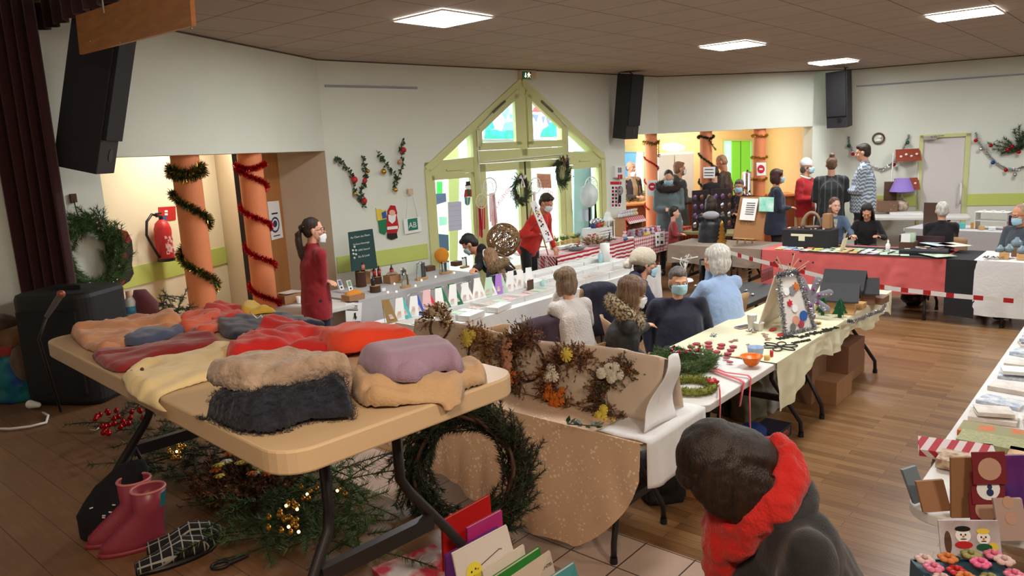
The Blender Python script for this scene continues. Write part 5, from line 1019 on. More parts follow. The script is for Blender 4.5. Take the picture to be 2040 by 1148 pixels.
 # chairs
m_chair=M('beige_chair_shell',(186,150,112),.45)
def chair_make():
 t=T('shell_chair','x','chair',(0,0,0));G=[]
 for i in range(13):
  row=[];u=-1+2*i/12
  for j in range(15):
   v=j/14
   if v<.5:y=.2-.38*v/.5;z=.45+.02*u*u+(.03*math.sin(v*PI))*-1;w=.22
   else:f=(v-.5)/.5;y=-.18-.02-.09*f;z=.45+.06*f+.34*f**.9-.03*f*abs(u)**3;w=.21-.015*f
   row.append(V((u*w,y+(.05*u*u*(1 if v>.5 else 0)),z)))
  G.append(row)
 mb=MB();mb.grid([r[:8]for r in G]);mb.build('seat',m_chair,t,solid=.012);mb=MB();mb.grid([r[7:]for r in G]);mb.build('backrest',m_chair,t,solid=.012)
 for sx_ in(-1,1):
  for sy_ in(-1,1):mb=MB();mb.tube([(sx_*.16,sy_*.13-.0,.44),(sx_*.2,sy_*.2,.01)],.012,8);mb.build('leg',m_tleg,t)
 return t
CH0=chair_make();_used=[]
def chair(px,py,z,face,lab,sc=1):
 p=at(px,py,z);d=V((math.cos(math.radians(face)),math.sin(math.radians(face)),0));loc=V((p.x,p.y,0))+d*.29
 c=CH0 if not _used else dup(CH0);_used.append(1);c.location=loc;c.rotation_euler=(0,0,math.radians(face)-PI/2);c['label']=lab;c['group']='beige shell chairs';return c
chair(1084,642,.84,118,'beige shell chair under the fluffy white sweater, plum coat on its back');chair(1198,634,.84,5,'beige shell chair behind the mottled fur collar');chair(1188,690,.84,128,'empty beige shell chair just behind the cream backdrop, middle of it');chair(985,652,.84,132,'empty beige shell chair behind the left part of the cream backdrop')
chair(1478,588,.84,130,'beige shell chair behind the light blue cardigan, beside paper cup');chair(1893,471,.86,65,'beige shell chair of the white haired person in black');chair(1196,572,.84,105,'beige shell chair with navy coat, right of the fluffy white sweater')
# coats on chairs
def coat(px,py,z,face,mat,lab,w=.44,h=.5,fold=.05,seed=1,ext_=.02):
 p=at(px,py,z);f=math.radians(face);d=V((math.cos(f),math.sin(f),0));x=V((d.y,-d.x,0));G=[]
 for i in range(25):
  u=-1+i/12;row=[]
  for j in range(25):
   v=j/24;nz_=.03*noise.noise(V((u*3,v*3,seed)))
   if v<.12:y=.05-v/.12*.11;zz=.02+.015*math.sin(v/.12*PI)
   else:y=-.06-ext_-.03*(v-.12);zz=.02-(v-.12)/.88*h
   row.append(V((p.x,p.y,z))+x*(u*w/2*(1+.12*v+.05*noise.noise(V((v*4,seed,0)))))+d*(y+nz_)+V((0,0,zz-.03*abs(u)**3)))
  G.append(row)
 mb=MB();mb.grid(G);return S(mb,'coat',mat,lab,'coat',solid=.025)
coat(1090,640,.86,118,M('plum_coat',(58,38,50),.8,bump=.2),'plum coat hung over the chair back beneath the white sweater',.46,.5,seed=3);coat(1190,571,.86,105,M('ink_coat',(38,36,54),.8,bump=.2),'ink blue coat over the chair right of the white sweater',.32,.48,seed=5)
# ================= CLOTHES ON THE STAGE TABLE
ST_c=(STc.x,STc.y);ST_r=math.atan2(1.33,-1.35);ST_L,ST_W,ST_Z=1.86,.775,1.56
def inpoly(p,P):
 c=False;j=len(P)-1
 for i in range(len(P)):
  if(P[i].y>p.y)!=(P[j].y>p.y)and p.x<(P[j].x-P[i].x)*(p.y-P[i].y)/(P[j].y-P[i].y)+P[i].x:c=not c
  j=i
 return c
def near_(p,P):
 best=(1e9,None)
 for i in range(len(P)):
  a,b=P[i],P[(i+1)%len(P)];e=b-a;t_=max(0,min(1,(p-a).dot(e)/max(e.length_squared,1e-9)));q=a+e*t_;d=(p-q).length
  if d<best[0]:best=(d,q)
 return best
def garment(name,lab,px,mat,h=.02,r=.02,z0=0.,wr=.008,ws=.06,folds=(),cell=.012,seed=1,drape=True,base=ST_Z,cat='clothing',grp=None,parent=None,tab=None,sub=0,ridge=.5,droop=.45):
 ym=min(y for x,y in px);yM=max(y for x,y in px);cell=.009 if h>.045 else cell
 P=[at(x,y,base+z0+h*(.85 if(y-ym)/(yM-ym)<.35 else.45 if(y-ym)/(yM-ym)<.6 else.05)).xy for x,y in px];P2=[]
 n=len(P)  # round the outline
 for i in range(n):
  a,b,c,d=P[i-1],P[i],P[(i+1)%n],P[(i+2)%n]
  for k in range(5):
   t_=k/5;P2.append(.5*((2*b)+(c-a)*t_+(2*a-5*b+4*c-d)*t_*t_+(3*b-a-3*c+d)*t_**3))
 P=P2;Q=[]  # even outline
 for i in range(len(P)):
  a,b=P[i],P[(i+1)%len(P)];m_=max(1,round((b-a).length/cell))
  for k in range(m_):Q.append(a.lerp(b,k/m_))
 P=Q;x0=min(p.x for p in P);x1=max(p.x for p in P);y0=min(p.y for p in P);y1=max(p.y for p in P);nx=int((x1-x0)/cell)+3;ny=int((y1-y0)/cell)+3;mb=MB();pts=[(p,0.)for p in P]
 F_=[(at(a[0],a[1],base+z0+h).xy,at(b[0],b[1],base+z0+h).xy,dp,wd)for a,b,dp,wd in folds]
 for i in range(nx):
  for j in range(ny):
   p=V((x0+(i-1+.5*(j%2))*cell,y0+(j-1)*cell))
   if inpoly(p,P):
    d,q=near_(p,P)
    if d>cell*.55:pts.append((p,d))
 D=mathutils.geometry.delaunay_2d_cdt([p for p,d in pts],[],[list(range(len(P)))],1,1e-5)
 for vi,p in enumerate(D[0]):
  org=D[3][vi];d=pts[org[0]][1]if org else 0.
  u=min(d/r,1.);z=h*math.sqrt(max(0,1-(1-u)**2));ca,sa=math.cos(seed*1.3),math.sin(seed*1.3);nv=V(((p.x*ca-p.y*sa)*.45/ws,(p.x*sa+p.y*ca)*1.25/ws,seed));w=1-abs(noise.noise(nv)+.5*noise.noise(nv*2.1))*1.6;z+=wr*1.5*((w+.35*noise.noise(nv*4.3))*ridge+(1-ridge)*noise.noise(nv*.7)*1.5)*min(1,d/.015)
  for a,b,dp,wd in F_:
   e=b-a;t_=max(0,min(1,(p-a).dot(e)/e.length_squared));dd=(p-a-e*t_).length;z-=dp*math.exp(-(dd/wd)**2)*min(1,d/.01)
  z=max(z,.002);P3=V((p.x,p.y,base+z0+z))
  if drape:  # hang over the table edge
   c,s=math.cos(-ST_r),math.sin(-ST_r);lx=(p.x-ST_c[0])*c-(p.y-ST_c[1])*s;ly=(p.x-ST_c[0])*s+(p.y-ST_c[1])*c;e=max(0,abs(lx)-ST_L/2,abs(ly)-ST_W/2)
   if e>0:
    off=.012+z*.8;lx=math.copysign(min(abs(lx),ST_L/2+min(off,e)),lx);ly=math.copysign(min(abs(ly),ST_W/2+min(off,e)),ly);c,s=math.cos(ST_r),math.sin(ST_r);P3=V((ST_c[0]+lx*c-ly*s,ST_c[1]+lx*s+ly*c,base+z0+z*max(0,1-e/.03)-max(0,e-.01)*droop))
  mb.v.append(tuple(P3))
 for f in D[2]:mb.f.append(tuple(f));mb.m.append(0);mb.sm.append(True)
 if parent:return mb.build(name,mat,parent,world=True)
 o=S(mb,name,mat,lab,cat,group=grp)
 s_=o.modifiers.new('s','SOLIDIFY');s_.thickness=.004;s_.offset=-1
 sm=o.modifiers.new('u','SMOOTH');sm.iterations=2;sm.factor=.5
 if sub:o.modifiers.new('ss','SUBSURF').render_levels=1
 return o
def fab(n,c,**k):return M('fabric_'+n,c,.92,bump=k.pop('bump',.3),bscale=k.pop('bs',400),sheen=.25,**k)
garment('hoodie','peach hoodie with faint animal print at the far left of the clothes table',[(140,668),(165,695),(205,706),(255,690),(300,668),(350,662),(365,640),(345,615),(322,608),(312,626),(270,632),(215,645),(165,655)],fab('peach',(216,158,112),c2=(200,136,98),scale=9),.02,.025,wr=.03,ws=.07,seed=2)
garment('trousers','slate blue trousers peeping out beneath the peach hoodie',[(240,690),(290,690),(350,668),(370,650),(330,650),(260,672)],fab('slate',(74,84,116)),.03,.02,wr=.012,ws=.05,seed=3)
garment('t_shirt','coral orange t-shirt lying between peach hoodie and navy sweatshirt',[(352,660),(400,672),(440,660),(448,630),(432,612),(400,615),(365,622),(356,640)],fab('coral',(226,96,62)),.02,.02,wr=.025,ws=.06,seed=4)
garment('sweater','bright red sweater heaped at the far edge of the clothes table',[(400,640),(440,648),(490,628),(480,606),(440,603),(410,612)],fab('tomato',(206,44,30)),.03,.025,wr=.02,ws=.05,seed=5)
garment('blouse','yellow blouse at the far edge behind the navy sweatshirt',[(480,630),(540,625),(566,612),(520,600),(488,604)],fab('yellow',(220,184,70)),.03,.02,wr=.015,ws=.04,seed=6)
garment('cardigan','dark red cardigan with buttons along the left table edge',[(182,706),(205,735),(245,744),(300,722),(360,705),(430,690),(440,672),(395,655),(345,672),(280,690),(225,700)],fab('oxblood',(136,26,28)),.018,.018,wr=.018,ws=.08,seed=7)
garment('sweatshirt','navy sweatshirt with white stripe spread at the back of the table',[(432,660),(452,676),(500,678),(560,668),(612,655),(650,640),(640,616),(590,618),(520,624),(455,626),(434,640)],fab('navy',(26,32,66)),.025,.022,wr=.02,ws=.09,seed=8)
garment('cardigan','cream cardigan with small buttons draped over the near table edge',[(238,770),(258,806),(300,815),(318,795),(350,780),(410,762),(455,742),(448,722),(482,700),(482,684),(452,682),(400,694),(340,712),(280,730),(248,745)],fab('cream',(226,204,152),bump=.2),.012,.014,wr=.02,ws=.08,seed=9)
garment('jacket','scarlet zip jacket lying open in the middle of the clothes table',[(448,716),(470,724),(520,716),(600,712),(680,712),(745,690),(700,660),(620,655),(575,640),(540,640),(500,665),(470,690)],fab('scarlet',(198,30,26)),.028,.022,wr=.034,ws=.09,seed=10,folds=(((560,700),(620,668),.02,.02),))
garment('pullover','orange fleece pullover folded at the right back of the clothes table',[(630,684),(650,702),(690,708),(760,700),(830,680),(838,662),(800,648),(700,646),(645,655)],fab('orange',(224,66,32),bump=.15),.065,.045,z0=.015,wr=.012,ws=.14,seed=11)
garment('scarf','dark brown fleece end tucked left of the orange pullover',[(600,672),(615,690),(645,690),(655,668),(640,655),(605,660)],fab('brown_fleece',(58,44,36)),.07,.035,z0=.01,wr=.01,ws=.06,seed=12)
m_tan=fab('tan',(190,156,118),bs=150);m_oat=fab('oat',(182,158,138),bump=.8,bs=70,c2=(150,128,110),scale=18)
garment('jeans','folded tan corduroy jeans under the lilac sweater at the table edge',[(700,790),(722,812),(770,815),(840,806),(880,803),(908,808),(930,800),(928,780),(965,752),(968,722),(945,708),(890,712),(820,730),(740,735),(704,755)],m_tan,.05,.035,wr=.02,ws=.12,seed=13,folds=(((735,770),(930,765),.03,.018),((850,740),(965,730),.02,.015)))
garment('sweater','lilac wool sweater folded on top of the tan jeans',[(682,716),(705,738),(760,762),(830,765),(880,745),(918,726),(920,690),(880,668),(820,670),(750,688),(705,700)],fab('lilac',(158,132,158),bump=.4,bs=300),.07,.045,z0=.045,wr=.016,ws=.16,seed=14,folds=(((776,722),(905,712),.035,.014),((776,722),(800,745),.03,.014),((790,712),(900,700),.02,.01)))
m_fuzz=M('navy_mohair',(16,19,30),.95,c2=(38,44,60),scale=30,bump=1.,bscale=60,sheen=.1)
o=garment('sweater','dark navy mohair sweater folded thick at the near edge of the table',[(392,806),(400,828),(440,850),(500,866),(560,862),(620,842),(690,812),(702,775),(680,748),(560,750),(450,768),(404,782)],m_fuzz,.085,.045,wr=.02,ws=.09,seed=15)
mb=MB();random.seed(6);vs=[V(v.co)for v in o.data.vertices]
for k in range(5200):p=random.choice(vs)+V((R(-.006,.006),R(-.006,.006),0));e=V((R(-1,1),R(-1,1),R(.1,.9))).normalized()*R(.008,.018);s_=e.cross(V((R(-1,1),R(-1,1),R(-1,1)))).normalized()*.0007;mb.add([p-s_,p+s_,p+e],[(0,1,2)])
mb.build('loose_fibres',m_fuzz,o)
garment('sweater','oatmeal wool sweater folded on top of the dark mohair one',[(410,756),(430,775),(500,785),(560,778),(640,762),(700,742),(696,716),(640,706),(560,706),(480,716),(424,736)],m_oat,.05,.035,z0=.078,wr=.02,ws=.1,seed=16,folds=(((440,745),(520,750),.02,.02),))
for x,y in((262,741),(283,736)):mb=MB();mb.sph(at(x,y,ST_Z+.03),.006,8,5);bt=mb.build('button',m_twig,[o_ for o_ in COL.objects if o_.get('label','').startswith('cream cardigan')][0],world=True)
mb=MB();mb.tube([at(x,y,ST_Z+.05)for x,y in((498,622),(512,634),(520,628),(530,640))],.003,4);mb.build('stripe',m_paper,[o_ for o_ in COL.objects if o_.get('label','').startswith('navy sweatshirt')][0],world=True)
# ================= ON THE STAGE FLOOR
ZS=.82
def branches(px,n,L,lab,mat,seed=1,nl=.04,z=ZS,spread=.25,name='fir_branches',nn=90,h=.12,kind=None,w=.0018,cat='fir branches'):
 random.seed(seed);mb=MB()
 for k in range(n):
  a=random.choice(px);b=random.choice(px);f=R(0,1);p=at(a[0]*(1-f)+b[0]*f,a[1]*(1-f)+b[1]*f,z+.02);p.z=z+R(.01,h);th=R(0,2*PI);needle_branch(mb,p,V((math.cos(th),math.sin(th),R(-.05,.25))),L*R(.6,1.2),nl,nn,.1,w)
 mb.v=[(x,y,max(z_,z+.003))for x,y,z_ in mb.v]
 o=S(mb,name,[mat,m_twig],lab,cat);
 if kind:o['kind']=kind
 return o
branches([(215,850),(300,830),(360,870),(260,880),(330,905)],26,.22,'heap of fir branches with red baubles left of the table leg',m_fir,21)
branches([(320,900),(450,915),(540,900),(420,950),(330,960),(600,905)],46,.26,'dark fir branches with gold lights under the beige stage table',m_fir,22)
branches([(560,930),(640,960),(700,990),(560,1010),(660,1030),(500,1060),(620,1080),(740,1100)],90,.28,'large green fir arrangement with gold lights near the right table legs',m_firb,23,nn=110)
branches([(330,950),(370,955),(400,960)],6,.14,'small fir sprig with pine cone between the branches and the boots',m_fir,24)
p=at(370,955,ZS+.04);mb=MB()
for k in range(60):a=k*2.4;f=k/60;r_=.03*math.sin(PI*(f*.8+.15));q=p+V((.09*(f-.5),.02*(f-.5),0));n_c=V((-.2,math.cos(a),math.sin(a))).normalized();mb.add([q,q+n_c*r_+V((.004,.006,0)),q+n_c*r_+V((.008,-.006,0))],[(0,1,2)]);
mb.tube([p-V((.045,.01,0)),p+V((.045,.01,0))],.008,6);S(mb,'pine_cone',M('cone_brown',(92,66,48),.7),'brown pine cone lying beside the small fir sprig','pine cone')
def bauble_set(pts,mat,lab,r=.014,grp=None,z=ZS,name='bauble',cat='bauble'):
 for i,(x,y)in enumerate(pts):mb=MB();mb.sph((0,0,r),r,10,7);mb.cone((0,0,2*r-.001),(0,0,2*r+.004),.004,.004,6);S(mb,name,mat,lab,cat,at(x,y,z),group=grp)
random.seed(9)
bauble_set([(190+R(0,100),845+R(-25,15))for k in range(22)]+[(205+R(0,20),865+R(0,5))for k in range(4)]+[(285+R(0,12),838+R(0,12))for k in range(4)],m_redfoil,'small shiny red bauble in the branches left of the table leg',.013,'red baubles in the branches',ZS+.12)
m_ledg=M('gold_bulb',(255,214,140),.3,emit=3.)
bauble_set([(352+R(-16,16),905+R(-14,14))for k in range(16)],m_gold,'tiny gold bauble clustered in the dark branches behind the table leg',.01,'gold baubles under the table',ZS+.13)
bauble_set([(R(555,600),R(1000,1040))for k in range(12)]+[(R(600,690),R(975,1000))for k in range(8)]+[(R(530,600),R(1035,1075))for k in range(12)],m_gold,'tiny gold bauble in the large green fir arrangement',.01,'gold baubles in the arrangement',ZS+.14)
for(x,y)in((570,1008),(592,1015),(612,985),(672,978),(575,1050),(595,1060),(352,900)):mb=MB();mb.sph((0,0,0),.006,6,5);S(mb,'fairy_light',m_ledg,'tiny glowing fairy light in the branches under the stage table','fairy light',at(x,y,ZS+.16),group='fairy lights under the stage table')
mb=MB();mb.tube([at(x,y,ZS+.01)for x,y in((180,856),(190,858),(198,852))],.004,4);S(mb,'gift_tag_string',m_paper,'white paper tag lying at the left tip of the red bauble branches','tag')
# dried flowers
def dried(c,rad,n,cols,lab,seed=1,nrm_=None,ring_=None,arc=(0,2*PI),twig=True,flowers=(),L=.07,name='dried_wreath',cat='wreath',dens=8,feather=0,ringcol=None):
 """ring of twigs with sprays; ring_ = radius"""
 random.seed(seed);t=T(name,lab,cat,c);
 if nrm_ is not None:upright(t,nrm_)
 if ring_:
  mb=MB()
  for q in range(4):mb.tube([V(((ring_+.006*math.sin(a*5+q))*math.cos(a),(ring_+.006*math.cos(a*4+q*2))*math.sin(a),.008*math.sin(a*6+q*1.7)))for a in[2*PI*i/40 for i in range(40)]],.0035,5,closed=True)
  mb.build('vine_ring',m_dwood,t)
 for ci,col in enumerate(cols):
  mb=MB()
  for k in range(n//len(cols)):
   if ring_:a=R(*arc);p=V((ring_*math.cos(a),ring_*math.sin(a),R(0,.03)))+V((R(-1,1),R(-1,1),0))*rad*.25;d=V((math.cos(a)*R(-.4,1.2)-math.sin(a)*R(-1,1),math.sin(a)*R(-.4,1.2)+math.cos(a)*R(-1,1),R(0,.8))).normalized()
   else:th=R(0,2*PI);r_=rad*math.sqrt(R(0,1));p=V((r_*math.cos(th),r_*math.sin(th)*.8,R(.0,.05)));d=V((math.cos(th)*.7,math.sin(th)*.7,R(.1,1))).normalized()
   e=p+d*L*R(.5,1.2);mb.tube([p,e],.0012,3)
   for q in range(dens):f=R(.3,1);o=V((R(-1,1),R(-1,1),R(-1,1))).normalized();b=p.lerp(e,f);s_=o.cross(d).normalized()*.004;mb.add([b-s_*.5,b+s_,b+(o+d).normalized()*.016+s_*.5,b+(o+d).normalized()*.014-s_],[(0,1,2,3)])
  mb.build('dried_spray',col,t)
 for(x,y,z,r_,mat,pet)in flowers:
  z+=.035;f=MB();f.sph((x,y,z),(r_,r_,r_*.7),10,7)
  for k in range(pet):a=2*PI*k/pet;f.add([V((x,y,z))+V((math.cos(a+u)*r_*v,math.sin(a+u)*r_*v,r_*.7*w_))for u,v,w_ in((-.3,.6,.9),(.3,.6,.9),(.25,1.7,.3),(-.25,1.7,.3))],[(0,1,2,3)])
  f.build('flower',mat,t)
 return t
d_rust=M('rust_spray',(116,72,44),.9,c2=(162,110,70),scale=30);d_brn=M('brown_spray',(84,56,42),.9,c2=(120,84,62),scale=30);d_crm=M('cream_bloom',(222,204,166),.9);d_org=M('orange_bloom',(206,108,30),.9);d_yel=M('yellow_bloom',(232,208,90),.9);d_pnk=M('pink_bloom',(206,148,120),.9);d_grn=M('grey_green_spray',(98,96,70),.9);d_wht=M('white_bloom',(232,224,206),.9)
dried(at(500,985,ZS),.17,700,[d_brn,d_rust,d_brn],'wide low arrangement of dried brown flowers with yellow and white blooms on floor',31,flowers=[(R(-.12,.12),R(-.08,.12),R(.08,.12),.014,random.choice((d_yel,d_yel,d_wht,d_org)),7)for k in range(26)],name='dried_arrangement',cat='dried flowers',L=.11)
# standing wreath under the table
t=T('fir_wreath','large fir wreath with brown vine and red ribbon leaning behind the table legs','wreath',(0,0,0));pc=ad(930,935,2.72);t.location=pc;upright(t,V((-.35,-1,.35)));wreath_mesh(.215,.1,380,.03,80,41).build('fir_ring',[M('fir_dark',(24,40,24),.7,c2=(52,74,44),scale=30),m_twig],t)
mb=MB();[mb.tube([V(((.2+.012*math.sin(a*4+q))*math.cos(a),(.2+.012*math.cos(a*3+q))*math.sin(a),.04+.015*math.sin(a*5+q*2)))for a in[2*PI*i/48 for i in range(48)]],.008,6,closed=True)for q in range(2)];mb.build('vine',m_dwood,t);mb=MB();mb.tube([V((-.03,-.17,.06)),V((-.0,-.2,.1)),V((.03,-.2,.09)),V((.02,-.25,.08))],.012,6);mb.build('ribbon',c_red,t)
# boots, bag, slippers
def boot(px,py,rz,lab,s=1.):
 t=T('rain_boot',lab,'boot',at(px,py,ZS),rz,'pair of pink rubber boots');mb=MB();mb.loft([((0,.05,.0),(.04,0,0),(0,.11,0)),((0,.045,.04),(.042,0,0),(0,.105,.0)),((0,.01,.09),(.042,0,0),(0,.07,.01)),((0,-.02,.14),(.044,0,0),(0,.05,0)),((0,-.025,.22),(.055,0,0),(0,.058,0))],18,cap=False);mb.build('shell',M('pink_rubber',(150,58,76),.35),t,solid=.006)
 mb=MB();mb.tube([V((.055*math.cos(a),-.025+.058*math.sin(a),.22))for a in[2*PI*i/18 for i in range(18)]],.005,6,closed=True);mb.build('rim',M('pale_pink_rubber',(216,130,130),.35),t)
 mb=MB();mb.loft([((0,-.022,.15),(.0475,0,0),(0,.0535,0)),((0,-.025,.205),(.055,0,0),(0,.059,0))],18,cap=False);mb.build('teal_band',M('teal_print',(40,120,122),.4),t);mb=MB();mb.sph((.05,-.015,.125),(.006,.022,.018),8,6);mb.build('yellow_motif',c_yel,t)
 mb=MB();mb.loft([((0,.05,-.001),(.045,0,0),(0,.118,0)),((0,.05,.016),(.045,0,0),(0,.117,0))],18);mb.build('sole',M('rose_sole',(150,50,66),.5),t);return t
boot(296,1086,math.radians(118),'pink rubber boot with teal band, the nearer of the pair under the table');boot(268,1066,math.radians(122),'pink rubber boot with teal band, the farther of the pair under the table')
p=at(235,1060,ZS);t=T('black_bag','black fabric bag with white specks standing by the curved table leg','bag',(p.x,p.y,ZS),.4);mb=MB();mb.loft([((0,0,0),(.13,0,0),(0,.08,0)),((.01,0,.1),(.14,0,0),(0,.085,0)),((.04,.02,.2),(.1,0,0),(0,.05,0)),((.08,.02,.27),(.05,0,.01),(0,.02,0))],14);blob(mb,'body',M('black_speckled',(16,14,20),.9,c2=(16,14,22),bump=.3),t,.014,disp=.02);mb=MB()
for k in range(12):mb.box((R(-.08,.08),-.085,R(.06,.18)),(.012,.003,.004),R(-1,1))
mb.build('speck_trim',m_paper,t);mb=MB();mb.tube([(.05,0,.24),(.1,.03,.31),(.13,.02,.2)],.01,6);mb.build('handle',m_black,t)
m_tart=grid_mat('tartan_felt',(24,22,28),(170,168,160),.035,.0022,.5,(0,0),.9,.1,size2=.028)
for i,(x,y,rz,lab)in enumerate(((352,1118,-.9,'black and white tartan slipper, the nearer one'),(372,1086,-1.15,'black and white tartan slipper, the farther one'))):
 p=at(x,y,ZS);t=T('tartan_slipper',lab,'slipper',p,rz,'pair of tartan slippers');mb=MB();mb.loft([((0,-.13,.022),(.03,0,0),(0,0,.02)),((0,-.06,.028),(.04,0,0),(0,0,.026)),((0,.02,.045),(.045,0,0),(0,0,.042)),((0,.09,.035),(.043,0,0),(0,0,.032)),((0,.13,.022),(.022,0,0),(0,0,.016))],16);mb.build('upper',m_tart,t);mb=MB();mb.loft([((0,0,0),(.046,0,0),(0,.135,0)),((0,0,.014),(.046,0,0),(0,.135,0))],18);mb.build('sole',m_black,t)
p=at(440,1132,ZS);t=T('pincer','small black hand tool lying on the stage boards near the slippers','tool',p,.4);mb=MB();mb.tube([V((.03*math.cos(a),.022*math.sin(a),.012))for a in[2*PI*i/16 for i in range(16)]],.006,6,closed=True);mb.build('ring_handle',m_black,t);mb=MB();mb.caps(V((.03,0,.012)),V((.09,.02,.012)),.01,.006,8);mb.build('jaw',m_black,t)
# books standing in a crate at the stage edge
m_page=M('book_pages',(214,206,190),.9)
def book(corners,depth,th,cover,lab,back=V((-.2,.75,.0)),grp='books standing at the stage edge',deco=None):
 """corners: top-left, top-right, bottom-right, bottom-left pixels of the front cover seen at the given depth"""
 t=T('book',lab,'book',(0,0,0),0,grp);P=[ad(x,y,d_)for(x,y),d_ in zip(corners,depth)];bb=P[3].copy();t.location=bb;n=(P[1]-P[0]).cross(P[3]-P[0]).normalized();n=n if n.y>0 else-n
 mb=MB();mb.ext(P,n*.003);mb.ext([p+n*(th-.003)for p in P],n*.003);mb.ext([P[3],P[0],P[0]+n*th,P[3]+n*th],(P[1]-P[0]).normalized()*.003);mb.build('cover',cover,t,world=True)
 c=sum(P,V((0,0,0)))/4;mb=MB();mb.ext([c+(p-c)*.97+n*.003 for p in P],n*(th-.006));mb.build('pages',m_page,t,world=True)
 if deco:deco(t,P,n)
 return t
def lerp2(P,u,v):return P[0].lerp(P[1],u).lerp(P[3].lerp(P[2],u),v)
def chick(t,P,n):
 c=lerp2(P,.3,.42)-n*.002;x=(P[1]-P[0]).normalized();y=(P[0]-P[3]).normalized();mb=MB();mb.ext([c+(x*math.cos(a)*.026+y*math.sin(a)*.03)for a in[2*PI*i/20 for i in range(20)]],-n*.002);mb.build('yellow_circle',M('lemon',(226,214,66),.6),t,world=True)
 for dx,dy,m_ in((-.008,.004,m_ink),(.006,.008,m_ink),(-.004,-.012,c_red),(.014,.004,d_org)):mb=MB();mb.ext([c-n*.0025+(x*(dx+math.cos(a)*.003)+y*(dy+math.sin(a)*.003))for a in[2*PI*i/8 for i in range(8)]],-n*.001);mb.build('dot',m_,t,world=True)
 mb=MB();mb.tube([lerp2(P,u,v)-n*.003 for u,v in((.42,.38),(.78,.28),(.82,.3))],.0012,4);mb.tube([lerp2(P,u,v)-n*.003 for u,v in((.22,.55),(.16,.7),(.2,.9))],.0012,4);mb.build('drawn_line',m_ink,t,world=True);txt('LE PETIT POUSSIN',.016,m_ink,t,lerp2(P,.45,.58)-n*.003,x,y)
book([(880,1040),(976,987),(986,1100),(884,1170)],(2.26,2.32,2.3,2.24),.014,M('red_cover',(176,22,20),.45),'tallest red hardback, farthest back of the books at the stage edge')
book([(930,1054),(1000,1017),(1006,1120),(934,1170)],(2.2,2.25,2.23,2.18),.014,M('magenta_cover',(168,40,110),.4),'magenta hardback standing in front of the red one')
book([(886,1108),(992,1050),(1000,1180),(890,1230)],(2.15,2.2,2.18,2.12),.012,M('violet_cover',(96,40,120),.4),'violet book showing as a thin band behind the white one')
book([(900,1106),(1010,1048),(1040,1160),(925,1230)],(2.09,2.14,2.12,2.06),.018,M('white_cover',(216,208,204),.4),'white picture book with a yellow round chick',deco=chick)
book([(960,1140),(1044,1086),(1060,1200),(980,1250)],(2.04,2.09,2.07,2.0),.016,M('ivory_cover',(206,196,184),.5),'plain ivory book between the chick book and the green one')
book([(975,1158),(1076,1092),(1090,1200),(990,1260)],(1.99,2.04,2.02,1.96),.022,M('green_cover',(40,120,44),.4),'green spined book standing diagonal in the row')
book([(1005,1160),(1096,1098),(1120,1200),(1030,1260)],(1.94,1.99,1.97,1.9),.016,M('stone_cover',(186,172,158),.5),'stone coloured book with small print, before the green one',deco=lambda t,P,n:[txt('LE GRAND LIVRE DES CONTES',.011,m_ink,t,lerp2(P,.5,.22)-n*.002,P[1]-P[0],P[0]-P[3]),txt('illustrations\ncouleurs',.009,m_ink,t,lerp2(P,.55,.36)-n*.002,P[1]-P[0],P[0]-P[3])]and None)
book([(1090,1158),(1145,1122),(1165,1200),(1110,1250)],(1.93,1.96,1.95,1.9),.02,M('teal_cover',(70,140,146),.4),'teal book with red label at the right end of the row',deco=lambda t,P,n:(lambda mb:(mb.ext([lerp2(P,u,v)-n*.001 for u,v in((.3,.3),(.7,.3),(.7,.5),(.3,.5))],-n*.002),mb.build('red_label',c_red,t,world=True)))(MB())and None)
p=at(830,1142,ZS);mb=MB();mb.box((0,0,.012),(.24,.18,.02),0);S(mb,'picture_book',M('glossy_collage',(226,216,214),.2,c2=(196,60,80),scale=9,thr=(.45,.6)),'glossy picture book lying flat with pink and white cover','book',(p.x,p.y,ZS+.002),rz=.6)
p=at(1030,1190,ZS);mb=MB();mb.box((0,0,.05),(.5,.42,.1),.0);
# left corner of the stage
p=at(150,800,ZS);t=T('floor_loudspeaker','big black rounded loudspeaker on the stage floor by the curtain','loudspeaker',(p.x,p.y+.12,ZS),-.15);mb=MB();mb.prism(rr(.5,.42,.09),0,.68);mb.build('cabinet',M('pa_black',(20,18,22),.6),t,bevel=.03);mb=MB();mb.box((0,-.215,.33),(.38,.02,.5));mb.build('grille',MATS['speaker_grille'],t);mb=MB();mb.box((.0,.0,.69),(.2,.06,.03));mb.build('carry_handle',m_black,t)
p=ad(112,612,3.9);t=T('microphone','microphone on a short stand above the black floor loudspeaker','microphone',p);a=V((-.06,0,-.05));b=V((.03,0,.06));mb=MB();mb.cone(a,b,.012,.017,12);mb.build('grip',M('grey_mic',(96,90,92),.4),t);mb=MB();mb.sph(b+(b-a).normalized()*.012,.021,12,8);mb.build('windscreen',M('copper_mesh',(170,104,84),.4,metal=.5),t);mb=MB();mb.tube([a,a+V((-.06,.0,-.12)),V((-.1,.05,p.z*0-.6))],.008,6);mb.build('stand',m_black,t)
p=at(20,805,ZS);t=T('shopping_bag','blue and turquoise shopping bag stuffed with clothes at the curtain foot','bag',p);mb=MB();mb.loft([((0,.1,0),(.16,0,0),(0,.12,0)),((0,.1,.15),(.2,0,0),(0,.14,0)),((0,.1,.3),(.2,0,0),(0,.13,0))],16);blob(mb,'bag_body',M('turquoise_plastic',(20,110,120),.35,c2=(20,60,120),scale=4,thr=(.45,.55)),t,.016,disp=.04)
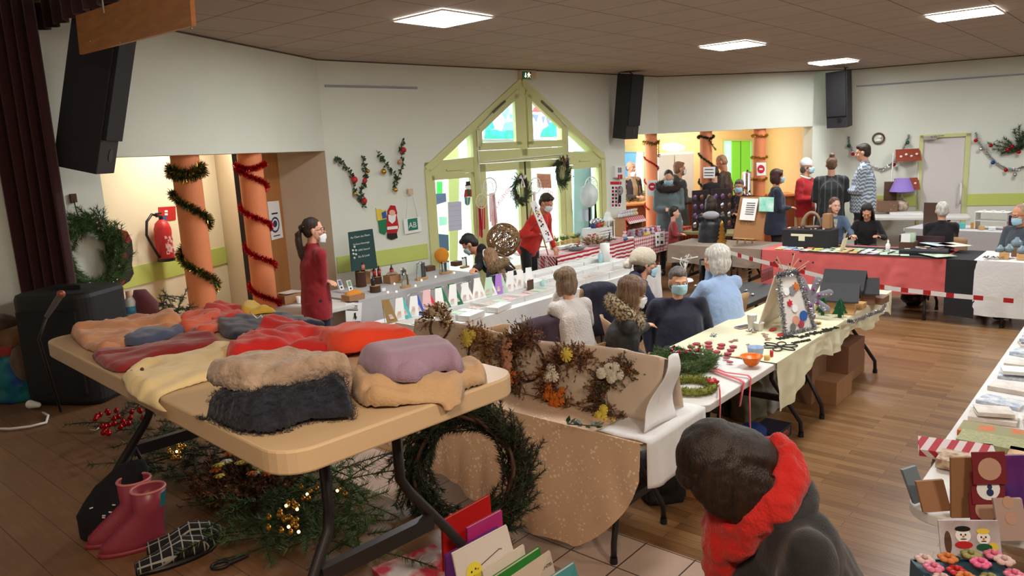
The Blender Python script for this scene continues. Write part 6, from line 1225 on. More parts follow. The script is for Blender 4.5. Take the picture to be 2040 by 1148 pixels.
for(x,y,z,r_,mat,nm)in((.03,.08,.4,(.15,.1,.07),fab('rust',(112,76,44)),'brown_garment'),(-.06,.05,.33,(.16,.1,.05),fab('brickred',(140,32,30)),'red_garment'),(.12,.0,.25,(.06,.05,.12),fab('taupe',(86,66,52)),'hanging_sleeve'),(-.05,.1,.48,(.12,.1,.06),fab('umber',(70,48,40)),'dark_garment')):mb=MB();mb.sph((x,y,z),r_,14,10);blob(mb,nm,mat,t,.014,disp=.04)
p=at(72,815,ZS);t=T('power_plug','white cable plug and lead lying on the stage floor','cable',p);mb=MB();mb.caps(V((-.03,0,.03)),V((.03,-.02,.03)),.026,.016,12);mb.build('plug',m_paper,t);mb=MB();mb.tube([at(x,y,ZS+.012)for x,y in((85,822),(96,828),(92,842),(60,850),(20,855),(-30,854))],.007,6);mb.build('lead',m_paper,t,world=True)
# behind the far end of the clothes table
p=ad(263,630,4.9);t=T('spray_bottle','clear bottle with blue label and peach cap behind the clothes table','bottle',(p.x,p.y,p.z));mb=MB();mb.lathe([(.0,0),(.035,0),(.037,.01),(.037,.1),(.02,.13),(0,.13)],n=16);mb.build('bottle',M('frosted_plastic',(210,216,216),.3),t);mb=MB();mb.lathe([(.0375,.02),(.038,.02),(.038,.07),(.0375,.07)],n=16);mb.build('label',M('blue_label',(70,150,190),.5),t);mb=MB();mb.lathe([(.02,.13),(.02,.17),(.0,.17)],n=12);mb.build('cap',M('peach_cap',(222,176,146),.5),t)
mb=MB();mb.loft([((0,0,0),(.09,0,0),(0,.06,0)),((0,0,.1),(.085,0,0),(0,.06,0)),((-.02,0,.19),(.04,0,0),(0,.03,0))],16);p=ad(292,632,4.95);S(mb,'burgundy_cushion',fab('burgundy',(112,56,64)),'burgundy wool bundle behind the far end of the clothes table','bundle',p)
mb=MB();random.seed(44);c=ad(335,606,5.0)
for k in range(26):needle_branch(mb,c+V((R(-.1,.12),R(-.05,.05),R(-.08,.03))),V((R(-1,1),R(-.6,.6),R(-.2,.9))),.13,.03,50)
S(mb,'fir_bouquet',[m_fir,m_twig],'fir sprigs sticking up behind the far end of the clothes table','fir sprigs')
p=at(262,700,0);mb=MB();mb.box((0,0,.5),(.5,.5,1.0));q=ad(300,640,4.98);S(mb,'storage_crate',M('grey_crate',(120,110,104),.7),'dark storage crate hidden behind the clothes table','crate',(q.x,q.y,0))if False else None
# ================= GOODS IN THE HALL
def L3(q,u,v,z,d=UU,w=VV):return V((q[0],q[1],0))+d*u+w*v+V((0,0,z))
def bx(c,d,rz=GR,mb=None):mb=mb or MB();mb.box(c,d,rz);return mb
def box1(p,d,mat,lab,nm='box',cat='box',rz=GR,grp=None,bev=.003):mb=MB();mb.box((0,0,d[2]/2),d);return S(mb,nm,mat,lab,cat,p,rz,grp,bevel=bev)
def lat(p,prof,mat,lab,nm,cat,grp=None,n=14,rz=0):mb=MB();mb.lathe(prof,n=n);return S(mb,nm,mat,lab,cat,p,rz,grp)
def bottle(p,h,r,mat,cap,lab,label_mat=None,grp=None):
 t=T('bottle',lab,'bottle',p,0,grp);mb=MB();mb.lathe([(0,0),(r,0),(r,h*.62),(r*.35,h*.75),(r*.35,h*.8),(0,h*.8)],n=12);mb.build('glass_body',mat,t);mb=MB();mb.lathe([(r*.42,h*.78),(r*.42,h*.9),(r*.15,h*.92),(r*.15,h),(0,h)],n=10);mb.build('cap',cap,t)
 if label_mat:mb=MB();mb.lathe([(r*1.02,h*.12),(r*1.03,h*.12),(r*1.03,h*.52),(r*1.02,h*.52)],n=12);mb.build('paper_label',label_mat,t)
 return t
def slab(pxs,dep,mat,lab,nm,cat,th=.004,grp=None,deco=None):
 P=[ad(x,y,d)for(x,y),d in zip(pxs,dep)]if hasattr(dep,'__len__')else[ad(x,y,dep)for x,y in pxs];n=(P[1]-P[0]).cross(P[2]-P[0]).normalized();n=n if n.y>0 else-n;c=sum(P,V())/len(P);zb=min(p.z for p in P);t=T(nm,lab,cat,(c.x,c.y,zb),0,grp);mb=MB();mb.ext(P,n*th);mb.build('panel',mat,t,world=True)
 if deco:deco(t,P,n)
 return t
def patch(t,P,n,us,mat,nm='printed_patch',k=1):mb=MB();mb.ext([lerp2(P,u,v)-n*.0015*k for u,v in us],-n*.001);mb.build(nm,mat,t,world=True)
m_amber=M('amber_glass',(50,22,16),.15);m_plab=M('rose_label',(204,120,110),.6);m_log=M('log_bark',(74,46,32),.85,bump=.5,bscale=40);m_cardb=M('cardboard',(166,122,84),.85,var=.06,scale=8);m_oran=M('mustard_tissue',(222,142,36),.8);m_clear=M('clear_glass',(190,204,200),.08,alpha=.35)
# --- cosmetics table
def T1(u,v,z=.748):return L3(Q1,u,v,z)
CHa=(T1(0,.62).x,T1(0,.62).y);CHb=(T1(1,.62).x,T1(1,.62).y);chb=[(693,463),(741,456),(751,534),(700,541)]
t=T('chalkboard','dark green chalkboard with white handwriting on the cosmetics table','chalkboard',onw(725,538,CHa,CHb));sh('board',chb,M('chalk_green',(30,66,62),.7),t,.0,.012,(CHa,CHb));m_chalk=M('chalk',(222,226,220),.9);xU=V((UU.x,UU.y,0))
for k,(s_,x,y,sz)in enumerate((('Au Chant des Fleurs',718,471,.033),('Parfums Hommage',720,485,.03),('100% Naturel',725,497,.03),('Bio & Local',725,510,.034))):txt(s_,sz,m_chalk,t,onw(x,y,CHa,CHb,.014),xU+V((0,0,.02)),V((0,0,1)))
mb=MB();
for(x,y)in((706,492),(703,499),(709,499),(704,506),(709,507),(706,514)):mb.sph(onw(x,y,CHa,CHb,.02),.013,8,5)
mb.build('chalk_flower',m_chalk,t,world=True)
def onT(px,py,z=.748):return at(px,py,z)
def log(px,py,r,h,lab):p=onT(px,py);t=T('log_stand',lab,'log',p);mb=MB();mb.cone((0,0,0),(0,0,h),r,r*.98,16);mb.build('bark',m_log,t);mb=MB();mb.cone((0,0,h),(0,0,h+.003),r*.9,r*.9,16);mb.build('cut_face',m_wood,t);return p+V((0,0,h+.003))
a=log(720,571,.06,.17,'tallest dark log stand, before the chalkboard');bottle(a+V((-.03,-.01,0)),.15,.026,m_amber,m_black,'left pump bottle with rose label on the tallest log',m_plab);bottle(a+V((.03,.01,0)),.15,.026,m_amber,m_black,'right pump bottle with rose label on the tallest log',m_plab)
a=log(752,565,.055,.08,'middle dark log stand with two red labelled bottles');m_rl=M('crimson_label',(176,40,52),.5);bottle(a+V((-.025,-.01,0)),.13,.02,m_amber,m_black,'left red labelled bottle on the middle log',m_rl);bottle(a+V((.025,.015,0)),.13,.02,m_amber,m_black,'right red labelled bottle on the middle log',m_rl)
a=log(748,582,.06,.07,'round low log stand at the near edge');bottle(a+V((-.02,0,0)),.11,.022,M('blue_black_glass',(24,40,54),.2),m_black,'dark blue bottle on the round low log')
box1(onT(742,568)+VV*.16,(.14,.1,.14),m_cardb,'upright cardboard box behind the tallest log');
t=box1(onT(782,563),(.17,.13,.09),m_cardb,'open brown box with tissue between logs and test tubes');mb=MB();mb.sph((0,0,.1),(.08,.06,.025),12,8);blob(mb,'tissue',m_oat,t,.012,disp=.03)
bottle(onT(782,563)+V((0,0,.092)),.12,.022,m_amber,m_black,'red labelled bottle lying in the tissue of the open brown box',m_rl)
t=T('dried_leaves','orange dried leaves rising behind the red labelled bottles','leaves',onT(757,556)+VV*.1);mb=MB();random.seed(8)
for k in range(26):p0=V((R(-.03,.05),R(-.02,.02),R(.08,.2)));d_=V((R(-1,1),R(-.5,.5),R(-.3,1))).normalized()*.05;s_=d_.cross(V((0,1,0))).normalized()*.016;mb.add([p0,p0+d_*.5+s_,p0+d_,p0+d_*.5-s_],[(0,1,2,3)])
mb.build('leaf_blades',M('orange_leaf',(224,128,52),.7,c2=(232,196,150),scale=30),t);mb=MB();mb.tube([V((0,0,0)),V((0,0,.16))],.004,5);mb.build('stem',m_twig,t)
def sachet(px,py,z,lab,c,w=.055,h=.12,rz=GR,tilt=0,grp='printed sachets'):
 t=T('sachet',lab,'sachet',at(px,py,z),rz,grp);t.rotation_euler=(tilt,0,rz);mb=MB();mb.ext([(-w/2,0,0),(w/2,0,0),(w/2*.96,0,h),(-w/2*.96,0,h)],(0,.012,0));mb.build('packet',m_paper,t);mb=MB();mb.ext([(-w*.34,-.001,h*.45),(w*.34,-.001,h*.45),(w*.34,-.001,h*.93),(-w*.34,-.001,h*.93)],(0,-.001,0));mb.build('printed_panel',c,t);mb=MB();mb.ext([V((math.cos(a_)*w*.22,-.001,h*.24+math.sin(a_)*w*.22))for a_ in[2*PI*i/12 for i in range(12)]],(0,-.001,0));mb.build('printed_seal',m_ink,t)
c_sal=M('salmon_print',(216,110,96),.5);c_lg=M('sage_print',(120,160,120),.5);c_sl=M('slate_print',(96,104,136),.5)
for(x,y,z,l,c,ti)in((772,524,.86,'salmon sachet behind the brown box, the narrower one',c_sal,-.2),(784,528,.82,'salmon sachet behind the brown box, the wider one',c_sal,-.1),(700,580,.78,'green printed sachet on the orange tissue box',c_lg,-.3),(682,578,.78,'grey printed sachet beside the dark red sweater',c_sl,-.4),(881,512,.9,'slate and red sachet on the orange basket by the window',c_sl,-.15),(880,523,.8,'slate sachet lying below the orange basket',c_sl,-.7),(1003,492,.8,'salmon sachet left of the easel, the left one',c_sal,-.3),(1013,498,.8,'pale sachet left of the easel, the right one',c_sl,-.3),(1020,515,.76,'sachet lying flat at the window end, nearer one',c_sal,-1.3),(1035,508,.76,'sachet lying flat at the window end, farther one',c_sal,-1.3)):sachet(x,y,z,l,c,tilt=ti)
t=T('orange_basket','orange felt basket on a stand beside the window frame','basket',onT(882,545));mb=MB();mb.sph((0,0,.22),(.09,.06,.1),14,10);blob(mb,'felt_body',m_oran,t,.012,disp=.03);mb=MB();mb.cone((0,0,0),(0,0,.14),.05,.03,10);mb.build('stand',m_clear,t)
def tubes(px,py,n,lab,h=.1,arc=False,sp=.022):
 p=onT(px,py);t=T('test_tube_stand',lab,'perfume stand',p,GR,'wooden stands of perfume tubes');mb=MB();mb.box((0,0,.012),(n*sp+.04,.05,.024));mb.build('wood_base',m_wood,t,bevel=.003)
 for i in range(n):
  x=(i-(n-1)/2)*sp;mb=MB();mb.cone((x,0,.024),(x,0,.024+h),.0085,.0085,10);o=mb.build('tube',random.choice((m_clear,MATS['clear_glass'],M('tea_glass',(110,90,50),.2),M('blue_tea_glass',(60,80,96),.2))),t);mb=MB();mb.cone((x,0,.024+h),(x,0,.04+h),.009,.009,10);mb.build('stopper',random.choice((m_black,m_paper,m_silver)),t)
 if arc:mb=MB();mb.tube([V((sp*n*.55*math.cos(a_),.0,.03+h*1.15*math.sin(a_)))for a_ in[PI*i/12 for i in range(13)]],.005,6);mb.build('wire_arch',m_chrome,t)
random.seed(2)
tubes(808,573,4,'perfume tube stand nearest the brown box, with wire arch',.12,True);tubes(840,557,6,'tall perfume tube stand in the middle of the grey cloth',.16,True);tubes(888,545,6,'perfume tube stand below the orange basket',.11);tubes(926,534,4,'perfume tube stand nearest the child, set in a wooden tray',.1);tubes(805,562,4,'second row of perfume tubes behind the wire arch',.12,True)
box1(onT(860,540)+VV*.05,(.14,.1,.06),M('cocoa_card',(104,70,52),.8),'brown lidless box behind the middle perfume tubes');box1(onT(915,530)+VV*.05,(.12,.1,.06),MATS['cocoa_card'],'brown lidless box near the window beside the sachets')
for i,(x,y)in enumerate(((786,567),(828,571),(773,584),(790,583),(868,553),(905,545),(840,560))):mb=MB();mb.sph((0,0,.01),.01,8,6);S(mb,'tea_light',M('tealight_glow',(255,240,210),.4,emit=2.5),'small glowing tea light on the grey cloth','tea light',onT(x,y),group='tea lights on the grey cloth')
box1(onT(765,580),(.05,.002,.035),m_paper,'small white price card beside the low round log','price_card','card')
t=box1(onT(704,597),(.2,.14,.06),m_cardb,'shallow brown box with mustard tissue at the left end of the grey cloth');mb=MB();mb.sph((.02,0,.06),(.1,.07,.035),14,8);blob(mb,'mustard_tissue',m_oran,t,.012,disp=.04)
sideT=lambda x,y:at(x,y,.745)
t=box1(sideT(578,602),(.22,.16,.09),m_cardb,'brown cardboard box of papers left of the dark red sweater');mb=MB();[mb.box((R(-.02,.02),R(-.02,.02),.095+.006*k),(.2,.15,.005),R(-.2,.2))for k in range(3)];mb.build('paper_stack',M('grey_sheets',(196,184,172),.8),t)
t=T('paper_cup','small white plastic cup beside the brown box of papers','cup',sideT(596,604));mb=MB();mb.lathe([(.018,0),(.027,.07),(.025,.07),(.016,.004),(0,.004)],n=14);mb.build('cup_wall',m_paper,t)
FRA=(T1(0,-.05).x,T1(0,-.05).y);FRB=(T1(1,-.05).x,T1(1,-.05).y)
t=sign('notice','white mask notice hanging from the left corner of the grey cloth',[(687,604),(721,603),(719,640),(689,641)],(FRA,FRB),0,None,[(693,609,712,610.5),(693,613,712,614.5),(691,617,713,618.5)]);sh('running_figure',[(705,624),(709,623),(709,628),(711,633),(708,638),(706,633),(703,637),(705,631)],m_ink,t,.006,.001,(FRA,FRB))
# --- wall B decorations
def garland_v(pts,lab,baubles,cat='garland'):
 t=T('leaf_garland',lab,cat,onw(pts[0][-1][0],pts[0][-1][1],B0,B1,.03));random.seed(len(lab));mb=MB();st=MB()
 for line in pts:
  W=[onw(x,y,B0,B1,.04)for x,y in line];st.tube(W,.004,4)
  for i in range(len(W)-1):
   for k in range(int((W[i+1]-W[i]).length/.008)):
    p=W[i].lerp(W[i+1],R(0,1));d_=V((eBn.x*R(-1,1),eBn.y*R(-1,1),R(-1,1)))+nBn*R(0,.8);d_=d_.normalized()*R(.035,.06);s_=d_.cross(nBn).normalized()*.014;mb.add([p,p+d_*.5+s_,p+d_,p+d_*.5-s_],[(0,1,2,3)])
 mb.build('leaves',M('dark_leaf',(34,58,36),.6,c2=(60,84,50),scale=20),t,world=True);st.build('stem',m_twig,t,world=True)
 for(x,y,r_,m_)in baubles:mb=MB();mb.sph(onw(x,y,B0,B1,.06),r_,10,8);mb.build('bauble',m_,t,world=True)
garland_v([[(668,316),(690,332),(702,352),(706,378),(724,410)],[(722,312),(728,340),(726,365),(718,385),(726,408)]],'left V shaped leaf garland with red flowers on the entrance wall',[(706,358,.04,c_red),(727,360,.03,c_red),(733,341,.025,m_gold),(726,400,.035,c_red),(708,386,.022,m_gold)])
garland_v([[(750,300),(765,322),(775,338),(788,350),(786,378)],[(802,278),(798,300),(803,325),(796,345),(788,362)]],'right V shaped leaf garland with one red bauble on the entrance wall',[(804,299,.035,c_red),(764,342,.035,m_gold),(788,378,.03,m_gold),(797,322,.03,M('dusty_pink',(196,140,120),.6))])
WB=(B0,B1)
t=T('festive_cutout','glossy cutout of a bearded figure in red suit with a green sack of toys','decoration',onw(775,478,B0,B1));m_gr=M('glossy_green',(30,120,80),.25);m_rd=M('glossy_red',(186,24,36),.25)
for nm,px,m_,o_ in(('sack',[(753,440),(769,436),(772,458),(766,468),(756,464)],m_gr,.01),('toys',[(748,414),(752,418),(757,416),(762,420),(768,417),(770,438),(752,440),(750,428)],c_yel,.008),('toys',[(760,424),(768,420),(770,434),(762,436)],c_blue,.014),('suit',[(771,428),(790,428),(794,452),(790,466),(772,468),(769,450)],m_rd,.012),('hood',[(772,420),(778,409),(787,410),(791,424),(789,436),(772,436)],m_rd,.013),('beard',[(773,428),(789,427),(787,440),(781,446),(774,440)],m_paper,.018),('face',circ(781,424,6,6),c_skin,.022),('belt',[(771,452),(792,450),(792,456),(771,458)],m_paper,.018),('boots',[(771,466),(790,464),(792,474),(780,478),(771,474)],m_black,.014)):sh(nm,px,m_,t,o_,.006,WB)
t=T('label_sign','white card with green lettered square hanging by strings from a wooden peg','sign',onw(822,466,B0,B1));sh('card',[(803,437),(837,432),(840,461),(806,467)],m_paper,t,.02,.004,WB);sh('green_square',[(812,437),(831,434),(833,457),(814,460)],M('ab_green',(20,124,96),.5),t,.026,.002,WB);txt('AB',.1,m_paper,t,onw(822,449,B0,B1,.032),eBn,V((0,0,1)))
mb=MB();mb.box(onw(817,382,B0,B1,.03),(.07,.03,.07),math.atan2(eBn.y,eBn.x));mb.build('wooden_peg',M('beige_peg',(206,184,150),.6),t,world=True);mb=MB();mb.tube([onw(809,436,B0,B1,.03),onw(813,384,B0,B1,.03)],.003,4);mb.tube([onw(832,432,B0,B1,.03),onw(821,384,B0,B1,.03)],.003,4);mb.build('string',m_paper,t,world=True)
t=T('alarm_box','white alarm box with red button on the strip of wall beside the bar','alarm',onw(1230,354,B0,B1));sh('housing',rectpx(1220,331,1239,354),m_paper,t,0,.06,WB);sh('red_button',rectpx(1231,348,1239,357),c_red,t,.06,.01,WB);sh('vent',rectpx(1231,334,1238,344),c_grey,t,.061,.003,WB)
t=T('safety_poster','white poster with red header and rows of small red signs beside window','poster',onw(1227,414,B0,B1));sh('sheet',rectpx(1216,362,1238,414),m_paper,t,.0,.003,WB);sh('header',rectpx(1216,362,1238,368),m_redink,t,.004,.002,WB)
for i in range(3):
 for j in range(6):sh('printed_symbol',rectpx(1219+i*6.4,372+j*7,1223+i*6.4,376.5+j*7),m_redink if(i+j)%2 else m_ink,t,.004,.001,WB)
def catcher(px,py,r,lab,mat,tail,mt,off=.1,ribbons=7):
 c=onw(px,py,B0,B1,off);t=T('dream_catcher',lab,'dream catcher',c);x=eBn;mb=MB();z=V((0,0,1));mb.tube([c+x*r*math.cos(a_)+z*r*math.sin(a_)for a_ in[2*PI*i/28 for i in range(28)]],.008,6,closed=True);mb.build('hoop',mat,t,world=True);mb=MB()
 for k in range(12):a_=2*PI*k/12;b_=a_+2.2;mb.tube([c+(x*math.cos(a_)+z*math.sin(a_))*r,c+(x*math.cos(b_)+z*math.sin(b_))*r],.0025,4)
 mb.tube([c+(x*math.cos(a_)+z*math.sin(a_))*r*.35 for a_ in[2*PI*i/14 for i in range(14)]],.003,4,closed=True);mb.build('woven_net',mat,t,world=True)
 for k in range(ribbons):p0=c+x*(R(-.7,.7)*r)-z*r*.75;p1=p0+x*R(-.03,.03)-z*tail*R(.6,1);s_=x*.009;mb=MB();mb.ext([p0-s_,p0+s_,p1+s_*1.4,p1-s_*1.4],nBn*.002);mb.build('ribbon',mt,t,world=True)
 mb=MB();mb.tube([c+z*r,c+z*(r+.3)],.002,4);mb.build('thread',m_paper,t,world=True)
random.seed(13)
catcher(959,401,.095,'cream dream catcher with red ribbons hanging at the left door post',m_creamcl,.45,m_redink);catcher(976,372,.12,'white dream catcher with pale pink feathers before the left door',m_paper,.6,M('blush_ribbon',(224,180,180),.8));catcher(1067,370,.11,'small white dream catcher before the right door pane',m_paper,.5,M('pale_ribbon',(226,214,210),.8),ribbons=4);catcher(1178,372,.15,'large pale disc dream catcher with black feathers at the right side light',m_paper,.6,m_ink,ribbons=9);catcher(1235,380,.07,'grey dream catcher with black feathers hung over the safety poster',c_grey,.18,m_ink)
mb=MB();mb.sph((0,0,.17),(.14,.14,.18),18,12);mb.cone((0,0,0),(0,0,.02),.012,.005,8);S(mb,'balloon',M('milky_balloon',(226,236,240),.3,alpha=.75),'milky white balloon in front of the right side light','balloon',onw(1174,412,B0,B1,.28))
for px,py,lab in((1037,379,'dark green oval wreath with white bow at the middle of the glass doors'),(1119,344,'dark green wreath with brown bow high on the right door')):
 t=T('small_wreath',lab,'wreath',onw(px,py,B0,B1,.1));upright(t,nBn);t.scale=(.85,1.2,1);wreath_mesh(.125,.055,150,.03,60,px).build('fir_ring',[m_fir,m_twig],t);mb=MB();bc=m_paper if px<1100 else M('brown_bow',(134,100,80),.8)
 for sd in(-1,1):mb.loft([((0,.13,.04),(.012,0,0),(0,0,.01)),((sd*.05,.16,.05),(.03,.02,0),(0,0,.012)),((sd*.08,.14,.04),(.02,.02,0),(0,0,.01))],8);mb.ext([(0,.13,.05),(sd*.03,.03,.05),(sd*.055,.035,.05),(sd*.012,.13,.05)],(0,0,.003))
 mb.build('bow',bc,t)
t=T('wicker_ball','large round wicker basket lamp behind the person bending over','wicker ball',ad(1003,478,9.3));mb=MB();random.seed(6)
for k in range(46):
 ax_=V((R(-1,1),R(-1,1),R(-1,1))).normalized();a_,b_,_=basis(ax_);r_=.21;mb.tube([(a_*math.cos(u)+b_*math.sin(u))*r_ for u in[2*PI*i/24 for i in range(24)]],.0055,4,closed=True)
mb.build('woven_shell',M('wicker',(140,104,66),.7),t)
# --- card rack and trays
def CQ(u,v,z=.748):return L3(QC,u,v,z)
cc={'w':m_paper,'b':M('ochre_card',(156,124,70),.7),'t':M('teal_card',(90,186,186),.6),'B':M('royal_card',(40,84,176),.6),'r':M('red_card',(204,40,48),.6),'g':M('green_card',(30,110,70),.6),'p':M('pink_card',(230,186,190),.6),'l':M('lilac_card',(170,120,206),.6),'m':M('mint_card',(186,214,190),.6)}
seq='bwtwBprwgwgwwwwmwlmwwwww';nmc={'w':'white','b':'ochre','t':'teal','B':'royal blue','r':'red','g':'dark green','p':'pale pink','l':'lilac','m':'mint'}
m_card2=M('card_motif',(214,206,196),.7,c2=(190,150,140),scale=40)
cnt={}
for i,ch in enumerate(seq):
 u=.04+i*(1.86/(len(seq)-1));cnt[ch]=cnt.get(ch,0)+1;tot=seq.count(ch);who=('the only %s one'%nmc[ch])if tot==1 else ORD[cnt[ch]-1]+' '+nmc[ch]+' one from the left end'
 t=T('greeting_card','greeting card standing in the wire rack, '+who,'card',CQ(u,.44,.79),GR+R(-.1,.1)-.25,'greeting cards in the wire rack');ln=R(.02,.05)*(1 if i%2 else-1);h_=R(.17,.205);mb=MB();mb.ext([(-.05,-.02,0),(.055,-.02,0),(.04+ln,.03,h_),(-.03+ln,.03,h_)],(0,.002,0));mb.build('card_front',cc[ch],t)
 mb=MB();mb.ext([(-.018,-.016,.03),(.022,-.016,.03),(.015+ln*.5,.008,.09),(-.012+ln*.5,.008,.09)],(0,-.002,0));mb.build('motif',m_card2,t)
t=T('wire_rack','long grey wire rack holding the greeting cards upright','rack',CQ(.95,.47));mb=MB()
for k in range(7):u0=.02+k*.272;mb.tube([CQ(u0,.5,.76),CQ(u0,.52,.95),CQ(u0+.03,.52,.97),CQ(u0+.22,.52,.97),CQ(u0+.25,.52,.95),CQ(u0+.25,.5,.76)],.003,5)
mb.tube([CQ(0,.4,.775),CQ(1.92,.4,.775)],.003,5);mb.build('wire',m_chrome,t,world=True);mb=MB();mb.box(CQ(.96,.45,.768),(1.92,.12,.03),GR);mb.build('tray_base',m_white,t,world=True)
def tray(u,v,L_,W_,lab,z=.748,h=.055,content=True,col=None):
 t=T('card_tray',lab,'tray',CQ(u,v,z),GR,'white trays of cards');mb=MB()
 for a_,b_,c_,d_ in((0,W_/2,L_,.01),(0,-W_/2,L_,.01),(L_/2,0,.01,W_),(-L_/2,0,.01,W_)):mb.box((a_,b_,h/2),(c_,d_,h))
 mb.box((0,0,.004),(L_,W_,.008));mb.build('tray_frame',m_white,t)
 if content:
  for k in range(4):mb=MB();mb.box((-L_*.36+k*L_*.24,R(-.02,.02),.018+.004*k),(L_*.22,W_*.7,.004),R(-.15,.15));mb.build('laid_card',random.choice((m_paper,m_card2,m_card2,m_paper,cc['p'],cc['m'])),t)
random.seed(17)
for i in range(4):tray(.24+i*.47,.22,.45,.26,ORD[i]+' shallow white card tray from the left, before the wire rack')
for i in range(4):tray(2.15+i*.44,.15,.42,.22,ORD[i]+' glass topped white tray from the left on the second card table',h=.07)
for i in range(12):
 u=1.98+(i%6)*.3;v=.42+(i//6)*.2;box1(CQ(u,v),(.28,.18,.09+.03*(i//6)),m_white,'closed white box, '+ORD[i%6]+(' in the front row' if i<6 else ' in the back row')+' behind the glass trays',grp='closed white boxes')
for i,(u,v,lab)in enumerate(((.62,.04,'white box of envelopes overhanging the near edge, left one'),(1.0,.05,'white box of envelopes overhanging the near edge, right one'))):box1(CQ(u,v,.75),(.26,.12,.05),m_white,lab,rz=GR+.2)
mb=MB();mb.lathe([(.02,0),(.058,0),(.058,.22),(.02,.22)],n=20);S(mb,'paper_roll',m_paper,'white roll of kitchen paper standing on the closed boxes','paper roll',CQ(3.35,.45,.835));bottle(CQ(3.25,.45,.84),.15,.028,M('pale_gel',(170,214,222),.2),m_paper,'small clear gel bottle beside the kitchen paper roll')
bottle(CQ(1.98,.3,.745),.14,.03,M('aqua_bottle',(170,214,216),.3),m_paper,'pale aqua spray bottle left of the white sweater');box1(CQ(1.8,.33,.76),(.1,.005,.12),m_dwood,'small dark easel panel beside the aqua spray bottle','panel','panel')
# --- gingham and striped tables
def SQ(u,v,z=.752):return L3(QS,u,v*.78,z)
t=T('easel_painting','tall leaning floral canvas on a wooden easel beside the bright red sweater','easel',SQ(.16,.12));P=[ad(1056,404,9.75),ad(1067,399,9.78),ad(1102,478,9.4),ad(1087,483,9.37)];n=(P[1]-P[0]).cross(P[2]-P[0]).normalized();n=n if n.y>0 else-n
mb=MB();mb.ext(P,n*.02);mb.build('canvas',m_paper,t,world=True);random.seed(19)
for k in range(34):u,v=R(.25,.75),R(.08,.95);c_=lerp2(P,u,v)-n*.002;r_=R(.006,.016);mb=MB();mb.ext([c_+((P[1]-P[0]).normalized()*math.cos(a_)+(P[3]-P[0]).normalized()*math.sin(a_))*r_ for a_ in[2*PI*i/7 for i in range(7)]],-n*.001);mb.build('painted_dot',random.choice((m_ink,m_ink,c_navy,cc['l'],cc['r'],c_yel,m_redink)),t,world=True)
mb=MB();a=lerp2(P,.5,0)+n*.03;mb.tube([a,at(1043,503,.75)],.009,6);mb.tube([a,at(1092,508,.75)],.009,6);mb.tube([a,at(1070,490,.75)+n*.2],.009,6);mb.tube([at(1055,492,.85),at(1090,492,.85)],.009,6);mb.build('wooden_legs',m_wood,t,world=True)
random.seed(23)
def pot(p,lab,h=.09,leaf=c_green,flower=None,wrap=True):
 t=T('potted_plant',lab,'plant',p,R(0,3),'potted plants on the striped cloth');mb=MB();mb.lathe([(0,0),(.035,0),(.05,h),(.0,h-.01)],n=10);mb.build('pot',M('kraft_wrap',(188,152,92),.8)if wrap else m_white,t);mb=MB()
 for k in range(22):d_=V((R(-1,1),R(-1,1),R(.5,1.6))).normalized()*R(.05,.1);p0=V((0,0,h));s_=d_.cross(V((R(-1,1),R(-1,1),0))).normalized()*.01;mb.add([p0,p0+d_*.5+s_,p0+d_,p0+d_*.5-s_],[(0,1,2,3)])
 mb.build('leaves',leaf,t)
 if flower:[(lambda mb:(mb.sph((R(-.03,.03),R(-.03,.03),h+R(.05,.1)),.013,6,5),mb.build('blossom',flower,t)))(MB())for k in range(4)]
lg=M('fresh_leaf',(104,130,60),.6)
for i in range(6):pot(SQ(.55+i*.13,.62+.04*(i%2)),'wrapped pot plant, '+ORD[i]+' from the left before the window',leaf=lg,flower=(None,d_yel,d_wht,None,d_yel,cc['l'])[i])
pot(SQ(1.25,.7),'dark hyacinth in a wrapped pot before the side light',.08,M('hyacinth',(44,48,80),.6))
t=box1(SQ(.75,.5),(.42,.14,.04),m_white,'long white tray under the wrapped pot plants','plant_tray','tray')
mb=MB();mb.lathe([(.1,0),(.16,.05),(.155,.05),(.1,.008),(0,.008)],n=20);S(mb,'metal_dish',c_grey,'oval grey metal dish of trinkets near the hand of the red sweater','dish',SQ(.62,.16));
for k in range(14):mb=MB();mb.sph((0,0,0),R(.012,.022),8,6);S(mb,'trinket',random.choice((d_wht,d_brn,m_silver,d_rust)),'small trinket heaped in the grey metal dish','trinket',SQ(.62+R(-.09,.09),.16+R(-.07,.07),.8+R(0,.02)),group='trinkets in the metal dish')
box1(SQ(.78,.34),(.14,.08,.05),m_redfoil,'shiny red box behind the grey metal dish');
dried(SQ(1.12,.2,.76),.11,240,[d_brn,d_rust,d_crm],'dried flower bundle with straw in the middle of the striped cloth',51,flowers=[(R(-.08,.08),R(-.08,.08),R(.06,.14),.016,random.choice((d_crm,d_org,c_red)),6)for k in range(9)],name='dried_bundle',cat='dried flowers',L=.12)
mb=MB();random.seed(3);[needle_branch(mb,SQ(1.42+R(-.1,.1),.2+R(-.05,.05),.79),V((R(-1,1),R(-1,1),.2)),.14,.025,50)for k in range(16)];S(mb,'fir_bundle',[m_fir,m_twig],'low bundle of dark fir sprigs beside the dried flower bundle','fir bundle')
t=T('white_crate','white slatted crate standing on its side with gift baskets on top','crate',SQ(1.5,.45),GR);mb=MB();[mb.box((0,-.15,.03+.04*k),(.36,.01,.025))for k in range(5)];mb.build('front_slats',m_white,t);mb=MB();mb.box((-.18,0,.1),(.015,.3,.2));mb.box((.18,0,.1),(.015,.3,.2));mb.box((0,0,.21),(.38,.3,.012));mb.build('crate_body',m_white,t)
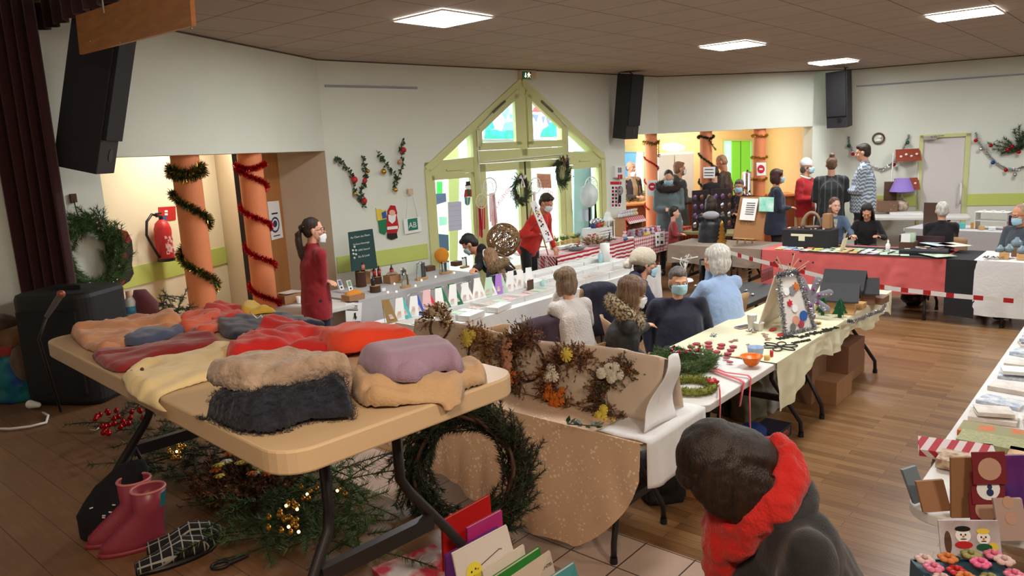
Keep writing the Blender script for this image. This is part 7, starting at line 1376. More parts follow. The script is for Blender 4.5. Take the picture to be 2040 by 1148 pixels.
for i,(u,m_,lab)in enumerate(((1.4,c_navy,'blue wrapped gift basket with foil on the white crate'),(1.5,c_red,'red wrapped gift basket with foil on the white crate'),(1.6,M('copper',(160,90,50),.3,metal=.7),'copper wrapped gift basket with foil on the white crate'))):
 t=T('gift_basket',lab,'gift basket',SQ(u,.45,.97),R(0,3));mb=MB();mb.lathe([(0,0),(.04,0),(.055,.06),(0,.06)],n=12);mb.build('basket',m_,t);mb=MB();mb.sph((0,0,.09),(.05,.05,.05),10,7);blob(mb,'foil',m_silver,t,.01,smooth=0,disp=.05,dscale=.02)
mb=MB();mb.tube([SQ(1.52,.2,.76),SQ(1.6,.25,.86),SQ(1.62,.3,.98)],.012,6);S(mb,'curved_branch',m_twig,'curved bare branch leaning on the white crate','branch')
p=SQ(1.85,.5);t=T('lantern','white metal lantern with domed top beside the gingham cloth','lantern',p,GR);mb=MB();mb.box((0,0,.01),(.16,.16,.02));mb.box((0,0,.29),(.16,.16,.015));mb.lathe([(.085,.3),(.06,.34),(.05,.36),(.05,.39),(.03,.42),(0,.43)],n=16);mb.build('metal_frame',m_white,t);mb=MB()
for x_ in(-.07,.07):
 for y_ in(-.07,.07):mb.box((x_,y_,.15),(.012,.012,.28))
mb.build('corner_posts',m_white,t);mb=MB();mb.tube([V((.03*math.cos(a_),0,.44+.03*math.sin(a_)))for a_ in[2*PI*i/14 for i in range(14)]],.003,5,closed=True);mb.build('ring_handle',m_white,t);mb=MB();mb.cone((0,0,.02),(0,0,.14),.03,.03,12);mb.build('candle',M('wax',(236,226,204),.5),t)
t=T('toy_stall','small wooden stall with gingham awning full of sweets bags','display stall',SQ(2.45,.5),GR);mb=MB();mb.box((0,.1,.14),(.5,.01,.28));mb.box((-.25,0,.14),(.012,.22,.28));mb.box((.25,0,.14),(.012,.22,.28));mb.box((0,0,.28),(.52,.24,.012));mb.build('wood_frame',m_cardb,t);mb=MB();mb.ext([(-.27,-.12,.29),(.27,-.12,.29),(.27,-.19,.2),(-.27,-.19,.2)],(0,.004,.003));mb.build('awning',m_ging,t)
def sweet(p,lab,col,grp,s=1.):
 t=T('sweets_bag',lab,'sweets bag',p,R(0,6),grp);mb=MB();mb.lathe([(0,0),(.03*s,.004),(.036*s,.03*s),(.014*s,.055*s),(.03*s,.085*s),(.028*s,.085*s),(.0,.055*s)],n=9);mb.build('bag',col,t);mb=MB();mb.lathe([(.015*s,.052*s),(.018*s,.055*s),(.015*s,.058*s)],n=8);mb.build('tie',random.choice((c_red,m_gold,c_blue)),t)
cols=[M('foil_a',(214,206,214),.25),M('foil_b',(180,70,80),.3),M('foil_c',(150,130,150),.3),M('foil_d',(226,180,186),.3),M('foil_e',(110,96,110),.3)];random.seed(29)
for k in range(46):sweet(SQ(2.0+R(0,1.3),.08+R(0,.28)),'small wrapped sweets bag on the gingham cloth',random.choice(cols),'wrapped sweets bags on the gingham cloth',1.1)
for k in range(7):sweet(SQ(2.22+k*.075,.5,1.045),'pale wrapped sweets bag on the stall roof, '+ORD[k]+' from the left',random.choice(cols[:1]+[d_crm]),'sweets bags on the stall roof',1.25)
for k in range(9):mb=MB();mb.sph((0,0,0),.01,8,6);S(mb,'red_light',M('red_bulb',(230,20,20),.3,emit=.7),'small glowing red bulb on the string left of the toy stall','light bulb',SQ(2.13+.03*math.sin(k*1.9),.3,.79+k*.033),group='red bulbs left of the toy stall')
for k,(x,c_)in enumerate(((1245,c_blue),(1250,m_paper),(1257,c_red),(1264,cc['t']),(1284,M('sock_yellow',(222,190,60),.8)))):mb=MB();mb.caps((0,0,.02),(.1,.05,.02),.022,.018,8);S(mb,'knitted_slipper',c_,('bright blue','white','red striped','teal striped','yellow')[k]+' knitted sock lying at the near edge of the cloth','sock',at(x,480-k*2.5,.755),R(0,1))
FSa=(SQ(0,-.06).x,SQ(0,-.06).y);FSb=(SQ(1,-.06).x,SQ(1,-.06).y);t=sign('notice','white notice pinned to the front of the gingham cloth',[(1305,463),(1324,460),(1324,487),(1306,491)],(FSa,FSb),.02,None,[(1316,466,1321,467.5),(1316,470,1321,471.5),(1309,470,1312,474),(1316,480,1321,486),(1309,480,1312,485)])
box1(at(1161,552,.3),(.42,.3,.22),m_clear,'clear plastic storage box under the striped cloth','storage_box','box');t=box1(at(1192,548,.3),(.32,.26,.25),M('tool_black',(22,22,24),.5),'black toolbox with ribbed side under the striped cloth','toolbox','toolbox');mb=MB();[mb.box((-.12+k*.06,-.135,.13),(.02,.012,.2))for k in range(5)];mb.build('ribs',m_black,t);box1(V((at(1180,552,.3).x,at(1180,552,.3).y,0)),(.9,.35,.29),m_cardb,'low cardboard box carrying the toolbox and the clear box')
# ================= DRIED WREATHS ON THE IVORY TABLE
def BD(px,py,off=-.0):  # point just in front of the leaning backdrop
 a=bo;b=bo+VV;return onw(px,py,(a.x+UU.x*.05,a.y+UU.y*.05),(b.x+UU.x*.05,b.y+UU.y*.05),off)
nb_=-UU*.95+V((0,0,.28));rf=lambda n_,r_,ms,s=1:[(R(-r_,r_),R(-r_,r_),R(.03,.06),R(.012,.02)*s,random.choice(ms),8)for k in range(n_)]
random.seed(61)
dried(BD(876,650),.1,200,[d_brn,d_crm,d_rust],'small dried wreath with cream petals at the far left of the backdrop',61,nb_,.09,(.3,2.8),flowers=[(R(-.06,.06),R(.05,.12),.04,.013,d_crm,6)for k in range(5)])
dried(BD(953,700),.1,200,[M('straw',(176,140,84),.9),d_rust],'dried wreath with yellow strawflowers and straw, second from the left',62,nb_,.085,(-.2,2.2),flowers=[(-.05,.09,.04,.026,d_yel,9),(-.02,.06,.05,.024,d_yel,9),(.0,.1,.04,.02,d_yel,9),(-.07,.06,.03,.016,d_yel,9)],L=.1)
dried(BD(1052,720),.13,520,[d_rust,d_brn,d_brn],'tall bushy rust dried wreath with pink blooms left of the yellow bloom one',63,nb_,.12,(1.2,4.6),flowers=[(-.1+R(-.05,.03),R(-.06,.1),.05,.02,d_pnk,9)for k in range(9)]+[(R(-.12,-.02),R(-.16,-.08),.05,.014,d_org,6)for k in range(8)],L=.12)
dried(BD(1142,760),.13,480,[d_brn,d_rust,d_rust],'large dried wreath with one yellow bloom and orange blooms, middle of the row',64,nb_,.135,(.9,4.9),flowers=[(.0,.15,.06,.026,d_yel,9)]+[(R(-.12,.0),R(-.14,-.05),.05,.016,d_org,7)for k in range(12)]+[(R(-.12,-.06),R(.0,.08),.05,.02,d_wht,9)for k in range(3)],L=.105)
dried(BD(1245,790),.11,420,[d_grn,d_brn,d_rust],'dried wreath with round cream blooms and bare vine at the right end',65,nb_,.13,(1.3,4.9),flowers=[(R(-.14,.02),R(.04,.15),.05,.019,d_wht,10)for k in range(9)]+[(R(-.1,.04),R(-.15,-.08),.06,.018,random.choice((d_wht,d_yel)),10)for k in range(5)],L=.1)
t=T('leaf_sprig','dark green leafy sprig lying before the wreaths on the ivory cloth','sprig',at(1165,850,.755));mb=MB();c_=at(1130,845,.77);e_2=at(1200,850,.77);random.seed(5)
for k in range(16):p0=c_.lerp(e_2,k/15);d_=V((R(-1,1),R(-1,1),R(0,.7))).normalized()*.05;s_=d_.cross(V((0,0,1))).normalized()*.014;mb.add([p0,p0+d_*.5+s_,p0+d_,p0+d_*.5-s_],[(0,1,2,3)])
mb.build('leaves',M('glossy_leaf',(38,60,34),.35),t,world=True);mb=MB();mb.tube([c_,e_2],.003,4);mb.build('stem',m_twig,t,world=True)
# ================= CRAFT TABLES
def W2(x,y,z=.752):return at(x,y,z)
t=T('bushy_wreath','bushy bright green wreath with tiny red lights lying on the white table','wreath',W2(1362,722,.77));wreath_mesh(.15,.085,150,.035,70,71,.8).build('fir_ring',[M('fresh_fir',(52,88,42),.6,c2=(96,132,64),scale=30),m_twig],t)
random.seed(4)
for k in range(8):mb=MB();mb.sph((R(-.08,.16),R(-.02,.16),.07),.009,7,5);mb.build('red_bead',m_redfoil,t)
t=T('moss_wreath','flat moss green wreath with red rosette at the near edge of the table','wreath',W2(1378,768,.765));random.seed(72);mb=MB();mb.cur=0;mb.tube([V((.125*math.cos(a),.125*math.sin(a),0))for a in[2*PI*i/32 for i in range(32)]],.022,8,closed=True)
for k in range(1600):a=R(0,2*PI);b_=R(0,2*PI);o=V((math.cos(a)*math.cos(b_),math.sin(a)*math.cos(b_),math.sin(b_)));p0=V((.125*math.cos(a),.125*math.sin(a),0))+o*.02;s_=V((R(-1,1),R(-1,1),R(-1,1)))*.004;mb.add([p0-s_,p0+s_,p0+o*R(.008,.02)],[(0,1,2)])
mb.build('moss_ring',M('moss',(104,116,42),.9,c2=(146,150,74),scale=40),t);mb=MB();[mb.sph((.12+R(-.025,.025),-.03+R(-.025,.025),.03),.013,8,6)for k in range(9)];blob(mb,'rosette',c_red,t,.006,disp=.01,dscale=.01)
m_rib=M('red_ribbon',(214,44,62),.5,sheen=.3)
def ribbon(pts,lab,w_=.018,grp=None):
 mb=MB();G=[[p-UU*w_*.5+V((0,0,.0))for p in pts],[p+UU*w_*.5 for p in pts]];mb.grid(G);return S(mb,'ribbon',m_rib,lab,'ribbon',solid=.0015,group=grp)
e0_=SW-VV*.012;NE=lambda px,py:onw(px,py,(e0_.x,e0_.y),((e0_+UU).x,(e0_+UU).y))
ribbon([W2(1432,766,.77),NE(1434,778),NE(1435,800),NE(1434,838)],'red ribbon hanging straight down from the moss wreath');ribbon([W2(1408,732,.76),W2(1440,745,.757),W2(1474,757,.757),NE(1482,763),NE(1478,785),NE(1474,810)],'red ribbon from the bushy wreath, the shorter middle one',.03);ribbon([W2(1412,728,.76),W2(1445,742,.757),W2(1490,748,.757),NE(1496,754),NE(1493,790),NE(1495,865)],'red ribbon from the bushy wreath, the longest one',.022)
t=T('orange_bowl','bright orange plastic bowl with spout on the craft table','bowl',W2(1497,727));mb=MB();mb.lathe([(.032,0),(.045,.01),(.066,.055),(.074,.06),(.07,.058),(.04,.012),(0,.008)],n=24);mb.build('bowl_wall',M('orange_plastic',(240,120,16),.35),t);mb=MB();mb.ext([(-.065,.012,.055),(-.12,.006,.057),(-.12,-.006,.057),(-.065,-.012,.055)],(0,0,.004));mb.build('spout',MATS['orange_plastic'],t);mb=MB();[mb.sph((R(-.02,.02),R(-.02,.02),.018),.008,6,5)for k in range(8)];blob(mb,'small_beads',d_crm,t,.004,smooth=0)
mb=MB();mb.lathe([(.05,0),(.055,.04),(.058,.042),(.05,.04),(.046,.006),(0,.006)],n=20);S(mb,'blue_bowl',M('pale_blue_plastic',(150,170,206),.4),'translucent blue bowl just behind the orange one','bowl',W2(1505,703))
lat(W2(1528,716),[(0,0),(.02,0),(.02,.025),(0,.025)],M('yellow_lid',(214,180,104),.5),'small round yellow pot right of the orange bowl','pot','pot');lat(W2(1537,710),[(0,0),(.012,0),(.012,.04),(0,.04)],c_red,'tiny red tube beside the yellow pot','tube','tube')
for x,y,h_,lab in((1498,654,.11,'tall white paper cup beside the leaning white panel'),(1512,658,.06,'short white paper cup touching the leaning white panel')):t=T('paper_cup',lab,'cup',W2(x,y));mb=MB();mb.lathe([(.028,0),(.038,h_),(.04,h_),(.036,h_-.004),(.026,.004),(0,.004)],n=18);mb.build('cup_wall',m_paper,t)
t=T('smartphone','smartphone with rose case lying at the far edge of the craft table','phone',W2(1481,652),GR+1.2);mb=MB();mb.prism(rr(.07,.14,.01),0,.008);mb.build('case',M('rose_case',(206,170,160),.4),t);mb=MB();mb.prism(rr(.064,.13,.008),.008,.0085);mb.build('screen',M('black_screen',(20,20,30),.1),t)
def cut(px,py,pts,mat,lab,nm,cat,grp=None,sc=1.,rz=0,th=.004,z=.753):mb=MB();mb.prism([(x*sc,y*sc)for x,y in pts],0,th);return S(mb,nm,mat,lab,cat,W2(px,py,z),rz,grp)
disc=[(math.cos(2*PI*i/16),math.sin(2*PI*i/16))for i in range(16)];puck=[]
for i in range(32):
 a=2*PI*i/32;r_=1.25 if i in(5,11)else 1.;puck.append((r_*math.cos(a),r_*math.sin(a)))
m_puck=M('raspberry_felt',(176,62,80),.8,c2=(140,50,60),scale=20)
for i,(x,y)in enumerate(((1388,686),(1412,684),(1438,688),(1461,692),(1378,692),(1412,691),(1456,699),(1436,694),(1414,697),(1450,706),(1428,702),(1392,698))):cut(x,y,puck,m_puck,'raspberry red flat ornament with two little ears, '+ORD[i]+' counted from the far left row','flat_ornament','ornament','raspberry flat ornaments on the craft table',.025,R(0,1),.008)
for x,y,lab in((1447,714,'thin red ornament piece left of the orange bowl, upper'),(1454,722,'thin red ornament piece left of the orange bowl, lower')):cut(x,y,disc,m_puck,lab,'flat_ornament','ornament',None,.022)
deer=[(-.5,-.3),(-.4,-.3),(-.35,0),(.2,.02),(.25,-.3),(.35,-.3),(.38,.1),(.6,.2),(.75,.15),(.75,.25),(.55,.4),(.4,.5),(.38,.3),(-.35,.25),(-.55,.2)]
for i,(x,y)in enumerate(((1462,680),(1495,690),(1503,661),(1525,668),(1530,676),(1510,657))):cut(x,y,deer,M('brown_felt',(150,116,100),.8),'brown reindeer cutout, '+ORD[i]+' from the left on the cream cloth','reindeer_cutout','cutout','brown reindeer cutouts',.07,R(-.4,.4)+GR)
for x,y,lab in((1540,657,'red hat shaped cutout left of the tinsel panel foot'),(1556,667,'red oval cutout under the tinsel panel foot')):cut(x,y,[(a*1.2,b*.6)for a,b in disc],c_red,lab,'red_cutout','cutout',None,.04,GR)
m_blk2=M('black_felt',(40,38,38),.8);t=T('flower_cutout','large black openwork flower cutout behind the small yellow pot','cutout',W2(1553,692));
for k in range(6):a=PI*k/3;mb=MB();mb.tube([V((.07*math.cos(a)+.055*math.cos(b_)*math.cos(a)-.03*math.sin(b_)*math.sin(a),.07*math.sin(a)+.055*math.cos(b_)*math.sin(a)+.03*math.sin(b_)*math.cos(a),.006))for b_ in[2*PI*i/16 for i in range(16)]],.005,5,closed=True);mb.build('petal',m_blk2,t)
for i,(x,y,w_)in enumerate(((1568,672,'NOEL'),(1600,670,'joie'),(1617,664,'noel'),(1635,661,'Joyeux'),(1655,655,'Noel'),(1596,680,'amour'))):p=W2(x,y,.756);t=T('word_cutout','black cut out word, '+ORD[i]+' of the row beyond the black flower','cutout',p,0,'black word cutouts');txt(w_,.07,m_blk2,t,p,UU*.9+VV*-.4,VV*.9+UU*.4,'word',.004)
def starb(x,y,lab,mat=m_silver,z=.76):
 mb=MB();c_=V((0,0,.012));random.seed(int(x));[mb.tube([c_,c_+V((R(-1,1),R(-1,1),R(.0,1))).normalized()*.032],.003,4)for k in range(18)];S(mb,'ribbon_star',mat,lab,'bow',W2(x,y,z))
starb(1422,675,'silver ribbon star near the far edge beside the red ornaments');starb(1494,664,'silver ribbon star among the brown reindeer');starb(1629,650,'gold ribbon bow at the foot of the tinsel panel',m_gold);starb(1736,604,'gold ribbon bow behind the smallest wooden box',m_gold)
# tinsel framed panel (two leaves like an easel)
z_=.752;A_=[at(1562,668,z_),at(1622,655,z_)];topc=ad(1548,548,(A_[0].y)+.12);topd=topc+(A_[1]-A_[0])*.62;t=T('ornament_easel','leaning double panel hung with ornaments and framed in silver tinsel','display panel',(A_[0]+A_[1])/2);n=(A_[1]-A_[0]).cross(topc-A_[0]).normalized();n=n if n.y>0 else-n;P=[topc,topd,A_[1],A_[0]]
mb=MB();mb.ext(P,n*.012);mb.build('front_leaf',M('pale_panel',(222,214,208),.6),t,world=True);b0_=at(1510,656,z_);b1_=at(1530,640,z_);mb=MB();mb.ext([topc+n*.014,topd+n*.014,b1_+UU*.3,b0_],n*.012);mb.build('back_leaf',M('pale_wood',(214,198,180),.6),t,world=True)
fr=[P[0],P[1],P[2],P[3],P[0]];path=[]
for i in range(4):path+=[fr[i].lerp(fr[i+1],k/10)-n*.01 for k in range(10)]
o=tinsel('tinsel_frame',path+[P[0]],[m_silver,m_silver],'x',.028,1500);o.parent=t;o.location=V(o.location)-V(t.location);del o['category'];del o['label']
random.seed(8)
for k,(u,v,r_,m_)in enumerate(((.3,.3,.03,m_paper),(.55,.3,.035,c_grey),(.75,.25,.04,d_org),(.35,.5,.03,c_redp if False else m_redink),(.5,.6,.03,m_paper),(.45,.8,.035,d_pnk),(.75,.75,.04,c_blue),(.6,.88,.03,m_puck),(.3,.9,.03,m_silver))):c_=lerp2(P,u,v)-n*.004;x_=(P[1]-P[0]).normalized();y_=(P[3]-P[0]).normalized();mb=MB();mb.ext([c_+(x_*math.cos(a)+y_*math.sin(a))*r_*(1 if i%2 else.6 if k in(2,3)else 1)for i,a in enumerate([2*PI*i/12 for i in range(12)])],-n*.005);mb.build('hanging_ornament',m_,t,world=True)
# grey flower, branch tree, houses, trees
t=T('snowflake_ornament','big grey felt snowflake with purple dots behind the small green trees','ornament',at(1618,640,z_)+VV*.12);cS=ad(1615,592,(at(1618,640,z_)+VV*.12).y);m_gf=M('grey_felt',(136,132,146),.8);x_=VV*-1;zz_=V((0,0,1));pn_=-UU
for k in range(7):a=2*PI*k/7+.3;d_=x_*math.cos(a)+zz_*math.sin(a);mb=MB();mb.caps(cS,cS+d_*.15,.022,.032,10);mb.v=[tuple(V(p)-UU*((V(p)-cS).dot(UU))*.7)for p in mb.v];mb.build('felt_petal',m_gf,t,world=True);mb=MB();mb.sph(cS+d_*.07+pn_*.012,.013,8,6);mb.build('purple_dot',M('purple_felt',(130,40,120),.8),t,world=True)
for k in range(42):a=2*PI*(k%7)/7+.3+R(-.12,.12);mb=MB();mb.sph(cS+(x_*math.cos(a)+zz_*math.sin(a))*R(.04,.17)+pn_*.013,.0045,6,4);mb.build('white_dot',m_paper,t,world=True)
p=at(1560,590,z_);t=T('branch_tree','bare pale branch decoration with small dark beads behind the tinsel panel','branches',at(1565,600,z_));random.seed(14);mb=MB();c0_=ad(1565,560,t.location.y);ends=[(1548,512),(1570,525),(1592,515),(1605,530),(1545,520),(1583,505),(1612,520),(1560,535)]
for x,y in ends:e=ad(x,y,t.location.y+R(-.1,.1));mb.tube([V(t.location),c0_,c0_.lerp(e,.5)+V((R(-.02,.02),0,.01)),e],.004,5)
mb.build('twigs',M('pale_twig',(196,156,128),.8),t,world=True)
for x,y in ends:mb=MB();mb.sph(ad(x+R(-4,8),y+R(0,8),t.location.y),.01,7,5);mb.build('dark_bead',m_ink,t,world=True)
m_pine=M('pine_board',(206,160,104),.5,var=.1,scale=6,stretch=(1,8,8));m_tarr=M('slate_roof',(58,58,62),.7);m_brn=M('stained_wood',(126,88,66),.6)
def house(px,py,L_,W_,H_,rz,body,lab,box=False):
 p=at(px,py,z_);t=T('bird_house',lab,'bird house',p,rz);mb=MB();mb.ext([(-L_/2,-W_/2,0),(-L_/2,W_/2,0),(-L_/2,W_/2,H_*.6),(-L_/2,0,H_),(-L_/2,-W_/2,H_*.6)],(L_,0,0));mb.build('house_body',body,t);e=.03
 for s in(-1,1):mb=MB();mb.ext([(-L_/2-e,0,H_+.012),(-L_/2-e,s*(W_/2+e),H_*.6-.03),(L_/2+e,s*(W_/2+e),H_*.6-.03),(L_/2+e,0,H_+.012)],(0,0,.012));mb.build('roof_slab',m_tarr,t)
 mb=MB();mb.cone((-L_/2-.003,0,H_*.55),(-L_/2+.001,0,H_*.55),.02,.02,14);mb.build('entrance_hole',m_black,t);mb=MB();mb.box((-L_/2-.03,0,.03),(.06,W_*.8,.06));mb.build('perch_box',body,t);return t
hr=GR-PI/2;house(1672,622,.24,.16,.22,hr+.2,m_pine,'pine bird house with black roof behind the green trees, the lower front one');house(1682,604,.28,.18,.27,hr+.1,m_brn,'long black roofed bird house at the back, the tallest one');house(1722,604,.16,.14,.2,hr+.3,m_brn,'brown bird house with grey roof at the right end');box1(at(1748,603,z_),(.18,.14,.06),m_brn,'shallow brown wooden box at the far end of the craft table');box1(at(1713,614,z_),(.1,.08,.05),m_pine,'small open pine box beside the pine bird house')
for x,y,lab in((1639,628,'small green felt tree with gold dots, the left one'),(1673,633,'small green felt tree with gold dots, the right one')):
 p=at(x,y,z_);t=T('felt_tree',lab,'tree',p,R(0,1));m_ft=M('felt_green',(16,84,50),.8)
 for q in range(2):
  mb=MB();a=q*PI/2;ax_=V((math.cos(a),math.sin(a),0));pts=[(.015,0),(.015,.03),(.065,.03),(.04,.07),(.05,.07),(.028,.11),(.035,.11),(0,.16)];pl=[ax_*x_+V((0,0,z2))for x_,z2 in pts]+[ax_*-x_+V((0,0,z2))for x_,z2 in pts[::-1][1:]];mb.ext(pl,V((-ax_.y,ax_.x,0))*.005);mb.build('tree_panel',m_ft,t)
  for k in range(9):z2=R(.035,.14);mb=MB();mb.sph(ax_*(R(-1,1)*.045*(1-z2/.18))+V((-ax_.y,ax_.x,0))*random.choice((-.002,.008))+V((0,0,z2)),.0045,6,4);mb.build('gold_dot',m_gold,t)
tinsel('tinsel_garland',[at(x,y,.765)for x,y in((1688,640),(1700,641),(1715,635),(1730,628),(1745,623),(1758,618),(1764,606))],[m_silver,m_silver],'silver tinsel strand curling along the far end of the craft table',.018,1500)
# under the craft tables
def fbox(x,y,d,mat,lab,rz=GR,z=0.):return box1(at(x,y,z),d,mat,lab,'storage_box','box',rz)
fbox(1600,790,(.34,.26,.42),M('kraft_bag',(150,112,82),.85),'tall brown kraft bag between the two craft tables');t=fbox(1645,790,(.4,.3,.2),m_cardb,'open cardboard box on the floor under the cream cloth');fbox(1672,745,(.42,.32,.2),m_kraft,'cardboard box at the back, stack base');fbox(1665,728,(.44,.34,.24),M('banana_box',(140,100,76),.8),'large cardboard box stacked under the cream cloth',z=.2)
for i,(px,py,r_,mat,lab)in enumerate(((1490,830,(.17,.12,.15),M('khaki_canvas',(120,114,92),.9),'khaki canvas bag on the floor below the red ribbons'),(1530,815,(.13,.1,.17),M('frosted_bag',(176,180,174),.5),'pale plastic shopping bag behind the khaki bag'),(1450,822,(.14,.14,.14),m_black,'round black bag under the near end of the white table'),(1310,985,(.2,.16,.17),M('black_nylon',(24,24,28),.6),'black nylon backpack lying under the ivory table'),(1500,880,(.12,.1,.07),M('cobalt_fabric',(26,54,130),.7),'cobalt blue cloth bundle on the dark shoe box'))):
 p=at(px,py,0);t=T('bag',lab,'bag',p,R(0,2));mb=MB();mb.sph((0,0,r_[2]),r_,16,12);mb.box((0,0,r_[2]*.5),(r_[0]*1.5,r_[1]*1.5,r_[2]));blob(mb,'bag_body',mat,t,.014,disp=.06,dscale=.12);mb=MB();mb.tube([(-r_[0]*.4,0,r_[2]*1.7),(-.03,.03,r_[2]*2.1),(r_[0]*.5,0,r_[2]*1.6)],.01,6);mb.build('strap',mat,t)
t=fbox(1535,872,(.3,.2,.09),M('navy_shoe_box',(34,36,60),.5),'dark shoe box with orange print under the white table');mb=MB();mb.box((.0,-.102,.045),(.2,.002,.05));mb.build('orange_print',M('fire_print',(196,110,60),.5,c2=(44,40,60),scale=40),t)
box1(at(1395,985,0),(.16,.12,.12),M('orange_brown_card',(180,120,80),.7),'small tan box on the floor behind the bent knee')
# ================= PINK, TAUPE AND BACK TABLES
def PQ(u,v,z=.75):return L3(QP,u,v,z,VV,UU)
random.seed(37);pc=[m_paper,cc['m'],M('aqua_card',(150,206,206),.7),M('lemon_card',(226,222,120),.7),M('sky_card',(150,180,220),.7),M('peach_card',(230,160,110),.7),M('lav_card',(190,176,210),.7),m_paper,m_creamcl];pnm=['white','mint','aqua','lemon','sky blue','peach','lavender','bright white','cream']
mb=MB();mb.box((0,0,.002),(1.6,.7,.006));S(mb,'black_mat',m_blkc,'black cloth mat lying on the salmon pink table','mat',PQ(.85,.33,.748),GR+PI/2)
for i in range(42):k=random.randrange(9);w_,h_=R(.08,.15),R(.06,.11);u=.45+(i%14)*.115;v=.08+(i//14)*.13;box1(PQ(u,v,.756+.003*(i//14)),(w_,h_,.003),pc[k],'%s handmade card on the pink table, %s from the right in the %s row'%(pnm[k],ORD[i%14],('front','middle','back')[i//14]),'handmade_card','card',GR+R(-.5,.5),'handmade cards on the pink table',0)
t=T('card_portfolio','open black portfolio with small pictures at the right end of the pink table','portfolio',PQ(.3,.35),GR+PI/2+.1);mb=MB();mb.box((0,0,.03),(.5,.4,.05));mb.build('cover',m_blkc,t,bevel=.01)
for k in range(14):mb=MB();mb.box((R(-.2,.2),R(-.17,.1),.058),(.06,.04,.003),R(-.3,.3));mb.build('small_picture',random.choice((m_paper,M('sepia',(120,84,70),.7),m_creamcl)),t)
for k,(u,v,c_,lab)in enumerate(((.22,.62,M('wash_blue',(176,206,220),.7,c2=(226,230,230),scale=6),'large pale blue watercolour sheet on the portfolio'),(.05,.6,M('wash_cream',(226,214,196),.7),'large cream sheet on the portfolio, right one'),(.12,.12,M('wash_green',(120,160,110),.7,c2=(220,226,220),scale=9),'green landscape print at the front right of the pink table'))):box1(PQ(u,v,.83-.06*(k==2)),(.34,.24,.004),c_,lab,'watercolour_sheet','picture',GR+.8,None,0)
t=T('covered_box','black cloth covered box with red and silver jewellery on the pink table','display box',PQ(1.68,.45),GR+PI/2);mb=MB();mb.box((0,0,.12),(.62,.34,.24));mb.build('black_cover',m_blkc,t,bevel=.012);mb=MB();mb.box((.05,.172,.17),(.28,.002,.03));mb.box((.05,.172,.13),(.08,.003,.07));mb.build('paper_notice',m_creamcl,t);random.seed(2)
for k in range(26):mb=MB();mb.sph((R(-.28,.28),R(-.13,.13),.245),(.016,.012,.006),7,5);mb.build('jewel',random.choice((c_red,m_silver,c_dred,m_paper)),t)
box1(PQ(1.48,.5,.995),(.13,.09,.19),m_cardb,'brown paper bag standing on the black covered box','paper_bag','bag');t=T('driftwood_arch','curved driftwood arch on the black covered box','driftwood',PQ(1.68,.5,.995));mb=MB();mb.tube([VV*(.12*math.cos(a))+V((0,0,.2*math.sin(a)))for a in[PI*i/12 for i in range(13)]],.02,8,rs=[.03-.018*i/12 for i in range(13)]);mb.build('driftwood',M('driftwood',(150,124,98),.8,bump=.4),t);mb=MB();mb.box((0,0,.01),(.2,.2,.02));mb.build('base',m_dwood,t)
t=T('cream_sign','square cream sign with faint drawing standing on the pink table','sign',PQ(1.2,.2),GR+PI);mb=MB();mb.ext([(-.09,0,0),(.09,0,0),(.09,.04,.16),(-.09,.04,.16)],(0,.004,0));mb.ext([(-.09,0,0),(.09,0,0),(.09,.04,.16),(-.09,.04,.16)],(0,-.004,0));mb.build('sheet',m_creamcl,t)
bottle(PQ(.68,.25),.16,.025,m_paper,m_paper,'white pump bottle standing among the cards');t=box1(PQ(.5,.45),(.2,.16,.12),m_dwood,'dark box holding upright green and white cards','card_holder','box');
for k in range(6):mb=MB();mb.box((-.08+.03*k,R(-.02,.02),.15),(.006,.1,.14),R(-.3,.3));mb.build('upright_card',pc[k],t)
box1(PQ(.42,.72,.75),(.5,.02,.16),M('maroon_case',(52,26,30),.5),'dark maroon case lid behind the pink table cards','case_lid','case',GR+PI/2)
def TQ(u,v,z=.735):return L3(qt,u,v,z,VV,UU)
def upz(P,n_,t,us,mat,nm,k=1):mb=MB();mb.ext([lerp2(P,u,v)-n_*.004*k for u,v in us],-n_*.003);mb.build(nm,mat,t,world=True)
yE=TQ(.3,.3).y;t=T('easel','light wooden easel with brown board, list and turquoise picture','easel',TQ(.3,.3));P=[ad(1476,392,yE),ad(1532,392,yE),ad(1518,478,yE-.1),ad(1460,476,yE-.1)];n=(P[1]-P[0]).cross(P[2]-P[0]).normalized();n=n if n.y>0 else-n;mb=MB();mb.ext(P,n*.02);mb.build('board',M('board_brown',(160,112,66),.6),t,world=True)
mb=MB();[mb.tube([ad(a,440,yE-.05),ad(b,486,yE-.08)],.012,6)for a,b in((1480,1468),(1492,1499),(1487,1484))];mb.tube([ad(1463,475,yE-.12),ad(1502,477,yE-.12)],.012,6);mb.build('easel_legs',m_wood,t,world=True)
Q_=[ad(1480,395,yE-.06),ad(1511,396,yE-.06),ad(1503,440,yE-.1),ad(1473,438,yE-.1)];mb=MB();mb.ext(Q_,n*.004);mb.build('list_sheet',m_paper,t,world=True);[upz(Q_,n,t,[(.3,.2+.1*k),(.85,.2+.1*k),(.85,.225+.1*k),(.3,.225+.1*k)],m_ink,'print_line')for k in range(6)]
Q_=[ad(1513,393,yE-.08),ad(1542,393,yE-.08),ad(1541,422,yE-.1),ad(1512,421,yE-.1)];mb=MB();mb.ext(Q_,n*.01);mb.build('turquoise_picture',M('turquoise_wash',(120,210,190),.6,c2=(216,240,226),scale=8),t,world=True)
t=T('gold_tree','golden pagoda shaped tree ornament on the taupe cloth','tree ornament',at(1438,486,.74));mb=MB();mb.lathe([(.06,0),(.06,.02)]+[q for k in range(5)for q in((.075-.011*k,.04+.055*k),(.035-.004*k,.085+.055*k))]+[(0,.34)],n=14);mb.build('tiers',m_gold,t)
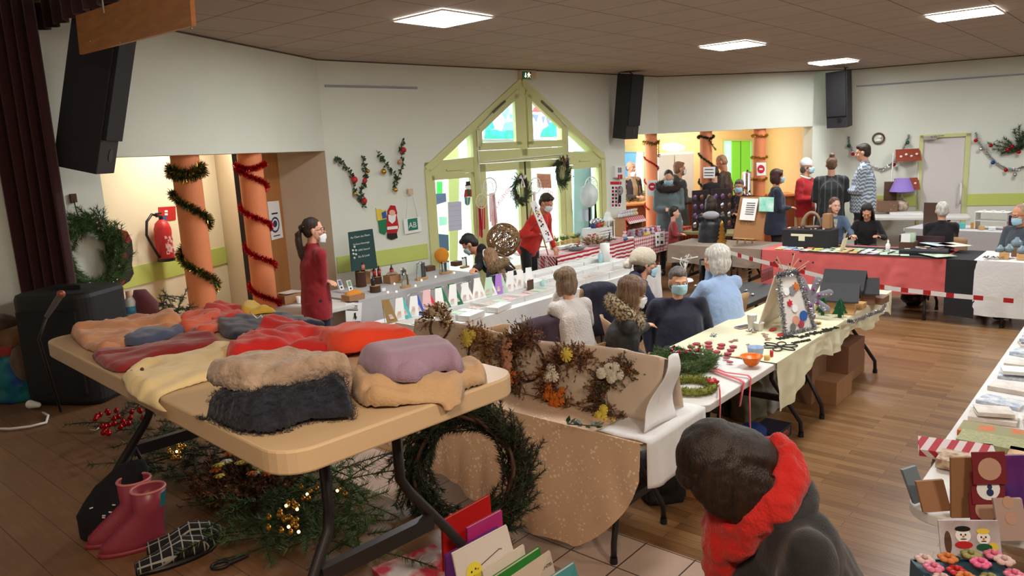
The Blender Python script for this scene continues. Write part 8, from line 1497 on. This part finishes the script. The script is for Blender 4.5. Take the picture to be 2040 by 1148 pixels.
t=T('mask_display','upright black rack of shiny purple and silver trinkets before the bar','display rack',(3.75,12.45,.72));cR=ad(1415,440,12.4);t.location=(cR.x,12.4,.72);mb=MB();mb.box((-.16,0,.32),(.3,.03,.7),.2);mb.box((.18,0,.32),(.32,.03,.72),-.1);mb.build('rack_panel',M('rack_black',(40,26,26),.5),t);random.seed(3)
for i in range(4):
 for j in range(6):mb=MB();mb.sph((-.27+j*.115,-.035,.1+i*.15),(.04,.015,.05),8,6);mb.build('trinket',random.choice((m_silver,M('violet_foil',(120,90,130),.3,metal=.5),M('bronze_foil',(120,84,70),.3,metal=.5))),t)
for k in range(4):p=V((3.15+.09*k,12.15,.72));lat(p,[(.02,0),(.05,.03),(.05,.07),(.02,.1),(0,.1)],M('kraft_pouch',(170,130,96),.6),'kraft pouch in the row on the bar side table, '+ORD[k]+' from the left','pouch','pouch','kraft pouches')
bottle(at(1357,452,.75),.17,.03,M('gel_clear',(196,214,216),.2),m_paper,'clear hand gel bottle at the end of the gingham cloth')
# jewellery on the black table
random.seed(41)
for k in range(18):mb=MB();mb.sph((0,0,.01),(.02,.015,.012),7,5);S(mb,'jewellery',m_silver,'small silver jewellery piece on the black table','jewellery',(2.15+R(-.25,.25),7.25+R(-.4,.5),.702),group='silver jewellery on the black table')
t=T('jewellery_stand','white antler shaped jewellery stand on the black table','jewellery stand',at(1365,560,.7));mb=MB();mb.tube([(0,0,0),(0,0,.2)],.012,6);random.seed(3);[mb.tube([V((0,0,.1+.02*k)),V((R(-.1,.1),R(-.05,.05),.2+.02*k)),V((R(-.14,.14),R(-.05,.05),.26))],.007,5)for k in range(6)];mb.lathe([(.09,0),(.08,.02),(0,.04)],n=16);mb.build('antler',m_paper,t)
t=T('jewellery_display','thin black display frame standing on the black table','frame',at(1400,590,.7));c_=at(1395,575,.7);mb=MB();[mb.tube([a,b],.01,6)for a,b in((c_,c_+V((0,0,.3))),(c_+V((0,0,.3)),c_+V((.35,.1,.3))),(c_+V((.35,.1,.3)),c_+V((.35,.1,0))))];mb.build('frame_bar',m_black,t,world=True)
t=T('wire_basket','black wire basket of small wares behind the light blue cardigan','basket',at(1510,560,.7),GR);mb=MB();[mb.tube([(-.15,y,z2),(.15,y,z2)],.003,4)for y in(-.1,.1)for z2 in(.02,.06,.1,.14)];[mb.tube([(x,-.1,.02),(x,-.1,.14)],.003,4)for x in[-.15+.025*k for k in range(13)]];mb.build('wires',m_black,t)
# barrier tape
tp=[ad(1418,497,8.6),ad(1440,503,8.5),ad(1500,521,8.2),ad(1640,556,7.7),ad(1780,580,7.3),ad(1900,594,7.0),ad(2060,608,6.7)];mb=MB();mb.smooth=False
for i in range(len(tp)-1):
 for k in range(8):a=tp[i].lerp(tp[i+1],k/8);b=tp[i].lerp(tp[i+1],(k+1)/8);mb.cur=1 if(i*8+k)%3==0 else 0;mb.add([a,b,b+V((0,0,.045)),a+V((0,0,.045))],[(0,1,2,3)])
S(mb,'barrier_tape',[m_paper,c_red],'red and white barrier tape stretched before the pink and white tables','tape',solid=.001)
# white pottery table
qw=V((QP[0],QP[1],0))-VV*.3;WQ=lambda u,v,z=.755:qw-VV*u+UU*v+V((0,0,z));m_glz=M('blue_grey_glass',(130,152,164),.15,alpha=.85)
for u,v,d_,lab in((.3,.45,.1,'wide wooden block carrying the round glass vase'),(.22,.2,.07,'pale wooden block under the left glass piece'),(.38,.2,.06,'pale wooden block under the middle glass piece'),(.56,.25,.12,'pale wooden block carrying the small glass bird')):box1(WQ(u,v),(.1+d_*.5,.09,d_),m_pine if d_!=.1 else m_brn,lab,'wooden_block','block',GR+.1)
for u,v,z2,s_,lab in((.3,.45,.855,1.1,'round blue grey glass vase on the wide wooden block'),(.18,.2,.825,.8,'left blue grey glass jar before the wide block'),(.26,.22,.825,.9,'second blue grey glass jar before the wide block'),(.38,.2,.815,.9,'third blue grey glass jar beside the red ball'),(.56,.25,.875,.9,'small glass bird on the pale wooden block'),(.68,.2,.755,1.,'blue grey glass jar at the picture edge')):lat(WQ(u,v,z2),[(.03*s_,0),(.055*s_,.03*s_),(.05*s_,.06*s_),(.02*s_,.085*s_),(.018*s_,.1*s_),(0,.1*s_)],m_glz,lab,'glass_jar','jar')
mb=MB();mb.sph((0,0,.035),.035,16,10);S(mb,'red_ball',c_red,'shiny red ball among the glass jars on the white cloth','ball',WQ(.5,.12))
mb=MB();random.seed(9)
for k in range(30):p0=V((R(-.12,.12),R(-.06,.06),.01));d_=V((R(-1,1),R(-1,1),R(0,.6))).normalized()*.05;s_=d_.cross(V((0,0,1))).normalized()*.016;mb.add([p0,p0+d_*.5+s_,p0+d_,p0+d_*.5-s_],[(0,1,2,3)])
o=S(mb,'dry_leaves',M('dry_leaf',(120,92,70),.8),'dry brown leaves strewn at the left of the white cloth','leaves',WQ(.14,.12));o['kind']='stuff'
t=T('carrier_bag','shiny dark plastic bag on the floor between the pink and white tables','bag',at(1820,608,0));mb=MB();mb.sph((0,0,.15),(.16,.12,.18),14,10);blob(mb,'bag_body',M('shiny_black',(30,26,30),.15),t,.014,disp=.08,dscale=.08)
# back tables
def BQ(u,v,z=.75):return qb+dB*u+wB*v+V((0,0,z))
brz=math.atan2(dB.y,dB.x);box1(BQ(.25,.3),(.24,.02,.36),M('walnut_board',(84,60,46),.6),'upright dark brown board left of the white haired person','board','board',brz);t=T('shelf_unit','small white tiered shelf of white dishes right of the white haired person','shelf',BQ(1.05,.35),brz);mb=MB();[mb.box((0,0,z2),(.42,.2,.012))for z2 in(.12,.24)];[mb.box((x,0,.12),(.012,.2,.24))for x in(-.2,.2)];mb.build('shelf_boards',m_white,t)
for k in range(3):mb=MB();mb.lathe([(.015,0),(.03,.02),(.0,.01)],n=10);mb.v=[(x-.12+.12*k,y,z2+.246)for x,y,z2 in mb.v];mb.build('dish',m_paper,t)
random.seed(12)
for k in range(9):box1(BQ(.55+.14*k,R(.15,.35)),(R(.04,.09),.05,R(.04,.12)),random.choice((d_org,m_pine,m_paper,cc['t'],M('honey',(200,140,60),.4))),ORD[k]+' small packet from the left on the back white cloth','packet','packet',brz,'small packets on the back table')
box1(BQ(1.45,.2),(.26,.2,.22),M('aubergine_bag',(62,34,60),.8),'aubergine purple bag at the right end of the back table','purple_bag','bag',brz);box1(BQ(1.6,.5),(.6,.3,.3),m_kraft,'brown box carrying the row of dark jars','jar_box','box',brz)
for k in range(5):bottle(BQ(1.4+.09*k,.5,1.05),.13,.035,M('honey_dark',(60,36,30),.3),m_paper,ORD[k]+' dark jar from the left on the brown box',M('kraft_label',(214,200,150),.6),'dark jars on the brown box')
DQ=lambda px,z,off=.35:(lambda p:V((p.x,p.y,z)))(onw(px,420,C1,D1,off));dz=math.atan2(eD.y,eD.x)
t=T('table_lamp','table lamp with lilac shade on a patterned stone base by the door','lamp',DQ(1795,.83));mb=MB();mb.lathe([(.05,0),(.1,.02),(.12,.1),(.09,.18),(.03,.2),(.03,.26),(0,.26)],n=18);mb.build('lamp_base',M('mosaic_base',(110,90,84),.3,c2=(200,180,160),scale=14),t);mb=MB();mb.lathe([(.2,.34),(.11,.56),(.105,.56),(.195,.34)],n=20);mb.build('lamp_shade',M('lilac_shade',(150,124,206),.7),t);mb=MB();mb.cone((0,0,.26),(0,0,.4),.012,.012,8);mb.build('stem',m_chrome,t)
box1(DQ(1768,.83,.4),(.3,.2,.18),M('dotted_basket',(206,186,140),.8,c2=(120,90,70),scale=30,thr=(.3,.36)),'beige dotted fabric basket beside the lilac lamp','fabric_basket','basket',dz);t=box1(DQ(1772,.83,.2),(.2,.18,.5),m_dwood,'dark wooden box shelf behind the dotted basket','wood_shelf','shelf',dz);box1(DQ(1740,.83,.3),(.3,.2,.2),m_kraft,'brown box of greenery left of the wooden shelf',rz=dz);box1(DQ(1805,.73,.55)+V((0,0,0)),(.5,.25,.1),m_white,'white drawer box of silver wares before the lamp',rz=dz)
t=T('picture_stand','white stand with two red trays of white pictures behind the lilac lamp','stand',DQ(1800,.83,.15));
for z2 in(.35,.85):mb=MB();mb.ext([V((-.22,-.1,z2)),V((.22,-.1,z2)),V((.26,.05,z2+.2)),V((-.16,.05,z2+.2))],(0,.01,0));o=mb.build('red_tray',M('brick_tray',(156,70,50),.5),t);[(lambda mb:(mb.sph((-.12+.09*k,-.06,z2+.08+.03*(k%2)),(.025,.012,.02),8,6),mb.build('white_picture',m_paper,o)))(MB())for k in range(4)]
mb=MB();mb.tube([(-.24,0,0),(-.2,.05,1.)],.01,6);mb.tube([(.26,0,0),(.24,.05,.9)],.01,6);mb.build('stand_leg',m_white,t)
# wall D decorations
DD=(C1,D1)
def wallt(pts,lab,bl):tinsel('tinsel_garland',[onw(x,y,C1,D1,.05)for x,y in pts],[m_silver,m_silver],lab,.03,900);[(lambda mb:(mb.sph((0,0,0),.032,12,8),S(mb,'bauble',m_,nm_+' bauble on the '+lab.split(' ')[0]+' silver garland','bauble',onw(x,y,C1,D1,.09))))(MB())for x,y,m_,nm_ in bl]
m_gb=M('green_bauble',(20,90,60),.2,metal=.5);m_bb=M('blue_bauble',(30,80,150),.2,metal=.5)
wallt([(1690,272),(1693,290),(1702,308),(1725,328),(1757,338),(1775,327),(1795,305),(1806,285),(1811,268)],'left silver tinsel garland sagging beside the white door',[(1691,291,m_gb,'upper green'),(1699,307,m_redfoil,'upper red'),(1808,284,m_gb,'right hand green'),(1799,305,m_bb,'blue'),(1790,319,m_silver,'silver'),(1781,328,m_redfoil,'lower red')])
wallt([(1944,264),(1950,284),(1966,305),(1985,325),(2005,336),(2025,338),(2045,330)],'right silver tinsel garland sagging under the wall branches',[(1944,280,m_redfoil,'top red'),(1954,297,m_silver,'silver'),(1978,324,m_bb,'blue'),(2004,339,m_redfoil,'low red'),(2022,348,m_silver,'lowest silver')])
t=T('round_ornament','small round brown ring ornament with white figure on the right wall','ornament',onw(1750,276,C1,D1,.03));upright(t,nD);mb=MB();mb.tube([V((.09*math.cos(a),.09*math.sin(a),0))for a in[2*PI*i/24 for i in range(24)]],.014,6,closed=True);mb.build('ring',m_dwood,t);mb=MB();mb.sph((0,-.03,.01),(.05,.025,.01),10,6);mb.sph((.02,.03,.01),(.03,.03,.01),10,6);mb.build('white_figure',m_paper,t)
t=T('wall_branches','fan of fir branches with red baubles on the wall at the right','branches',onw(2010,300,C1,D1,.03));mb=MB();random.seed(77)
for x,y in((1968,286),(1985,280),(1978,298),(2000,275),(2020,258),(2038,262),(2045,280),(1995,305),(2030,250),(2045,255)):p0=onw(2032,300,C1,D1,.04);e=onw(x,y,C1,D1,.1);needle_branch(mb,p0,e-p0,(e-p0).length,.07,150,0,.004)
mb.build('fir_fan',[m_fir,m_twig],t,world=True)
for x,y in((1974,290),(2007,298),(2030,303),(2016,292)):mb=MB();mb.sph(onw(x,y,C1,D1,.12),.03,10,8);mb.build('bauble',m_redfoil,t,world=True)
# ================= RIGHT STALL
def RQ(u,v,z=.745):return QR+UU*u-VV*v+V((0,0,z))
random.seed(53);nb=[M('ivory_nb',(206,196,186),.7,c2=(226,220,214),scale=20),M('rose_nb',(206,176,164),.7,c2=(226,208,196),scale=30),M('blue_nb',(150,170,196),.7,c2=(222,222,222),scale=30),m_paper]
def note(u,v,w_,l_,th,mat,lab,rz=0,z=.745,grp='handmade notebooks on the right table'):
 t=T('notebook',lab,'notebook',RQ(u,v,z),GR+rz,grp);mb=MB();mb.box((0,0,th/2),(w_*.96,l_*.96,th-.004));mb.build('pages',m_page,t);mb=MB();mb.box((0,0,th-.001),(w_,l_,.003));mb.box((0,0,.0015),(w_,l_,.003));mb.box((-w_/2,0,th/2),(.003,l_,th));mb.build('cover',mat,t)
k=0
for i in range(9):
 for j in range(3):
  note(1.22+i*.27,.12+j*.23,R(.13,.17),R(.18,.21),R(.015,.03),nb[(i*2+j)%4],'%s notebook, %s row from the near end, %s from the aisle'%(('ivory','rose patterned','blue patterned','white')[(i*2+j)%4],ORD[i],ORD[j]),R(-.4,.3))
  if(i+j)%3==0:note(1.22+i*.27,.12+j*.23,.12,.16,.02,nb[(i+j)%4],'%s notebook lying on another, %s row from the near end'%(('ivory','rose patterned','blue patterned','white')[(i+j)%4],ORD[i]),R(-.4,.4),.776)
note(.98,.2,.16,.36,.025,M('floral_green',(150,146,106),.7,c2=(206,110,60),scale=14,thr=(.55,.62)),'large green notebook with orange flowers');note(.84,.22,.15,.36,.03,M('speckled_green',(146,152,110),.7,c2=(176,172,130),scale=60),'large speckled green notebook');note(.66,.06,.17,.3,.03,gingham('red_band',(206,190,190),(168,44,56),.03,True,GR),'red and white striped album jutting over the table edge',.25);note(.72,.38,.17,.26,.03,M('brown_floral',(120,84,80),.7,c2=(220,180,130),scale=14),'brown notebook with pale floral border');note(.52,.12,.14,.2,.04,M('branch_print',(206,190,160),.7,c2=(150,110,90),scale=30),'cream box printed with red twigs');note(.86,.52,.15,.2,.02,cc['m'],'mint green notebook beyond the speckled one')
def stand(u,v,w_,h_,mat,lab,nm,cat,rz=0.,lean=.06,z=.745,th=.012,deco=None,up=0):
 t=T(nm,lab,cat,at(u,v,z)if u>9 else RQ(u,v,z),-PI*.02+rz);t.location.z+=up;mb=MB();mb.ext([(-w_/2,0,0),(w_/2,0,0),(w_/2,lean,h_),(-w_/2,lean,h_)],(0,th,0));mb.build('panel',mat,t);
 if deco:deco(t,lambda x,y,r1,r2,m_,nm2,k=1:(lambda mb:(mb.ext([(x+r1*math.cos(a),lean*(y+r2*math.sin(a))/h_-.001*k,y+r2*math.sin(a))for a in[2*PI*i/18 for i in range(18)]],(0,-.001,0)),mb.build(nm2,m_,t)))(MB()))
m_bx=M('display_box_brown',(150,106,70),.7)
stand(1836,1000,.08,.12,M('grey_folder',(110,122,132),.5),'grey blue folder standing at the rounded table corner','folder','folder',.5);stand(1868,1020,.11,.1,m_bx,'small brown cardboard stand beside the grey folder','card_stand','stand',.1)
stand(1942,1032,.17,.23,m_bx,'tall brown cardboard display back near the table corner','cardboard_display','stand',0,.03)
m_win=M('wine_card',(120,26,34),.6);m_wf=M('beige_felt',(190,150,128),.8)
for k,(dz_,lab)in enumerate(((.2,'wine red card with beige oval, topmost in the rack'),(.1,'wine red card with white oval and blue snowman, middle of the rack'),(.0,'wine red card with beige oval, lowest in the rack'))):
 stand(1968,(1040,1042,1046)[k],.12,.115,m_win,lab,'wine_card','card',0,.03,.745+.0*k,.004,lambda t,f,k=k:(f(0,.055,.042,.04,m_paper if k==1 else m_wf,'oval'),(f(.005,.042,.013,.013,c_navy,'snowman_line',2),f(.005,.062,.009,.009,c_navy,'snowman_line',2))if k==1 else None),up=dz_*.75)
stand(2032,1024,.12,.21,M('galaxy_print',(34,36,96),.3,c2=(130,50,120),scale=4),'deep blue and violet picture standing at the picture edge','picture','picture');stand(2022,1078,.1,.13,M('taupe_card',(176,150,140),.6),'beige heart card at the picture edge','heart_card','card',deco=lambda t,f:(f(0,.12,.02,.02,m_wf,'heart'),f(0,.07,.02,.02,m_wf,'heart')))
stand(1938,1136,.19,.15,M('snow_scene',(206,200,206),.4,c2=(150,130,130),scale=6),'bordered picture of two smiling snowmen in the blue box','snowman_picture','picture',-.05,.05,.76,.006,lambda t,f:(f(-0.021,0.105,0.0245,0.021,m_paper,'snowman_head'),f(-0.021,0.126,0.0245,0.0084,m_black,'hat',2),f(-0.021,0.077,0.028,0.0112,c_red,'scarf',2),f(0.042,0.098,0.021,0.0196,m_paper,'snowman_head'),f(0.042,0.119,0.021,0.0084,c_yel,'hat',2),f(0.042,0.07,0.0245,0.0112,c_green,'scarf',2),f(-0.028,0.1085,0.0028,0.0028,m_ink,'eye',3),f(-0.014,0.1085,0.0028,0.0028,m_ink,'eye',3),f(0.035,0.1015,0.0028,0.0028,m_ink,'eye',3),f(0.049,0.1015,0.0028,0.0028,m_ink,'eye',3),f(-0.021,0.1029,0.0035,0.0028,d_org,'nose',3),f(0.042,0.0959,0.0035,0.0028,d_org,'nose',3),f(-0.021,0.0952,0.0098,0.0014,m_ink,'smile',3),f(0.042,0.0889,0.0084,0.0014,m_ink,'smile',3),f(-0.07,0.084,0.0112,0.035,m_dwood,'broom',1),f(0.07,0.07,0.0154,0.014,c_yel,'star',1),f(-0.056,0.035,0.021,0.0084,m_gr,'leaf',1)))
p=at(1935,1150,.8);box1(V((p.x,p.y,0)),(.3,.24,.6),m_white,'white stool under the teal box of flowers','stool','stool',-.1)
t=T('flower_box','dark teal open box of fabric flowers beside the rounded table corner','box',V((p.x,p.y,.602)),-.1);mb=MB();[mb.box(c_,d_)for c_,d_ in(((0,-.1,.1),(.28,.006,.2)),((0,.1,.1),(.28,.006,.2)),((-.14,0,.1),(.006,.2,.2)),((.14,0,.1),(.006,.2,.2)),((0,0,.004),(.28,.2,.008)),((0,0,.19),(.27,.19,.01)))];mb.build('box_walls',M('teal_box',(36,84,104),.5),t)
fl=[M('pink_satin',(222,120,150),.4),M('olive_satin',(150,146,84),.5),M('amber_satin',(206,120,50),.5),M('blush_satin',(214,180,176),.5),M('fuchsia_satin',(230,100,150),.4),c_red];fn_=['pink','olive','amber','blush','fuchsia','red']
for i in range(16):
 c_=V((p.x,p.y,.82+R(-.01,.02)))+V((-.11+.075*(i%4),-.08+.05*(i//4),0));k=(i*5+i//4)%6;mb=MB()
 for q in range(6):a=PI*q/3+i;mb.sph(V((.018*math.cos(a),.018*math.sin(a),0)),(.014,.014,.008),8,6)
 mb.sph((0,0,.01),.009,8,5);S(mb,'fabric_flower',fl[k],'%s fabric flower in the teal box, %s row %s'%(fn_[k],ORD[i//4],('far left','left middle','right middle','far right')[i%4]),'fabric flower',c_,group='fabric flowers in the teal box')
mb=MB();mb.sph((0,0,0),.008,8,6);S(mb,'blue_led',M('blue_led',(110,150,255),.3,emit=8),'tiny glowing blue light near the fabric flowers','light',RQ(.1,.5,.86))
